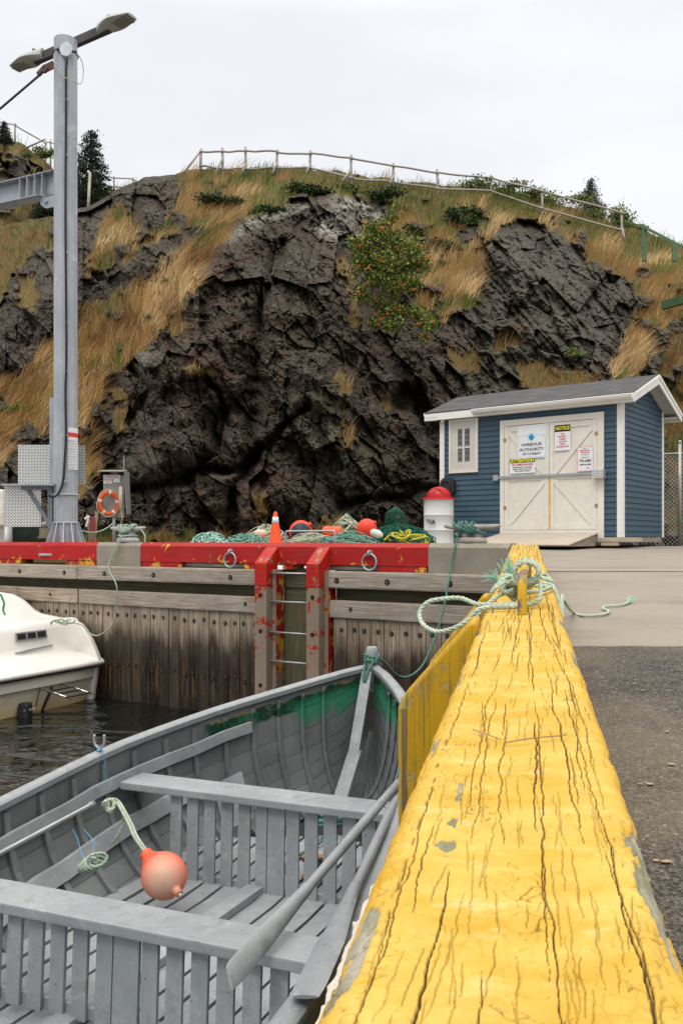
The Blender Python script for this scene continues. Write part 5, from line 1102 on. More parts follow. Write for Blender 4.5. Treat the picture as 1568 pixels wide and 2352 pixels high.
def hullmesh(off, name, mat):
    m = MB(FB); K = len(TH); vs = []; fs = []; dnv = []; stv = []
    for i in range(len(SS)-1):        # clinker planks: every strake its own strip with a small lap
        for j in range(K-1):
            a, b_ = hullpt(SS[i], TH[j], off), hullpt(SS[i], TH[j+1], off); c_, d = hullpt(SS[i+1], TH[j], off), hullpt(SS[i+1], TH[j+1], off)
            lap = .005 if off == 0 else -.005
            q = lambda p, s_, k: p+Vector(((-1 if TH[k] > 0 else 1)*lap, 0, 0))
            up = j if TH[j] < 0 else j+1
            A_ = q(a, 0, j) if TH[j] < 0 else a; B_ = b_ if TH[j] < 0 else q(b_, 0, j+1); C_ = q(c_, 0, j) if TH[j] < 0 else c_; D_ = d if TH[j] < 0 else q(d, 0, j+1)
            for p, s_ in ((A_, SS[i]), (B_, SS[i]), (D_, SS[i+1]), (C_, SS[i+1])): dnv.append(sm(ZG, s_)-p.z); stv.append(s_)
            m.add([A_, B_, D_, C_], [[0, 1, 2, 3]], [[(SS[i], j*.1), (SS[i], j*.1+.1), (SS[i+1], j*.1+.1), (SS[i+1], j*.1)]])
    o = m.build(name, mat, boat); setattrf(o, 'down', dnv); setattrf(o, 'station', stv); return o
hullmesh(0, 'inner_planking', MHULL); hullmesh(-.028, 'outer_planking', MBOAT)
m = MB(FB); t_ = [hullpt(-.6, th, -.028) for th in TH]; m.prism([Vector((p.x, -.66, p.z)) for p in t_], (0, .055, 0)); m.build('transom', MBOAT, boat)
for side in (-1, 1):                   # rails
    m = MB(FB); G = []
    for s in np.linspace(-.62, 6.60, 90):
        p = hullpt(min(s, 6.58), 90*side); n = hullpt(min(s, 6.58), 90*side, .05)-hullpt(min(s, 6.58), 90*side, -.05); p.y = s
        t = (hullpt(min(s+.05, 6.58), 90*side)-hullpt(max(-.6, s-.05), 90*side)).normalized(); nn = Vector((t.y, -t.x, 0))*side; ring_ = []
        for (dx, dz) in ((-.028, -.030), (-.032, .002), (-.022, .014), (.0, .019), (.030, .017), (.046, .005), (.050, -.018), (.040, -.036), (.0, -.036)): ring_.append(p+nn*dx+Vector((0, 0, dz)))
        G.append(ring_+[ring_[0]])
    m.grid(G); m.build('gunwale', MBOAT, boat, smooth=True, auto=40)
m = MB(FB); m.tube([(-2.325, 6.60, .80), (-2.325, 6.61, 1.0), (-2.325, 6.615, 1.10), (-2.325, 6.615, 1.155), (-2.325, 6.615, 1.163)], [.05, .055, .052, .047, .036], 14); m.build('stem_post', MBOAT, boat, smooth=True, auto=50)
m = MB(FB); m.beam((-2.325, 6.50, .97), (-2.318, 6.16, .36), .085, .03, up=(0, 1, .4), ch=.004); m.build('stem_apron', MBOAT, boat)
m = MB(FB); m.beam((-2.318, 6.21, .40), (-2.31, 5.85, .10), .11, .035, up=(0, 1, .6), ch=.004); m.build('stem_knee', MBOAT, boat)
for s in [1.2, 1.48, 1.76, 2.04, 2.32, 2.6, 2.88, 3.16, 3.44, 3.72, 4.0, 4.28, 4.56, 4.84, 5.1, 5.36, 5.6, 5.82, 6.02, 6.2]:
    for side in (-1, 1):
        m = MB(FB); P = [hullpt(s-(.10 if s > 4.9 else 0)*(90-th)/90, th*side, .014) for th in (87, 78, 66, 54, 44, 34, 24, 14, 5)]; G = []
        for i, p in enumerate(P):
            t = (P[min(i+1, 8)]-P[max(0, i-1)]).normalized(); y = Vector((0, 1, 0)); n = t.cross(y).normalized(); ww = .019
            G.append([p+y*ww+n*.013, p-y*ww+n*.013, p-y*ww-n*.013, p+y*ww-n*.013, p+y*ww+n*.013])
        m.grid(G); o = m.build('rib', MHULL, boat, bevel=.003)
        setattrf(o, 'down', [sm(ZG, s)-(v_.co.z+ROOT[boat.name].z) for v_ in o.data.vertices]); setattrf(o, 'station', [s]*len(o.data.vertices))
for side in (-1, 1):                   # risers along the sides
    for (dz, s0, s1, hh) in ((-.20, .2, 5.55, .075), (-.47, .2, 5.0, .10)):
        m = MB(FB); G = []
        for s in np.linspace(s0, s1, 24):
            best = min(range(20, 90), key=lambda th: abs(hullpt(s, th*side).z-(sm(ZG, s)+dz))); p = hullpt(s, best*side, .036); tz = (hullpt(s, (best+5)*side, .036)-p).normalized(); n = Vector((-side, 0, 0))*.010
            G.append([p-tz*hh/2+n, p+tz*hh/2+n, p+tz*hh/2-n, p-tz*hh/2-n, p-tz*hh/2+n])
        m.grid(G); m.build('riser', MBOAT, boat, bevel=.003)
def bandL(s, z, side):                 # hull half breadth at height z
    best = min(np.arange(5, 90, 1.), key=lambda th: abs(hullpt(s, th*side).z-z)); return hullpt(s, best*side, .02).x
k = 0; x = -2.93
while x < -1.35:                       # bottom boards
    w_ = .105 if abs(x+2.16) > .06 else .12; pts = []
    m = MB(FB); ss_ = np.linspace(.4, 5.35-.5*abs(x+2.2), 10); G = []
    for s in ss_:
        z = FZ(s)+.05*max(0, abs(x+2.2)-.45); G.append([Vector((x, s, z)), Vector((x+w_, s, z)), Vector((x+w_, s, z-.018)), Vector((x, s, z-.018)), Vector((x, s, z))])
    m.grid(G); m.build('floor_board', MBOAT, boat, bevel=.002); x += w_+.020
m = MB(FB); G = [[Vector((-2.28+e, s, FZ(s)+h_)) for e, h_ in ((0, .004), (0, .045), (.10, .045), (.10, .004))] for s in np.linspace(.5, 4.36, 8)]; m.grid(G); m.build('keelson', MBOAT, boat, bevel=.003)
b = NB('dark_bilge'); MBIL = b.fin((.03, .028, .025), .5)
m = MB(FB); m.grid([[Vector((GL(s)+.12+.35*(1-min(1, (5.9-s)/1.2) if s > 4.7 else 0), s, max(.006, ZB(s)+.02))), Vector((GR(s)-.12-.35*(1-min(1, (5.9-s)/1.2) if s > 4.7 else 0), s, max(.006, ZB(s)+.02)))] for s in np.linspace(-.3, 5.7, 14)]); m.build('bilge', MBIL, boat)
# thwarts
def thwart(s0, s1, z, l, r, name='thwart'):
    m = MB(FB); m.box((l, s0, z-.045), (r, s1, z), ch=.007); t = m.build(name, MBOAT, boat); return t
thwart(4.33, 4.56, .575, -3.13, -1.42); thwart(2.716, 2.915, .575, -3.10, -1.15); thwart(1.0, 1.24, .585, -2.95, -1.1)
m = MB(FB); m.box((-3.16, 4.40, .515), (-3.05, 4.62, .545), ch=.004); m.build('thwart_block', MBOAT, boat)
def slats(s, ztop, zbot, xs, lean=0.0):
    for (x0, x1) in xs:
        m = MB(FB); z0 = zbot+.10*max(0, abs((x0+x1)/2+2.2)-.45); m.beam(((x0+x1)/2+lean, s, z0), ((x0+x1)/2, s+.02, ztop), x1-x0, .018, up=(0, 1, 0), ch=.003); m.build('slat', MBOAT, boat)
    m = MB(FB); m.box((xs[0][0], s+.012, zbot+.0), (xs[-1][1], s+.035, zbot+.05), ch=.003); m.build('slat_rail', MBOAT, boat)
xs = [(-2.80+.113*i, -2.80+.113*i+.075) for i in range(5)]+[(-2.235, -2.165), (-2.160, -2.055)]+[(-2.045+.113*i, -2.045+.113*i+.078) for i in range(6)]
slats(4.36, .53, .025, xs)
xs = [(-2.86+.108*i, -2.86+.108*i+.070) for i in range(7)]+[(-2.10, -2.025), (-2.020, -1.905)]+[(-1.893+.108*i, -1.893+.108*i+.072) for i in range(6)]
slats(2.745, .53, .16, xs)
# mooring ring at the bow
m = MB(FB); c_ = Vector((-2.325, 6.44, .85)); m.tube([c_+Vector((.042*math.cos(a), .01, .042*math.sin(a))) for a in np.linspace(0, 6.283, 19)[:-1]], .007, 6, closed=True); m.build('bow_ring', MSTEEL, boat, smooth=True)
m = MB(FB); pp = []
for i in range(3):
    for a in range(0, 360, 45): pp.append((-2.325+.058*math.cos(R(a)), 6.615+.058*math.sin(R(a)), 1.045+.022*i+.012*math.sin(R(a*2))))
rope3(m, pp, .011, k=3, n=5); rope3(m, [(-2.30, 6.56, 1.07), (-2.29, 6.50, 1.03), (-2.31, 6.46, .98), (-2.325, 6.44, .90), (-2.34, 6.45, .95), (-2.35, 6.52, 1.04)], .011, k=4, n=5)
rope3(m, [(-2.36, 6.55, 1.02), (-2.32, 6.50, 1.07), (-2.28, 6.55, 1.04), (-2.30, 6.60, 1.09)], .012, k=4, n=5)
tag(m.build('bow_lashing', MROPEG, smooth=True), 'dark green rope lashed round the stem post and ring of the grey boat', 'rope')
# oarlock and blue twine on the left rail
MTWB = plain('blue_twine', (.07, .25, .42), .7)
pl_ = FB.inverted() @ V(205, 1742, 1.325*F/(1742-HY)); sL = pl_.y; gl_ = hullpt(sL, -90)
t = thing('oarlock', FB @ Vector((gl_.x, sL, gl_.z+.017)), 'galvanised horn oarlock standing on the left rail of the grey boat', 'oarlock')
m = MB(FB); P = [(gl_.x-.035, sL, gl_.z+.115), (gl_.x-.037, sL, gl_.z+.08), (gl_.x-.026, sL, gl_.z+.05), (gl_.x, sL, gl_.z+.038), (gl_.x+.026, sL, gl_.z+.05), (gl_.x+.037, sL, gl_.z+.08), (gl_.x+.035, sL, gl_.z+.12)]
m.tube(smoothpts(P, 4), .0085, 8); m.tube([(gl_.x, sL, gl_.z+.038), (gl_.x, sL, gl_.z+.0)], .010, 8); m.build('horns', MSTEEL, t, smooth=True)
m = MB(FB); m.tube(smoothpts([(gl_.x-.01, sL, gl_.z+.05), (gl_.x+.03, sL-.02, gl_.z+.03), (gl_.x+.06, sL-.02, gl_.z-.06), (gl_.x+.05, sL, gl_.z-.15), (gl_.x+.03, sL, gl_.z-.2)], 5), .0028, 5); m.lathe([(.02, 0), (.02, .008)], (gl_.x, sL, gl_.z+.018), 10); tag(m.build('twine', MTWB, smooth=True), 'pale blue twine tied to the galvanised oarlock', 'twine')
# pole on the left riser, oars on the right
def VZ(vx, vy, z): return V(vx, vy, (CZ-z)*F/(vy-HY))
m = MB(); a_, b2 = VZ(215, 1846, .575), VZ(0, 1961, .575); d = (b2-a_); m.tube([a_, a_+d*.06], .018, 12); m.tube([a_+d*.06, a_+d*.061, a_+d*1.5], [.016, .0125, .0125], 12)
tag(m.build('boat_pole', plain('dull_aluminium', (.28, .29, .30), .4, .5), smooth=True), 'long grey metal pole lying along the left side inside the boat', 'pole')
def oar(A, Bp, blade, bw, roll, label):
    A, Bp = Vector(A), Vector(Bp); d = (Bp-A); L_ = d.length; d.normalize(); side = d.cross(Vector((0, 0, 1))).normalized(); up = side.cross(d); side = (side*math.cos(roll)+up*math.sin(roll)).normalized(); up = side.cross(d)
    t = thing('oar', A.lerp(Bp, .5), label, 'oar', 'oars laid in the grey boat'); m = MB(); s0 = L_-blade
    m.tube([A, A+d*.02, A+d*.14, A+d*.15, A+d*s0*.6, A+d*s0], [.014, .018, .018, .021, .023, .020], 14); m.build('shaft', MBOAT, t, smooth=True, auto=50)
    m = MB(); G = []
    for i in range(17):
        u = i/16; w_ = .024+(bw/2-.024)*min(1, u*1.7)**1.3; th = .022*(1-u)**1.2+.006; p = A+d*(s0+blade*u*(1-.0)); w_ *= (1 if u < .96 else .86)
        ang_ = [0, 45, 90, 135, 180, 225, 270, 315, 360]; G.append([p+side*w_*math.cos(R(a))+up*th*math.sin(R(a))+d*(.02*math.sin(i*7) if i == 16 else 0)*math.cos(R(a)) for a in ang_])
    m.grid(G); m.add(G[-1][:-1], [list(range(8))]); m.build('blade', MBOAT, t, smooth=True, auto=50); return t
oar(VZ(934, 1776, .80), VZ(527, 2247, .615), .62, .078, .9, 'weathered grey oar lying over both seats, its split blade end nearest the camera')
oar(VZ(945, 1760, .74), VZ(700, 2290, .735), .78, .11, -.3, 'second grey oar lying on the right rail, beside the yellow beam')
m = MB(); p = VZ(893, 1843, .665)
for q in range(4): m.tube([p+Vector((.034*math.cos(a), .02*math.sin(a)*q*.3, .034*math.sin(a)))+Vector((0, .006*q, 0)) for a in np.linspace(0, 6.28, 13)], .0022, 4, cap=False)
fray(m, p+Vector((0, 0, .03)), (.1, 0, .5), 6, .09, .6, .002); m.tube(smoothpts([p+Vector((.03, 0, .02)), p+Vector((.05, .2, .08)), p+Vector((.08, .3, .15))], 4), .002, 4)
tag(m.build('twine', MTWB), 'pale blue twine knotted round the oar shaft at the far seat', 'twine')
# orange buoy with its rope
MBUOY = None
b = NB('faded_orange_vinyl'); v = b.co(); c = b.mix(b.ramp(b.noise(v, 4.5, 5, .6), [(.36, 0.), (.50, 1.)]), (.66, .13, .075), (.60, .33, .25)); vd = b.n('ShaderNodeVectorMath', operation='DISTANCE'); b.L(v, vd.inputs[0]); vd.inputs[1].default_value = (.01, -.09, .135); fd_ = b.math('ADD', vd.outputs['Value'], b.math('MULTIPLY', b.noise(v, 9, 5), .06)); c = b.mix(b.ramp(fd_, [(.08, .95), (.19, 0.)]), (.70, .11, .05), (.60, .38, .29)); c = b.mix(b.ramp(b.noise(v, 13, 6, .75), [(.56, 0.), (.70, .35)]), c, (.36, .22, .16))
MBUOY = b.fin(c, .42); b.b.inputs['Subsurface Weight'].default_value = .12; b.b.inputs['Subsurface Radius'].default_value = (.05, .01, .005)
bc = V(378, 2012, 4.52); nk = VZ(318, 1940, .36); ax_ = (nk-bc); ln_ = ax_.length; ax_.normalize()
t = thing('orange_buoy', bc-Vector((0, 0, .12)), 'faded orange teardrop buoy lying on the floor boards between the two seats', 'buoy')
m = MB(); rB = .120; prof = [(.012, -rB-.035), (.020, -rB-.033), (.022, -rB-.006)]+[(rB*math.sin(R(a)), -rB*math.cos(R(a))) for a in range(12, 96, 8)]+[(.118, .030), (.108, .058), (.092, .085), (.073, .112), (.054, .140), (.040, .165), (.034, .185), (.036, .20), (.026, .208)]
prof = [(max(.001, r_), z_) for r_, z_ in prof]; m.lathe(prof, bc, 32, axis=ax_); m.build('body', MBUOY, t, smooth=True)
m = MB(); m.lathe([(.008, -rB-.05), (.008, -rB-.03)], bc, 8, axis=ax_); m.build('valve', MROPEW, t)
m = MB(); tip = bc+ax_*.195; L = [tip, VZ(310, 1925, .40), VZ(297, 1895, .45), VZ(283, 1868, .49), VZ(268, 1843, .53), VZ(255, 1836, .55), VZ(244, 1842, .55), VZ(243, 1855, .52), VZ(250, 1862, .51)]
rope3(m, L, .008, n=6); rope3(m, [p+Vector((.016, .004, 0)) for p in L], .008, n=6); rope3(m, [VZ(282, 1868, .48), VZ(284, 1890, .42), VZ(272, 1915, .36), VZ(258, 1937, .30)], .010, n=6)
rope3(m, [VZ(250, 1850, .56)+Vector((.03*math.cos(a), .015*math.sin(a*2), .03*math.sin(a))) for a in np.linspace(0, 9, 16)], .011, n=6, k=3)
o = m.build('buoy_rope', MROPEW, smooth=True); tag(o, 'pale twisted rope from the neck of the orange buoy up to the boat side', 'rope')
m = MB(); p = VZ(204, 1992, .42)
for q in range(5): rope3(m, [p+Vector((.045*math.cos(a+q)+.01*q, .02*math.sin(a*1.5+q), .030*math.sin(a+q)+.01*q)) for a in np.linspace(0, 4.6, 8)], .008, n=5, k=3)
rope3(m, [p+Vector((.03, 0, .02)), VZ(222, 1975, .42), VZ(232, 1980, .40)], .008, n=5)
o = m.build('rope_knot', MROPEP, smooth=True); fray(MB(), p, (-1, 0, 0), 1, .1); tag(o, 'small aqua rope knot hung on the left side inside the boat', 'rope')
m = MB(); m.tube(smoothpts([VZ(166, 1903, .50), VZ(178, 1925, .47), VZ(188, 1960, .45), p], 5), .0025, 4); m.tube(smoothpts([VZ(193, 1905, .50), VZ(212, 1930, .48), VZ(214, 1965, .44), p], 5), .0025, 4); tag(m.build('twine', MTWB), 'two strands of pale blue twine holding the aqua rope knot', 'twine')
# wooden reel of blue line behind the slats, coil of green rope, leaning board
c_ = V(722, 2005, 5.05); c_.z = .10; t = thing('line_reel', c_-Vector((0, 0, .06)), 'small wooden reel of blue line standing behind the far slats', 'reel')
MRW = wood('reel_wood', (.30, .17, .08), (.45, .28, .15), (.35, .2, .1)); m = MB(); m.box(c_+Vector((-.075, -.03, .05)), c_+Vector((.075, .03, .075)), ch=.004); m.box(c_+Vector((-.075, -.03, -.06)), c_+Vector((.075, .03, -.045)), ch=.004); m.build('reel_frame', MRW, t)
m = MB()
for q in range(16): z = -.04+q*.0056; m.tube([c_+Vector((.06*math.cos(a), .045*math.sin(a), z)) for a in np.linspace(0, 6.28, 15)[:-1]], .0035, 5, closed=True)
m.build('wound_line', MTWB, t, smooth=True)
m = MB(); c_ = FB @ Vector((-2.16, 5.35, .14))
for q in range(6): rope3(m, [c_+Vector(((.13+.02*math.sin(q))*math.cos(a+q)+.02*q-.05, .10*math.sin(a+q), .012*q+.01*math.sin(3*a+q))) for a in np.linspace(0, 6.0, 12)], .011, n=5, k=3)
rope3(m, [FB @ Vector(q) for q in ((-2.1, 5.3, .12), (-2.15, 5.1, .08), (-2.22, 4.8, .06), (-2.2, 4.6, .05))], .011, n=5)
tag(m.build('rope_coil', MROPEG, smooth=True), 'coil of dark green rope on the floor in the bow of the grey boat', 'rope')
m = MB(FB); m.box((-.12, -.008, 0), (.12, .008, .33), Matrix.Translation((-2.74, 5.1, .12)) @ Matrix.Rotation(R(-28), 4, 'Y') @ Matrix.Rotation(R(-20), 4, 'X'), ch=.003); tag(m.build('loose_board', MBOAT), 'short loose grey board leaning on the left side in the bow', 'board')

# ================================================================== WHITE MOTORBOAT
mbt = thing('motorboat', (-4.5, 9.6, 0), 'white fibreglass motorboat, its cream stern lying against the timber wharf', 'boat')
b = NB('white_gelcoat'); v = b.co(); c = b.mix(b.ramp(b.noise(v, 1.5, 5), [(.4, 0.), (.65, 1.)]), (.74, .70, .65), (.80, .77, .73)); c = b.mix(b.ramp(b.noise(v, 8, 6, .7), [(.6, 0.), (.75, .15)]), c, (.5, .45, .38)); MGEL = b.fin(c, .22, spec=.5)
b = NB('cream_hull'); v = b.co(); sp_ = b.n('ShaderNodeSeparateXYZ'); b.L(v, sp_.inputs[0]); c = b.mix(b.ramp(sp_.outputs['Z'], [(.0, 1.), (.28, 0.)]), (.66, .62, .52), (.55, .42, .20)); c = b.mix(b.ramp(b.noise(v, 5, 6, .7), [(.55, 0.), (.7, .4)]), c, (.42, .36, .25)); MCRM = b.fin(c, .35)
def mp_(Y, o, z): return Vector((-3.02-(10.95-Y)*.55, Y, 0))+Vector((.876, -.482, 0))*o+Vector((0, 0, z))
YY = list(np.linspace(8.25, 10.2, 9))+[10.35, 10.5, 10.62, 10.74, 10.83, 10.90, 10.95]
upper = [(-.02, .505), (-.06, .525), (-.20, .56), (-.36, .60), (-.43, .64), (-.47, .72), (-.52, .90), (-.55, .97), (-.60, 1.01), (-.68, 1.02), (-.71, .99), (-.73, .60), (-3.6, .58)]
m = MB(); G = []
for Y in YY:
    q = max(0, (Y-10.4)/.55); row = []
    for (o, z) in upper: row.append(mp_(Y, o+(0 if z < .62 else .10*q**2), z))
    G.append(row)
m.grid(G); m.build('deck_moulding', MGEL, mbt, smooth=True, auto=50)
m = MB(); G = []
for Y in YY: kk = max(0, (Y-10.5)/.45); G.append([mp_(Y, o-.03*kk**2, z) for (o, z) in ((-.02, .506), (.018, .500), (.024, .470), (.015, .452), (-.02, .440), (-.045, .436))])
m.grid(G); m.build('rub_rail', MGEL, mbt, smooth=True)
m = MB(); m.grid([[mp_(Y, -.012, .4385), mp_(Y, .016, .4375), mp_(Y, .012, .428), mp_(Y, -.03, .426)] for Y in YY]); m.build('rail_seam', MHOLE, mbt)
m = MB(); G = []
for Y in YY: kk = max(0, (Y-10.4)/.55); G.append([mp_(Y-.30*kk*(.43-z)/.43*.5, o-.06*kk**2, z) for (o, z) in ((-.03, .43), (-.03, .38), (-.035, .30), (-.06, .28), (-.08, .22), (-.11, .08), (-.14, -.2))])
m.grid(G); m.build('transom', MCRM, mbt, smooth=True, auto=35)
side = [(-.0, .50), (-.06, .62), (-.14, .75), (-.24, .87), (-.33, .95), (-.44, .985), (-.60, 1.0), (-1.08, 1.05), (-1.2, 1.09), (-1.42, 1.22), (-1.63, 1.29), (-3.6, 1.45), (-3.6, -.3), (-.20, -.3), (-.12, .0), (-.04, .42)]
for (Y0, th) in ((10.86, .10), (8.2, .12)):
    m = MB(); m.prism([mp_(Y0, o, z)+Vector((0, .0, 0)) for (o, z) in side], Vector((.02, th, 0))); m.build('hull_side', MGEL, mbt, bevel=.02)
for q, (Y0, o0, z0, w_, h_) in enumerate([(10.15, 0, 0, 0, 0)]):
    m = MB(); a_, b2, z_ = mp_(10.08, -.470, 0), mp_(10.50, -.470, 0), .86; d = (b2-a_); n_ = Vector((.876, -.482, .25)).normalized()
    m.prism([a_+Vector((0, 0, z_-.055)), b2+Vector((0, 0, z_-.055)), b2+Vector((0, 0, z_+.055))-n_*.02, a_+Vector((0, 0, z_+.055))-n_*.02], n_*.012); v_ = m.build('vent_grille', MSTEEL, mbt, bevel=.003)
    for i in range(3):
        m = MB(); A1, B1 = a_+d*(.05+.32*i), a_+d*(.30+.32*i); m.prism([A1+Vector((0, 0, z_-.035)), B1+Vector((0, 0, z_-.035)), B1+Vector((0, 0, z_+.035))-n_*.015, A1+Vector((0, 0, z_+.035))-n_*.015], n_*.016); m.build('louvre', MHOLE, v_)
m = MB(); a_, b2 = mp_(10.05, -.44, .68), mp_(10.55, -.44, .71); m.tube([a_, a_.lerp(b2, .2)+Vector((.01, 0, 0)), b2], [.006, .014, .008], 8); m.build('trim_strake', MSTEEL, mbt, smooth=True)
m = MB(); m.lathe([(.035, 0), (.035, .01), (.001, .014)], mp_(9.78, -.485, .80), 16, axis=(.876, -.482, .2)); m.lathe([(.018, 0), (.018, .012)], mp_(9.71, -.485, .80), 12, axis=(.876, -.482, .2)); m.build('fuel_cap', MSTEEL, mbt)
sl_ = thing('swim_ladder', mp_(10.2, -.05, .25), 'black and chrome folding swim ladder sticking out of the white stern', 'ladder')
b = NB('chrome'); MCHR = b.fin((.6, .6, .6), .15, 1.0)
for dy in (0, .30):
    m = MB(); m.tube([mp_(10.05+dy, -.05, .30), mp_(10.07+dy, .25, .24), mp_(10.1+dy, .42, .20)], .012, 8); m.build('rail', MCHR, sl_, smooth=True)
for o_ in (.10, .24, .40):
    m = MB(); m.beam(mp_(10.06, o_, .275-.14*o_), mp_(10.38, o_, .275-.14*o_), .045, .015); m.build('step', MPLA, sl_)
m = MB(); m.tube(smoothpts([mp_(10.22, -.03, .28), mp_(10.20, -.05, .2), mp_(10.17, -.08, .1), mp_(10.15, -.12, -.02)], 4), .016, 8); m.build('hose', MPLA, mbt, smooth=True)
m = MB(); m.tube(smoothpts([mp_(10.06, -.03, .28), mp_(10.05, -.05, .2), mp_(10.04, -.09, .02)], 4), .006, 6); m.build('cable', MPLA, mbt, smooth=True)
m = MB(); cc = mp_(9.92, -.04, .05); m.prism([cc+Vector((-.1, -.12, -.1)), cc+Vector((-.1, .12, -.1)), cc+Vector((-.1, .09, .10)), cc+Vector((-.1, -.07, .10))], (.14, -.077, 0)); ob_ = m.build('stern_drive', MPLA, mbt, bevel=.02)
Pm = Matrix.Translation(cc+Vector((.046, -.085, .03))) @ Matrix.Rotation(R(61), 4, 'Z') @ Matrix.Rotation(R(90), 4, 'X'); m = MB(); m.text('MERCRUISER', .035, Pm, .9, .0006); m.build('lettering', plain('decal_grey', (.5, .5, .5), .5), ob_)
m = MB(); p = V(150, 1436, 10.75)
for q in range(3): rope3(m, [p+Vector((-.08+.10*math.cos(a)+.05*q, 0+.05*math.sin(a), .01+.06*abs(math.sin(a+q)))) for a in np.linspace(0, 5, 9)], .010, n=5, k=3)
tag(m.build('rope_loops', MROPEP, smooth=True), 'loose loops of pale green rope on the stern corner of the white boat', 'rope')
m = MB(); m.tube(smoothpts([V(2, 1365, 10.85), V(10, 1385, 10.8), V(8, 1400, 10.78), V(12, 1412, 10.75)], 4), .014, 6); tag(m.build('rope_end', plain('bright_green_rope', (.01, .22, .12), .8), smooth=True), 'short end of bright green rope at the cabin side of the white boat', 'rope')

# ================================================================== MAST WITH JIB, LAMPS AND CONTROL STAND
Ym = 12.0; mx_ = (151.5-HX)/F*Ym; mz0 = gz(Ym)
FM = frame(Vector((mx_, Ym, 0)), 148.4)       # x left along the wharf, y towards the water
b = NB('mottled_galvanised_steel'); v = b.co(); c = b.mix(b.ramp(b.noise(b.co('Object', (2, 2, .8)), 1.6, 6, .65), [(.35, 0.), (.65, 1.)]), (.30, .33, .365), (.43, .46, .49)); c = b.mix(b.ramp(b.noise(v, 2.1, 7, .75, .4), [(.56, 0.), (.66, .65)]), c, (.56, .58, .59)); c = b.mix(b.ramp(b.noise(b.co('Object', (7, 7, 1.2)), 2, 6, .7), [(.58, 0.), (.7, .5)]), c, (.17, .185, .2)); MGAL = b.fin(c, .5, .25, b.bump(b.noise(v, 40, 4), .08, .003))
mast = thing('lamp_mast', (mx_, Ym, mz0), 'tall galvanised steel mast with two lamp heads, finned foot and a hoist jib', 'mast')
m = MB(); rM = .163; m.lathe([(rM+.004, mz0), (rM, 5), (rM-.002, 9.02)], (mx_, Ym, 0), 12); m.build('column', MGAL, mast)
for i in range(12):
    a = R(i*30+10); m = MB(); d = Vector((math.cos(a), math.sin(a), 0)); s_ = Vector((-d.y, d.x, 0))*.008; c_ = Vector((mx_, Ym, 0))
    pr = [(rM-.01, mz0+.46), (rM+.02, mz0+.46), (rM+.05, mz0+.36), (rM+.10, mz0+.20), (rM+.17, mz0+.05), (rM+.19, mz0+.02), (rM-.01, mz0+.02)]; m.prism([c_+d*r_+Vector((0, 0, z_))-s_ for r_, z_ in pr], s_*2); m.build('foot_fin', MGAL, mast)
m = MB(); m.lathe([(.38, mz0), (.38, mz0+.03), (.2, mz0+.03)], (mx_, Ym, 0), 24); m.build('base_plate', MGAL, mast)
for z in (8.82, 8.72): 
    m = MB(); m.tube([(mx_+(rM+.006)*math.cos(a), Ym+(rM+.006)*math.sin(a), z-.0+.04*math.cos(a)*0) for a in np.linspace(0, 6.283, 25)[:-1]], .008 if z > 8.8 else .006, 6, closed=True); m.build('strap', plain('dark_strap', (.05, .05, .05), .5), mast) if z > 8.8 else None
for z in (2.66, 2.27):
    m = MB(); m.tube([(mx_+(rM+.012)*math.cos(a), Ym+(rM+.012)*math.sin(a), z) for a in np.linspace(0, 6.283, 25)[:-1]], .014, 6, closed=True); m.build('clamp_band', MGAL, mast, smooth=True)
# black cable down the column on the camera side
MCAB = plain('black_cable', (.02, .02, .022), .5); cf = lambda vx, z, off=.018: Vector(((vx-HX)/F*(Ym-rM-off), Ym-rM-off, z)); zv = lambda vy: CZ-(vy-HY)/F*(Ym-rM)
m = MB(); P = [cf(152, zv(138)), cf(152, zv(300)), cf(151, zv(500)), cf(153, zv(800)), cf(151, zv(900)), cf(152, zv(1000)), cf(149, zv(1060)), cf(147, zv(1090)), cf(143, zv(1115), .03), cf(133, zv(1136), .05), cf(120, zv(1142), .08), cf(112, zv(1138), .10)]
m.tube(smoothpts(P, 5), .016, 8); m.build('power_cable', MCAB, mast, smooth=True)
m = MB()
for vy in (230, 357, 580, 742, 854, 1000, 1106): p = cf(152, zv(vy), .012); m.box(p+Vector((-.02, -.014, -.012)), p+Vector((.03, .006, .012)))
m.build('cable_clip', MSTEEL, mast)
jb = cf(152, zv(116), .03); m = MB(); m.prism([jb+Vector((.092*math.cos(R(a)), 0, .10*math.sin(R(a)))) for a in range(0, 360, 45)], (0, .05, 0)); jo = m.build('junction_box', plain('box_plastic', (.62, .64, .72), .4), mast, bevel=.006)
m = MB(); m.tube([jb+Vector((-.06, .02, .0)), jb+Vector((-.14, .02, .01))], .016, 8); m.tube([jb+Vector((.06, .02, -.01)), jb+Vector((.14, .02, -.03))], .016, 8); m.tube([jb+Vector((0, .02, -.07)), jb+Vector((0, .02, -.19))], .020, 8); m.build('gland', MPLA, jo, smooth=True)
m = MB(); m.tube(smoothpts([jb+Vector((-.13, .02, .01)), jb+Vector((-.17, .01, -.08)), jb+Vector((-.15, .0, -.2)), jb+Vector((-.03, -.02, -.38)), jb+Vector((.11, .0, -.44)), jb+Vector((.175, .1, -.42)), jb+Vector((.195, .15, -.25)), jb+Vector((.185, .1, -.1)), jb+Vector((.13, .02, -.03))], 6), .006, 6); m.build('lamp_wire', plain('cream_wire', (.5, .46, .33), .5), mast, smooth=True)
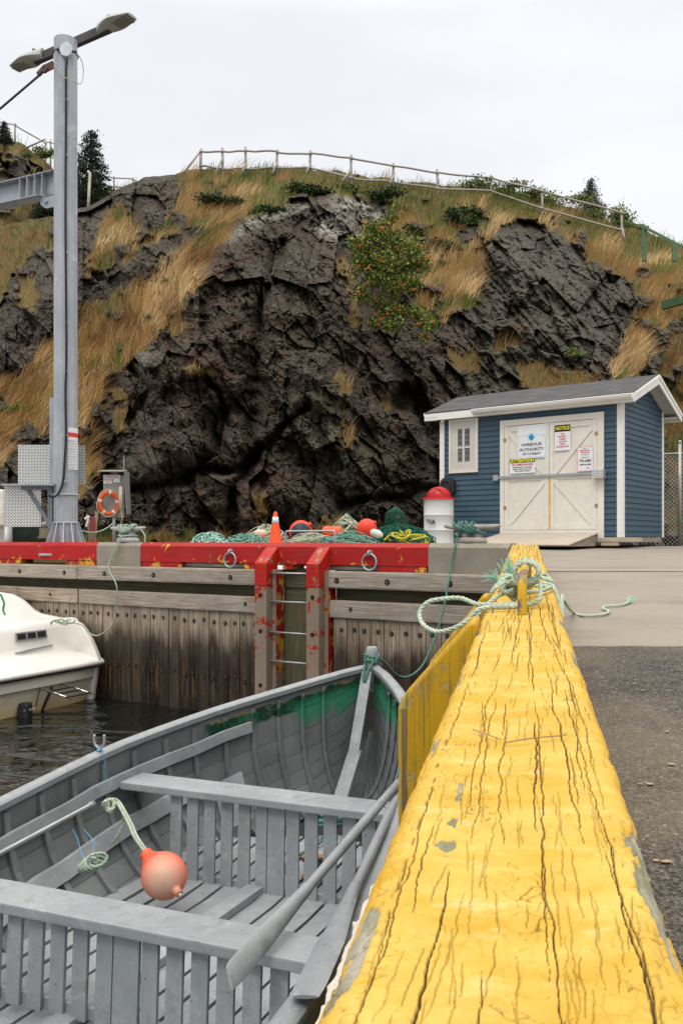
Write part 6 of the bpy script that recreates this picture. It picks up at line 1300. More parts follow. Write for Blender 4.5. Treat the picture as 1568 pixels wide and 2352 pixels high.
# arms and lamp heads along the wharf direction
MARM = plain('dark_steel', (.07, .065, .07), .55, .3, .3, 4); MLMP = plain('lamp_grey', (.36, .37, .34), .5, .1, .1, 4); MLENS = plain('lamp_lens', (.20, .20, .18), .3, 0, .2, 30)
FML = FM @ Matrix.Translation((.14, 0, 0)) @ Matrix.Scale(.97, 4, (1, 0, 0))
for sg in (-1, 1):
    zA = 9.12; y0 = .0
    m = MB(FML); m.box((min(sg*.02, sg*.80), -.20, zA-.06), (max(sg*.02, sg*.80), -.188, zA+.06)); m.box((min(sg*.02, sg*.80), -.26, zA-.062), (max(sg*.02, sg*.80), -.201, zA-.050)); m.build('lamp_arm', MARM, mast)
    lh = MB(FML); G = []
    for i in range(13):
        u = i/12; x = sg*(.60+.66*u); w_ = (.05+.105*math.sin(min(1, u*1.9)*1.57))*(1-.42*max(0, u-.55)/.45); ht = .09*(1-u)**.5+.025; zc = zA+.0
        G.append([Vector((x, -.20+w_*math.cos(R(a)), zc+(ht*math.sin(R(a)) if math.sin(R(a)) > 0 else (.055*(1-u*.75))*math.sin(R(a))))) for a in range(0, 361, 30)])
    lh.grid(G); lh.add(G[0][:-1], [list(range(12))]); lh.add(G[-1][:-1], [list(range(12))]); hd = lh.build('lamp_head', MLMP, mast, smooth=True, auto=50)
    m = MB(FML); m.box((min(sg*.95, sg*1.24), -.275, zA-.040), (max(sg*.95, sg*1.24), -.125, zA-.030), ch=.003); m.build('lens', MLENS, hd)
    m = MB(FML); m.lathe([(.028, 0), (.030, .06), (.02, .07)], (sg*.80, -.20, zA+.085), 12); m.build('light_sensor', plain('teal_plastic', (.04, .09, .08), .4), hd, smooth=True)
# jib beam and tie rod to the left
FJ = frame(Vector((mx_, Ym, 0)), 155.0)
zj = zv(405); jib = MB(FJ); hh = .155; tilt = -.015
x0, x1 = .17, 3.2
jib.box((x0, -.10, zj+hh-.012), (x1, .10, zj+hh)); jib.box((x0+.25, -.10, zj-hh), (x1, .10, zj-hh+.012)); jib.box((x0, -.005, zj-hh+.0125), (x1, .005, zj+hh-.0125)); jb_ = jib.build('jib_beam', MGAL, mast)
m = MB(FJ)
for x in (.34, .48, .62, .76): m.box((x, .006, zj-hh+.013), (x+.012, .098, zj+hh-.013))
m.build('stiffener', MGAL, jb_)
m = MB(FJ); m.prism([(x0-.02, -.012, zj-hh-.002), (.46, -.012, zj-hh-.002), (.46, -.012, zj-hh-.10), (.36, -.012, zj-hh-.17), (x0-.02, -.012, zj-hh-.17)], (0, .024, 0)); m.lathe([(.03, 0), (.03, .02), (.02, .03)], (.34, .012, zj-hh-.08), 12, axis=(0, 1, 0)); m.build('pivot_plate', MGAL, mast)
zt_ = zv(150); m = MB(); a_ = V(112, 155, 11.9); e_ = V(-25, 272, 12.6); m.tube([a_, e_], .016, 8); m.build('tie_rod', MARM, mast, smooth=True)
m = MB(); m.beam(V(124, 148, 11.95), V(100, 160, 12.0), .02, .11); m.beam(V(106, 152, 11.95), V(88, 172, 12.0), .05, .05); m.lathe([(.04, 0), (.04, .05)], V(101, 158, 11.9), 12, axis=(0, 1, 0)); m.build('clevis', plain('rusty_steel', (.12, .075, .055), .7, .2, .4, 12), mast)
# notice sheet wrapped on the column
t = thing('notice_sheet', V(172, 1078, Ym-.16), 'tall white and red safety notice on the right side of the steel mast', 'notice')
m = MB(); az = [R(-58), R(-47), R(-36), R(-25), R(-12)]; z0, z1 = zv(1078), zv(981)
pt = lambda a, z, r=rM+.008: Vector((mx_+r*math.cos(a), Ym+r*math.sin(a), z))
az = [R(-62+9*i) for i in range(8)]; m.grid([[pt(a, z0), pt(a, z1)] for a in az]); m.build('sheet', MSW, t)
m = MB(); m.grid([[pt(a, z1-.13, rM+.010), pt(a, z1-.07, rM+.010)] for a in az]); m.build('red_header', MSRED, t)
m = MB()
for i in range(11): z = z1-.18-i*.037; m.grid([[pt(a, z, rM+.0105), pt(a, z-.006, rM+.0105)] for a in az[:7]]); m.grid([[pt(a, z-.012, rM+.0105), pt(a, z-.017, rM+.0105)] for a in az[:5-i % 3]])
m.build('small_print', plain('print_grey', (.35, .35, .36), .6), t)
# platform with tread plate panels
pf = thing('control_platform', V(95, 1113, 12.1), 'grey steel bracket platform with diamond plate panels clamped on the mast', 'platform')
def bp(vx0, vy0, vx1, vy1, Y, th=.02, ext=None, mat=MTREAD, name='panel'):
    m = MB(); p0, p1 = V(vx0, vy0, Y), V(vx1, vy1, Y); m.box((p0.x, Y, p1.z), (p1.x, Y+th, p0.z), ch=.002); return m.build(name, mat, pf)
bp(42, 1022, 122, 1111, 12.35, .015); bp(120, 1023, 196, 1112, 12.36, .015, name='panel'); bp(11, 1117, 95, 1210, 11.95, .015, name='hanging_panel')
bp(114, 913, 124, 1110, 12.05, .06, mat=MSTEEL, name='post')
m = MB(); p0, p1 = V(2, 1111, 11.8), V(124, 1111, 11.8); m.box((p0.x, 11.8, p0.z-.025), (p1.x, 12.45, p0.z), ch=.003); p1_ = V(206, 1111, 12.3); m.box((p1.x+.3, 12.25, p0.z-.022), (p1_.x, 12.5, p0.z-.002)); m.build('shelf', MSTEEL, pf)
m = MB(); m.box(V(110, 1215, 11.9), V(124, 1116, 11.96)); m.build('upright', plain('slate_steel', (.16, .175, .2), .5, .3), pf)
m = MB(); m.beam(V(64, 1122, 11.95), V(114, 1202, 11.95), .05, .05, up=(0, 1, 0)); m.beam(V(50, 1120, 11.92), V(118, 1120, 11.92), .05, .06); m.build('brace', bpy.data.materials['slate_steel'], pf)
# ================================================================== THINGS ON THE QUAY
# lifebuoy stand
Yr = 15.6; t = thing('lifebuoy_stand', V(262, 1245, Yr), 'grey steel stand with small roof carrying a life ring, at the foot of the hill', 'stand'); g0 = gz(Yr)
MPLN = plain('dull_tin', (.30, .30, .29), .5, .3, .12, 6)
p = V(261, 1200, Yr); m = MB(); m.tube([(p.x, Yr+.03, g0), (p.x, Yr+.03, CZ+.5)], .03, 10); m.build('post', MPLN, t, smooth=True)
m = MB(); a_, b_ = V(236, 1188, Yr), V(284, 1092, Yr); m.box((a_.x, Yr+.05, a_.z), (b_.x, Yr+.07, b_.z)); m.build('back_board', MPLN, t)
m = MB(); a_, b_ = V(229, 1082, Yr), V(287, 1082, Yr); m.prism([(a_.x, Yr-.12, a_.z-.02), (a_.x, Yr+.2, a_.z+.02), (a_.x, Yr+.2, a_.z+.035), (a_.x, Yr-.12, a_.z-.005)], (b_.x-a_.x, 0, 0)); m.prism([(b_.x-.005, Yr-.05, a_.z), (b_.x-.005, Yr+.3, a_.z+.01), (b_.x+.03, Yr+.3, V(0, 1180, Yr).z), (b_.x+.03, Yr+.0, V(0, 1180, Yr).z)], (.012, 0, 0)); m.build('roof', MPLN, t)
m = MB(); p = V(285, 1082, Yr+.1); m.tube([p, p+Vector((0, 0, .28))], .012, 6); m.build('spike', MPLN, t)
def flat(vx, vy, Y): return Matrix.Translation(V(vx, vy, Y)) @ Matrix.Rotation(R(90), 4, 'X')
m = MB(); m.box(V(238, 1111, Yr+.03), V(258, 1099, Yr+.045)); m.box(V(260, 1108, Yr+.03), V(276, 1099, Yr+.045)); m.box(V(238, 1098, Yr+.03), V(277, 1091, Yr+.045)); sg_ = m.build('sign_plate', MSW, t)
m = MB(); m.text('LIFE SAVING', .030, flat(248, 1102.5, Yr+.028), .9, .0006); m.text('RING', .030, flat(248, 1107.8, Yr+.028), .9, .0006); m.text('BRING ABOARD BEFORE', .030, flat(257.5, 1094.5, Yr+.028), .75, .0006); m.build('lettering', MSRED, sg_)
rt = thing('life_ring', V(250, 1156, Yr-.05)-Vector((0, 0, .25)), 'orange life ring with pale bands hanging on the grey stand', 'life ring'); c_ = V(250, 1156, Yr-.03); rw, rh = .150, .195
MOR = plain('orange_ring', (.62, .10, .028), .55, 0, .12, 8); MBAND = plain('pale_band', (.66, .60, .48), .6)
ringp = lambda a: c_+Vector((rw*math.cos(a), .05*math.cos(a), rh*math.sin(a)))
m = MB(); m.tube([ringp(a) for a in np.linspace(0, 2*math.pi, 41)[:-1]], .042, 12, closed=True); m.build('ring', MOR, rt, smooth=True)
for a0 in (10, 82, 165, 195+40, 305):
    m = MB(); m.tube([ringp(R(a0+q)) for q in (-7, -2, 2, 7)], .0445, 12, cap=False); m.build('band', MBAND, rt, smooth=True)
m = MB(); m.tube(smoothpts([ringp(R(q))+Vector((.05*math.cos(R(q))*(1.1 if q % 80 else .6), -.03, .05*math.sin(R(q)))) for q in range(0, 360, 40)], 4, True), .006, 5, closed=True); m.build('grab_line', MBAND, rt, smooth=True)
m = MB(); a_ = V(277, 1118, Yr-.05); m.tube([a_, a_-Vector((0, 0, .2)), a_-Vector((-.0, 0, .42))], [.028, .034, .026], 8); m.tube(smoothpts([a_-Vector((0, 0, .42)), a_-Vector((-.03, 0, .6)), a_-Vector((.03, 0, .75)), a_-Vector((-.01, 0, .95))], 4), .006, 5); tag(m.build('rope_bundle', plain('beige_rope', (.52, .44, .32), .8, 0, .2, 30), smooth=True), 'bundle of beige rope hanging right of the life ring', 'rope')
# driftwood and red tag right of the mast
m = MB(); rg3 = random.Random(8)
for q in range(9): p = V(rg3.uniform(203, 222), 1246, 15.2); p.z = gz(15.2); e = V(rg3.uniform(198, 226), rg3.uniform(1170, 1215), 15.2); m.tube([p, p.lerp(e, .5)+Vector((.02, 0, 0)), e], [.02, .026, .012], 6)
dw = m.build('driftwood', wood('driftwood', (.20, .14, .09), (.42, .33, .23), (.25, .15, .1)), smooth=True); tag(dw, 'bundle of upright driftwood sticks leaning between mast and life ring', 'driftwood')
m = MB(); m.box(V(207, 1222, 15.1), V(219, 1188, 15.13)); m.build('painted_piece', plain('dull_maroon', (.22, .05, .05), .8), dw); m = MB(); m.tube([V(195, 1192, 15.1), V(206, 1186, 15.1)], .02, 8); m.tube([V(198, 1210, 15.1), V(204, 1190, 15.1)], .016, 8); m.build('white_piece', MSW, dw)
m = MB(); rope3(m, sag(V(176, 1213, 13.5), V(262, 1200, 15.5), .12, 8), .012, n=5, k=2); tag(m.build('slack_rope', MROPEP, smooth=True), 'slack pale green rope from the mast foot to the life ring post', 'rope')
# white standpipe, pale cabinet, green boat at the left edge
m = MB(); p = V(20, 1245, 12.3); m.tube([(p.x, 12.3, gz(12.3)), (p.x, 12.3, V(0, 1186, 12.3).z)], .052, 12); tag(m.build('standpipe', plain('white_pipe', (.62, .64, .68), .5), smooth=True), 'white upright pipe behind the red kerb left of the mast', 'pipe')
m = MB(); p0, p1 = V(-60, 1208, 12.8), V(9, 1124, 12.8); m.box((p0.x, 12.8, p0.z), (p1.x, 13.3, p1.z), ch=.03); m.box((p0.x, 12.9, gz(12.8)), (p1.x-.1, 13.2, p0.z+.01)); tag(m.build('cabinet', plain('pale_cabinet', (.66, .65, .60), .45)), 'pale rounded cabinet at the left edge behind the diamond plate panel', 'cabinet')
gb = thing('green_boat', V(40, 1250, 14.4), 'old dark green wooden boat lying on the quay behind the mast', 'boat')
b = NB('dark_green_boat_paint'); v = b.co(); c = b.mix(b.ramp(b.noise(v, 3, 6, .7), [(.4, 0.), (.6, 1.)]), (.012, .03, .022), (.03, .055, .04)); c = b.mix(b.ramp(b.noise(v, 5, 7, .7), [(.60, 0.), (.64, .9)]), c, (.28, .21, .12)); MGB = b.fin(c, .6)
m = MB(); G = []
zt_, zb_ = V(0, 1208, 14.2).z, gz(14.2)
for i in range(13):
    u = i/12; x = V(-260, 0, 14.3).x+(V(118, 0, 14.3).x-V(-260, 0, 14.3).x)*u; hw = .62*(1-max(0, u-.6)**2*4.5); G.append([Vector((x, 14.8-hw, zt_+.05*u*u)), Vector((x, 14.8-hw*.9, (zt_+zb_)/2)), Vector((x, 14.8-hw*.5, zb_)), Vector((x, 14.8+hw*.5, zb_)), Vector((x, 14.8+hw*.9, (zt_+zb_)/2)), Vector((x, 14.8+hw, zt_+.05*u*u))])
m.grid(G); m.build('hull', MGB, gb, smooth=True); m = MB()
for k_ in (0, 5): m.tube([g_[k_] for g_ in G], .025, 6)
m.build('gunwale', plain('pale_green_rail', (.28, .33, .28), .7), gb, smooth=True)
m = MB(); m.tube([V(102, 1206, 14.2), V(118, 1198, 14.1), V(146, 1190, 14.0)], [.05, .055, .06], 10); m.build('weathered_spar', wood('grey_spar', (.3, .28, .26), (.5, .48, .45), (.4, .36, .32)), gb, smooth=True)
m = MB(); m.box(V(91, 1236, 14.15), V(122, 1212, 14.2)); m.build('patch_panel', plain('khaki_panel', (.20, .19, .13), .8), gb)
# traffic cone
Yc_ = 13.0; p = V(632.5, 1175, Yc_); g0 = gz(Yc_); t = thing('traffic_cone', (p.x, Yc_, g0), 'orange traffic cone with one white band behind the red ladder', 'cone'); H_ = p.z-g0
MCO = plain('cone_orange', (.80, .085, .02), .45, 0, .06, 5); m = MB(); prof = lambda z: .125-(.125-.028)*(z/H_)
m.lathe([(.135, .03), (prof(.05), .05), (prof(H_*.72), H_*.72)], (p.x, Yc_, g0), 24); m.lathe([(prof(H_*.87), H_*.87), (prof(H_)-.002, H_-.01), (.018, H_)], (p.x, Yc_, g0), 24); m.build('cone_body', MCO, t, smooth=True, auto=50)
m = MB(); m.lathe([(prof(H_*.72)+.001, H_*.72), (prof(H_*.87)+.001, H_*.87)], (p.x, Yc_, g0), 24); m.build('white_band', MSW, t, smooth=True)
m = MB(); m.box((p.x-.18, Yc_-.18, g0), (p.x+.18, Yc_+.18, g0+.03), ch=.01); m.build('cone_base', MCO, t)
# waste drum
Yd = 16.0; p = V(1007, 1245, Yd); g0 = gz(Yd); t = thing('waste_drum', (p.x, Yd, g0), 'white steel drum with a red push lid dome, stencilled THA', 'drum'); rd = .277
MDR = plain('drum_white', (.62, .63, .62), .4, 0, .06, 3, .1, 40, dirt=(.40, .34, .26), dirtamt=.3); MLID = plain('lid_red', (.48, .02, .025), .35, 0, .12, 5)
m = MB(); m.lathe([(rd, 0), (rd+.008, .01), (rd, .02), (rd, .285), (rd+.010, .30), (rd, .315), (rd, .565), (rd+.010, .58), (rd, .595), (rd, .855), (rd+.010, .868), (rd+.004, .88)], (p.x, Yd, g0), 40); m.build('drum_body', MDR, t, smooth=True, auto=40)
m = MB(); m.lathe([(rd+.03, .868), (rd+.03, .885), (rd+.005, .90), (rd-.03, .905)], (p.x, Yd, g0), 40); m.lathe([(rd-.03, .905)]+[(.235*math.cos(R(a)), .905+.21*math.sin(R(a))) for a in range(0, 91, 9)][:-1]+[(.01, 1.115)], (p.x, Yd, g0), 36); lid = m.build('dome_lid', MLID, t, smooth=True, auto=35)
m = MB(); m.tube([(p.x-.075+.13*math.cos(R(a)), Yd-.235+.05*math.sin(R(a)), g0+.97+.10*math.sin(R(a))) for a in range(0, 181, 20)], .012, 6); m.build('push_flap', MLID, lid, smooth=True)
m = MB(); Pd = Matrix.Translation(V(988.5, 1199, Yd-.272)) @ Matrix.Rotation(R(-17), 4, 'Z') @ Matrix.Rotation(R(90), 4, 'X'); m.text('THA', .115, Pd, .72, .004, .003); m.build('stencil', MBLK, t)
# rope and net heaps
def heap(vx, vy0, Y, w, dpt, h, n, mat, name, label, cat, r=.010, seed=0, ln=(.3, 1.0), flat_=1.0):
    rg_ = random.Random(seed); c_ = V(vx, vy0, Y); c_.z = gz(Y); m = MB(); 
    for _ in range(n):
        a0 = rg_.uniform(0, 6.28); th0 = rg_.uniform(.2, 1.3); pts = []; a, th = a0, th0; da, dt = rg_.uniform(-.5, .5), rg_.uniform(-.25, .25); k_ = rg_.uniform(.75, 1.03)
        for q in range(rg_.randint(6, 12)):
            st = math.sin(min(1.5, th)); pts.append(c_+Vector((w*k_*st*math.cos(a), dpt*k_*st*math.sin(a), max(.01, h*k_*math.cos(min(1.5, th))*(1+.16*math.sin(a*2+seed))))))
            da += rg_.uniform(-.25, .25); dt += rg_.uniform(-.12, .12); a += da; th = abs(th+dt) if th+dt < 1.55 else 1.45
        m.tube(smoothpts(pts, 3), r*rg_.uniform(.8, 1.2), 4, cap=False)
    m.blob(c_, 1, 2, (w*.72, dpt*.72, h*.60), .25, seed) if name != 'rope_heap' or seed not in (8,) else None
    return tag(m.build(name, mat, smooth=True, origin=c_), label, cat)
RH = lambda nm, c, d: plain(nm, c, .85, 0, .35, 25, .5, 150, dirt=d)
MR1 = RH('aqua_rope', (.30, .50, .43), (.16, .32, .27)); MR2 = RH('sea_green_rope', (.15, .30, .24), (.08, .18, .14)); MR3 = RH('olive_white_rope', (.40, .43, .32), (.22, .23, .15)); MR4 = RH('green_net', (.012, .10, .065), (.01, .05, .035)); MR5 = RH('yellow_rope', (.50, .46, .05), (.3, .3, .05))
heap(482, 1250, 12.6, .34, .30, .27, 110, MR1, 'rope_heap', 'flat heap of pale aqua rope at the left end of the gear', 'rope heap', seed=1)
heap(563, 1250, 12.7, .42, .30, .25, 110, MR2, 'rope_heap', 'low heap of sea green rope left of the traffic cone', 'rope heap', seed=2)
heap(612, 1250, 13.9, .46, .35, .36, 100, MR3, 'rope_heap', 'olive white rope heap close behind the traffic cone', 'rope heap', seed=3)
heap(715, 1250, 13.0, .55, .35, .28, 110, MR3, 'rope_heap', 'low tangle of olive white rope behind the grab rail', 'rope heap', seed=4)
heap(795, 1250, 14.0, .44, .40, .50, 130, MR3, 'rope_heap', 'tallest heap of olive white rope between the orange floats', 'rope heap', seed=5)
heap(800, 1250, 12.6, .55, .3, .28, 90, MR2, 'rope_heap', 'dark sea green rope lying below the orange floats', 'rope heap', seed=6)
heap(918, 1250, 14.3, .66, .45, .36, 260, MR4, 'net_heap', 'big heap of dark green netting against the white drum', 'net heap', r=.008, seed=7)
heap(930, 1250, 13.4, .50, .3, .30, 26, MR5, 'rope_heap', 'yellow rope strewn over the dark green netting', 'rope heap', r=.010, seed=8)
m = MB(); p = V(912, 1196, 14.5); q = V(905, 1165, 15.2)
for i in range(16): m.tube([p+Vector((-.22+.05*i*.6, 0, -.15)), p.lerp(q, .6)+Vector((.02*i-.16, 0, 0)), q+Vector((.004*i, 0, 0))], .004, 4)
tag(m.build('hanging_net', MR4, smooth=True), 'corner of green netting pulled up on the rock above the net heap', 'net')
def float_(vx, vy, Y, r, mat, label, sq=(1, 1, 1)):
    m = MB(); c_ = V(vx, vy, Y); m.lathe([(.001, -r)]+[(r*math.sin(R(a)), -r*math.cos(R(a))) for a in range(12, 170, 12)]+[(r*.16, r*1.05), (r*.14, r*1.18), (.001, r*1.2)], c_, 20, axis=(.6, -.3, .5)); return tag(m.build('net_float', mat, smooth=True), label, 'float')
MF1 = plain('float_orange', (.80, .11, .035), .4, 0, .1, 6); MF2 = plain('float_red', (.70, .05, .025), .4, 0, .1, 6)
float_(772, 1223, 12.9, .098, MF1, 'round orange float in front of the tall rope heap'); float_(842, 1215, 13.6, .165, MF2, 'larger red orange float right of the tall rope heap'); float_(691, 1222, 13.6, .19, MF2, 'red float with dark side behind the grab rail'); float_(752, 1222, 13.6, .10, MF1, 'second orange float half hidden behind the round one')
m = MB(); m.lathe([(.001, -.11), (.13, -.07), (.16, 0), (.13, .05), (.001, .06)], V(691, 1224, 13.42), 20, axis=(0, -1, .1)); tag(m.build('fish_basket', plain('navy_plastic', (.01, .025, .04), .4), smooth=True), 'round dark blue float nested in front of the red float', 'float')
m = MB(); m.tube([V(850, 1222, 13.2), V(856, 1223, 13.2), V(868, 1227, 13.15), V(877, 1230, 13.1)], [.03, .06, .065, .03], 12); tag(m.build('net_float', plain('float_white', (.60, .58, .52), .6), smooth=True), 'long white float beside the red orange float', 'float')
m = MB(); m.blob(V(598, 1226, 13.2), .07, 2, (1.5, 1, 1), .05); tag(m.build('net_float', plain('float_pale', (.70, .50, .38), .6), smooth=True), 'small pale float on the olive white rope heap', 'float')
# chain link fence right of the shed
cf_ = thing('chain_link_fence', V(1560, 1250, 18.3), 'galvanised chain link fence with round posts behind the shed', 'fence'); g0 = gz(18)
MCH = plain('zinc_wire', (.38, .38, .37), .5, .5)
fa, fb = V(1560, 0, 18.0), V(1525, 0, 19.0); fa.z = fb.z = 0; fd = Vector((1, -.25, 0)).normalized()
zt1 = V(0, 1042, 18.0).z
for k_ in (-.0, 2.4, 4.8): m = MB(); q = fa+fd*k_; m.tube([(q.x, q.y, g0), (q.x, q.y, zt1+.22)], .035, 10); m.lathe([(.04, 0), (.035, .05), (.01, .06)], (q.x, q.y, zt1+.22), 10); m.build('post', MCH, cf_, smooth=True)
m = MB(); m.tube([fa-fd*1.4+Vector((0, 0, zt1)), fa+fd*5+Vector((0, 0, zt1))], .022, 8); m.build('top_rail', MCH, cf_, smooth=True)
m = MB(); L_, H2 = 6.4, zt1-g0
for i in np.arange(-H2, L_, .085):
    for sg in (1, -1):
        a0, a1 = max(0, i), min(L_, i+H2); z0, z1 = a0-i, a1-i
        if a1 <= a0: continue
        if sg < 0: z0, z1 = H2-z0, H2-z1
        m.tube([fa+fd*(a0-1.4)+Vector((0, 0, g0+z0)), fa+fd*(a1-1.4)+Vector((0, 0, g0+z1))], .0032, 3, cap=False)
m.build('wire_mesh', MCH, cf_)
# chips and twigs
MCHIP = wood('bark_chip', (.30, .18, .10), (.50, .36, .24), (.4, .26, .16)); rgc = random.Random(12)
chips = [(1530, 1978, 0.0110), (1505, 1975, 0.0070), (1560, 2240, 0.0100), (1455, 1570, 0.0100), (1475, 1585, 0.0080), (1410, 1590, 0.0060), (1530, 1680, 0.0100), (1490, 1800, 0.0100), (1470, 1800, 0.0060), (1540, 1755, 0.0110), (1520, 2300, 0.0060)]
for k_, (x, y, s_) in enumerate(chips):
    Y = 3
    for _ in range(25): Y = (CZ-gz(Y)-.01)*F/(y-HY)
    p = V(x, y, Y); m = MB(); m.blob(p, s_*.75, 1, (1.2, .8, .2), .6, k_); o = m.build('wood_chip', MCHIP, origin=p); tag(o, 'small pale wood chip lying loose on the dark asphalt', 'wood chip', 'wood chips on the asphalt')
m = MB(FY); m.tube(smoothpts([(-.03, 1.235, bt(1.235)+.006), (.01, 1.26, bt(1.26)+.008), (.05, 1.285, bt(1.285)+.007), (.058, 1.30, bt(1.3)+.006)], 4), .0011, 5); tag(m.build('dry_twig', MCHIP), 'long thin straw lying across the yellow beam', 'twig')
m = MB(FY); m.tube([(-.078, 1.30, bt(1.3)+.006), (-.05, 1.265, bt(1.265)+.007), (-.035, 1.25, bt(1.25)+.006)], .001, 5); tag(m.build('dry_twig', MCHIP), 'shorter thin straw to the left on the yellow beam', 'twig')

# ================================================================== FENCES, TREES AND BUSHES ON THE HILL
MPOLE = wood('silver_grey_pole', (.26, .23, .20), (.50, .47, .43), (.36, .31, .26))
def polefence(posts, name, label, up=None, low=True, braces=(), r=.045):
    t = thing(name, posts[0][3], label, 'fence'); tops = []
    for (x, y0, y1, base) in posts:
        Y = base.y; top = V(x, y0, Y); tops.append((top, base)); m = MB(); mid_ = base.lerp(top, .5)+Vector((rgc.uniform(-.02, .02), 0, 0)); m.tube([base-Vector((0, 0, .3)), mid_, top], [r*1.1, r, r*.9], 8); m.build('post', MPOLE, t, smooth=True)
    for (a, ba), (b_, bb) in zip(tops[:-1], tops[1:]):
        for lv in ((.14, 0) if not low else (.14, .80)):
            if lv == 0: continue
            p, q = a.lerp(ba, lv), b_.lerp(bb, lv+rgc.uniform(-.04, .04)); off = Vector((0, -.05, 0)); m = MB()
            m.tube(smoothpts([p+off-(q-p)*.04, p.lerp(q, .3)+off+Vector((0, 0, rgc.uniform(-.03, .02))), p.lerp(q, .7)+off+Vector((0, 0, rgc.uniform(-.02, .02))), q+off+(q-p)*.04], 3), [r*.75]*10, 6); m.build('rail', MPOLE, t, smooth=True)
    for (x0, y0, x1, y1, Y) in braces: m = MB(); m.tube([V(x0, y0, Y), V(x1, y1, Y-.3)], r*.8, 6); m.build('brace', MPOLE, t, smooth=True)
    return t
pl = []
for (x, y0, y1) in [(462, 342, 392), (511, 340, 403), (564, 338, 402), (637, 344, 397), (713, 346, 398), (806, 356, 424), (903, 375, 430), (1003, 389, 447), (1127, 403, 450), (1244, 432, 493), (1426, 482, 545)]:
    bp_ = hillpt(x, max(y1, np.interp(x, CREX, CREY)+6)); pl.append((x, y0, y1, bp_))
polefence(pl, 'rail_fence', 'silvery pole fence along the crest of the main hill', braces=[(462, 345, 424, 396, pl[0][3].y), (513, 358, 493, 404, pl[1][3].y), (566, 375, 553, 402, pl[2][3].y), (637, 372, 624, 400, pl[3][3].y), (713, 375, 703, 398, pl[4][3].y), (805, 390, 786, 416, pl[5][3].y), (906, 398, 890, 432, pl[6][3].y), (1426, 520, 1440, 571, pl[-1][3].y)])
def fhp(x, y):
    j = int(np.argmin(np.abs(FARC-x))); i = int(np.argmin(np.abs(FARY[:, j]-y))); return FARG[i][j]
pl = [(x, y0, y1, fhp(x, y1)) for (x, y0, y1) in [(-30, 270, 310), (36, 283, 325), (106, 322, 352), (117, 320, 358), (152, 326, 372), (164, 343, 382), (182, 340, 400)]]
polefence(pl, 'rail_fence', 'distant pole fence on the left hill beside the mast', low=False, r=.05, braces=[(60, 340, 104, 320, 38)])
pl = [(x, y0, y1, fhp(x, y1)) for (x, y0, y1) in [(236, 398, 430), (262, 405, 436), (306, 408, 437), (340, 425, 445)]]
polefence(pl, 'rail_fence', 'short far pole fence right of the dark spruce', r=.055)
m = MB(); p = hillpt(204, 486); m.tube([p, V(205, 440, p.y), V(207, 398, p.y), V(202, 394, p.y)], .05, 8); tag(m.build('marker_post', plain('peeling_white_paint', (.55, .50, .42), .8, 0, .2, 6, dirt=(.35, .14, .06), dirtamt=.8), smooth=True), 'rusty white marker post before the dark spruce', 'post')
# green hand rail of the path at the right
MGRN = plain('pale_green_paint', (.10, .17, .095), .7, 0, .15, 5); t = thing('path_railing', V(1478, 590, 24), 'pale green timber railing of the hill path at the right edge', 'railing')
for (x, y0, y1, Yq) in ((1479, 520, 600, 24), (1548, 562, 600, 23)): m = MB(); m.beam(V(x, y1, Yq), V(x, y0, Yq), .12, .09, up=(0, 1, 0)); m.build('post', MGRN, t)
m = MB(); m.beam(V(1468, 516, 24.1), V(1640, 606, 22.2), .08, .07); m.build('hand_rail', MGRN, t)
t = thing('path_railing', V(1545, 700, 21), 'green timber plank of the lower path at the right edge', 'railing'); m = MB(); m.beam(V(1520, 702, 21.0), V(1640, 668, 20.0), .12, .20); m.build('plank', plain('moss_green_paint', (.05, .09, .035), .7), t)
# ---- trees
def leafmat(name, c1, c2, c3=None):
    b = NB(name); c = b.mix(b.ramp(b.attr('tone').outputs['Fac'], [(.1, 0.), (.9, 1.)]), c1, c2); return b.fin(c, .75, spec=.25)
def leafcloud(name, mat, P, size, parent=None, label=None, cat=None, group=None, elong=1.6, up=.2, origin=None):
    P = np.asarray(P); n = len(P); rg_ = RNG
    d = rg_.normal(size=(n, 3)); d[:, 2] += up; d /= np.linalg.norm(d, axis=1)[:, None]; e = rg_.normal(size=(n, 3)); e -= (e*d).sum(1)[:, None]*d; e /= np.linalg.norm(e, axis=1)[:, None]
    s_ = size*rg_.uniform(.6, 1.3, n)[:, None]; base = np.array(ROOT[parent.name] if parent is not None else origin)
    vs = np.stack([P-d*s_*elong/2, P+e*s_/2, P+d*s_*elong/2, P-e*s_/2], 1).reshape(-1, 3)-base
    me = bpy.data.meshes.new(name); me.vertices.add(4*n); me.vertices.foreach_set('co', vs.ravel()); me.loops.add(4*n); me.loops.foreach_set('vertex_index', np.arange(4*n, dtype=np.int32)); me.polygons.add(n); me.polygons.foreach_set('loop_start', np.arange(0, 4*n, 4, dtype=np.int32)); me.polygons.foreach_set('loop_total', np.full(n, 4, dtype=np.int32)); me.update(calc_edges=True)
    o = bpy.data.objects.new(name, me); COL.objects.link(o); me.materials.append(mat); setattrf(o, 'tone', np.repeat(np.clip(rg_.normal(.5, .25, n), 0, 1), 4)); ROOT[o.name] = Vector(base)
    if parent is not None: o.parent = parent
    else: o.location = base
    return tag(o, label, cat, group)
MSPR = leafmat('spruce_needles', (.006, .014, .006), (.022, .042, .018)); MBARK = plain('spruce_bark', (.09, .07, .055), .9, 0, .3, 12, .6, 40)
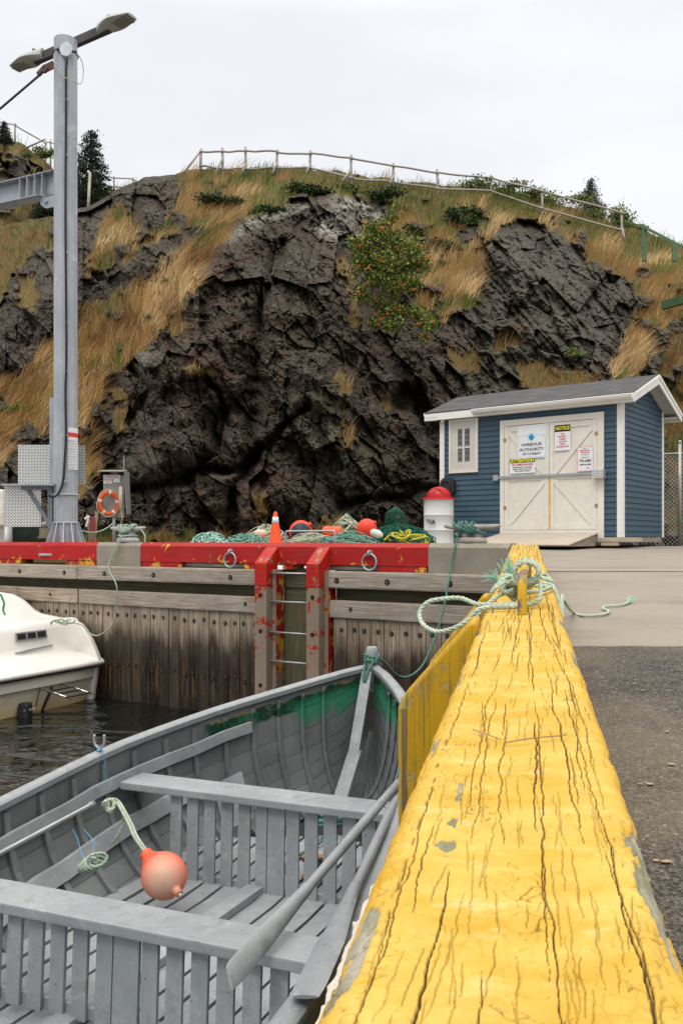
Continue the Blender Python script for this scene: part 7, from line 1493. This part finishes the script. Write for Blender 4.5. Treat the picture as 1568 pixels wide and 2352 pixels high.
def spruce(base, h, r, label, seed=0, dens=1.0):
    rg_ = random.Random(seed); t = thing('spruce_tree', base, label, 'tree'); base = Vector(base); m = MB(); m.tube([base-Vector((0, 0, .3)), base+Vector((0, 0, h*.5)), base+Vector((0, 0, h))], [r*.09, r*.05, .012], 8); m.build('trunk', MBARK, t, smooth=True)
    P = []; z = .04*h; lb = MB()
    while z < h*.99:
        f = 1-z/h; L0 = r*(f**.8)*rg_.uniform(.75, 1.1)+.03; nb = max(4, int(9*f+4))
        for q in range(nb):
            a = rg_.uniform(0, 6.28); L_ = L0*rg_.uniform(.6, 1.15); tip = base+Vector((L_*math.cos(a), L_*math.sin(a), z-.22*L_+.1*f)); st = base+Vector((0, 0, z+.05)); lb.tube([st, st.lerp(tip, .5)+Vector((0, 0, .02)), tip], [.012, .008, .004], 4, cap=False)
            for k_ in range(int((18+40*L_/max(r, .3))*dens)):
                u = rg_.uniform(.12, 1.04)**.8; w_ = .10*r*(1.15-u)+.03; P.append(st.lerp(tip, u)+Vector((rg_.gauss(0, w_), rg_.gauss(0, w_), rg_.gauss(0, w_*.45)-.03)))
        z += max(.05, h*.026)
    lb.build('branches', MBARK, t); leafcloud('needles', MSPR, P, .05*max(.6, r/1.6), t, elong=2.2); return t
def backpt(vx, vy, Y): return V(vx, vy, Y)
p = V(209, 500, 33); spruce(p, (500-300)*33/F, 1.45, 'tall dark pointed spruce standing right behind the steel mast', 1, 1.1)
p = V(112, 505, 33); spruce(p, (505-428)*33/F, .75, 'short round young spruce left of the steel mast, under the jib', 2)
p = V(1356, 505, 33); spruce(p, (505-408)*33/F, .85, 'small open spruce on the skyline above the shed', 3, .45)
p = V(10, 330, 37); spruce(p, .95, .5, 'sapling spruce on the skyline at the left edge', 4, .6)
def bush(vx, vy, Y, w, h, n, mat, label, size=.07, seed=0, name='shrub', cat='shrub', group=None, dz=0):
    c_ = V(vx, vy, Y); c_.z += dz; rg_ = np.random.default_rng(seed); k_ = max(5, int(w*9)); cs = np.stack([rg_.uniform(-w, w, k_), rg_.uniform(-w*.5, w*.5, k_), rg_.uniform(0, h*.7, k_)], 1); cs[:, 2] *= 1-(cs[:, 0]/w)**2*.6
    i = rg_.integers(0, k_, n); P = cs[i]+rg_.normal(0, 1, (n, 3))*np.array([w*.16+.04, w*.14+.04, h*.16+.03]); P[:, 2] = np.abs(P[:, 2]); P += np.array(c_)
    t = thing(name, c_-Vector((0, 0, .1)), label, cat, group); m = MB()
    for q in range(6): e = cs[q % k_]; m.tube([c_+Vector((e[0]*.2, 0, -.1)), c_+Vector((e[0]*.6, e[1]*.5, e[2]*.5)), c_+Vector(e)], [.02, .014, .006], 5, cap=False)
    m.build('stems', MBARK, t); leafcloud('leaves', mat, P, size, t, elong=1.5); return t
MJUN = leafmat('juniper_green', (.010, .026, .006), (.040, .072, .016)); MSHR = leafmat('shrub_green', (.07, .10, .022), (.19, .24, .07)); MROW = leafmat('rowan_leaf', (.065, .10, .016), (.24, .27, .055))
for k_, (x, y, w, h, lb) in enumerate([(720, 448, .65, .26, 'dark juniper mat over the pale rock top, left piece'), (855, 458, .85, .42, 'widest dark juniper mat hanging over the pale rock top'), (620, 488, .55, .16, 'thin dark juniper mat along the dome edge'), (500, 468, .65, .30, 'olive juniper bush in the grass left of the rock dome'), (1000, 572, .62, .35, 'dark green juniper right of the berry bush'), (1050, 515, .55, .45, 'olive juniper bush above the right hand straw grass'), (940, 540, .35, .25, 'small juniper just above the berry bush'), (1075, 500, .5, .3, 'round olive bush under the pole fence')]):
    q = hillpt(x, y); bush(x, y, q.y-.12, w, h, int(2600*w), MJUN, lb, .065, 30+k_, 'juniper_bush', 'juniper')
for k_, (x, y, w, h, lb) in enumerate([(1110, 424, 1.2, .22, 'leafy green shrub on the skyline, left of its row'), (1180, 438, 1.2, .28, 'leafy green shrub on the skyline, middle of its row'), (1250, 458, 1.2, .24, 'leafy green shrub on the skyline, right of its row'), (1400, 500, .75, .75, 'round dark green shrub right of the skyline spruce'), (1345, 490, .5, .3, 'low shrub at the foot of the skyline spruce'), (1452, 512, .5, .3, 'low twiggy shrub above the green railing'), (90, 345, .6, .35, 'small shrub on the far left skyline')]):
    bush(x, y+8, 31 if x > 100 else 38, w, h, int(3200*w*max(h, .4)*1.6), MSHR, lb, .06, 50+k_, dz=-.12)
bush(45, 945, hillpt(45, 945).y-.2, .22, .2, 700, leafmat('bright_leaf', (.05, .10, .012), (.14, .22, .04)), 'bright green weed clump low in the straw grass at the left', .045, 80, 'weed_clump', 'weed')
bush(1318, 820, hillpt(1318, 820).y-.15, .2, .2, 500, MSHR, 'small green weed clump in the rock above the shed roof', .045, 81, 'weed_clump', 'weed')
# berry bush
bc_ = hillpt(845, 790); Yb_ = bc_.y-.45; t = thing('berry_bush', V(845, 790, Yb_), 'leafy rowan bush hung with orange berries, growing out of the rock', 'bush'); m = MB(); rgb = random.Random(21); tips = []
CL = [(830, 560, .30), (870, 545, .34), (910, 560, .32), (950, 575, .28), (840, 600, .34), (885, 605, .36), (930, 615, .34), (965, 610, .2), (860, 640, .32), (905, 655, .3), (945, 650, .22), (830, 680, .2), (875, 520, .22), (900, 500, .15), (870, 700, .26), (910, 710, .28), (955, 720, .26), (985, 745, .20), (900, 745, .24), (860, 740, .2), (975, 775, .12), (850, 525, .18)]
for (x, y, r_) in CL:
    c_ = V(x, y, Yb_-.25+rgb.uniform(-.25, .25)); st = V(848+rgb.uniform(-18, 18) if y < 690 else 900, 760 if y < 690 else 735, Yb_); m.tube(smoothpts([st, st.lerp(c_, .5)+Vector((rgb.uniform(-.08, .08), 0, .05)), c_], 4), .013, 5, cap=False); tips.append((c_, r_))
m.build('stems', plain('grey_bark', (.20, .17, .14), .85), t, smooth=True)
P = []; PB = []
for c_, r_ in tips:
    for _ in range(int(3600*r_*r_*1.6)+40): P.append(c_+Vector((rgb.gauss(0, r_*.48), rgb.gauss(0, r_*.5), rgb.gauss(0, r_*.40))))
    for _ in range(2): PB.append(c_+Vector((rgb.gauss(0, r_*.55), -r_*.75, rgb.gauss(0, r_*.5))))
leafcloud('leaves', MROW, P, .05, t, elong=1.7)
MBER = plain('orange_berries', (.78, .14, .015), .4, 0, .2, 20)
for p in PB:
    m = MB()
    for _ in range(6): m.blob(p+Vector((rgb.gauss(0, .024), rgb.gauss(0, .02), rgb.gauss(0, .016))), .015, 1, (1, 1, 1), 0)
    m.build('berry_cluster', MBER, t, smooth=True)
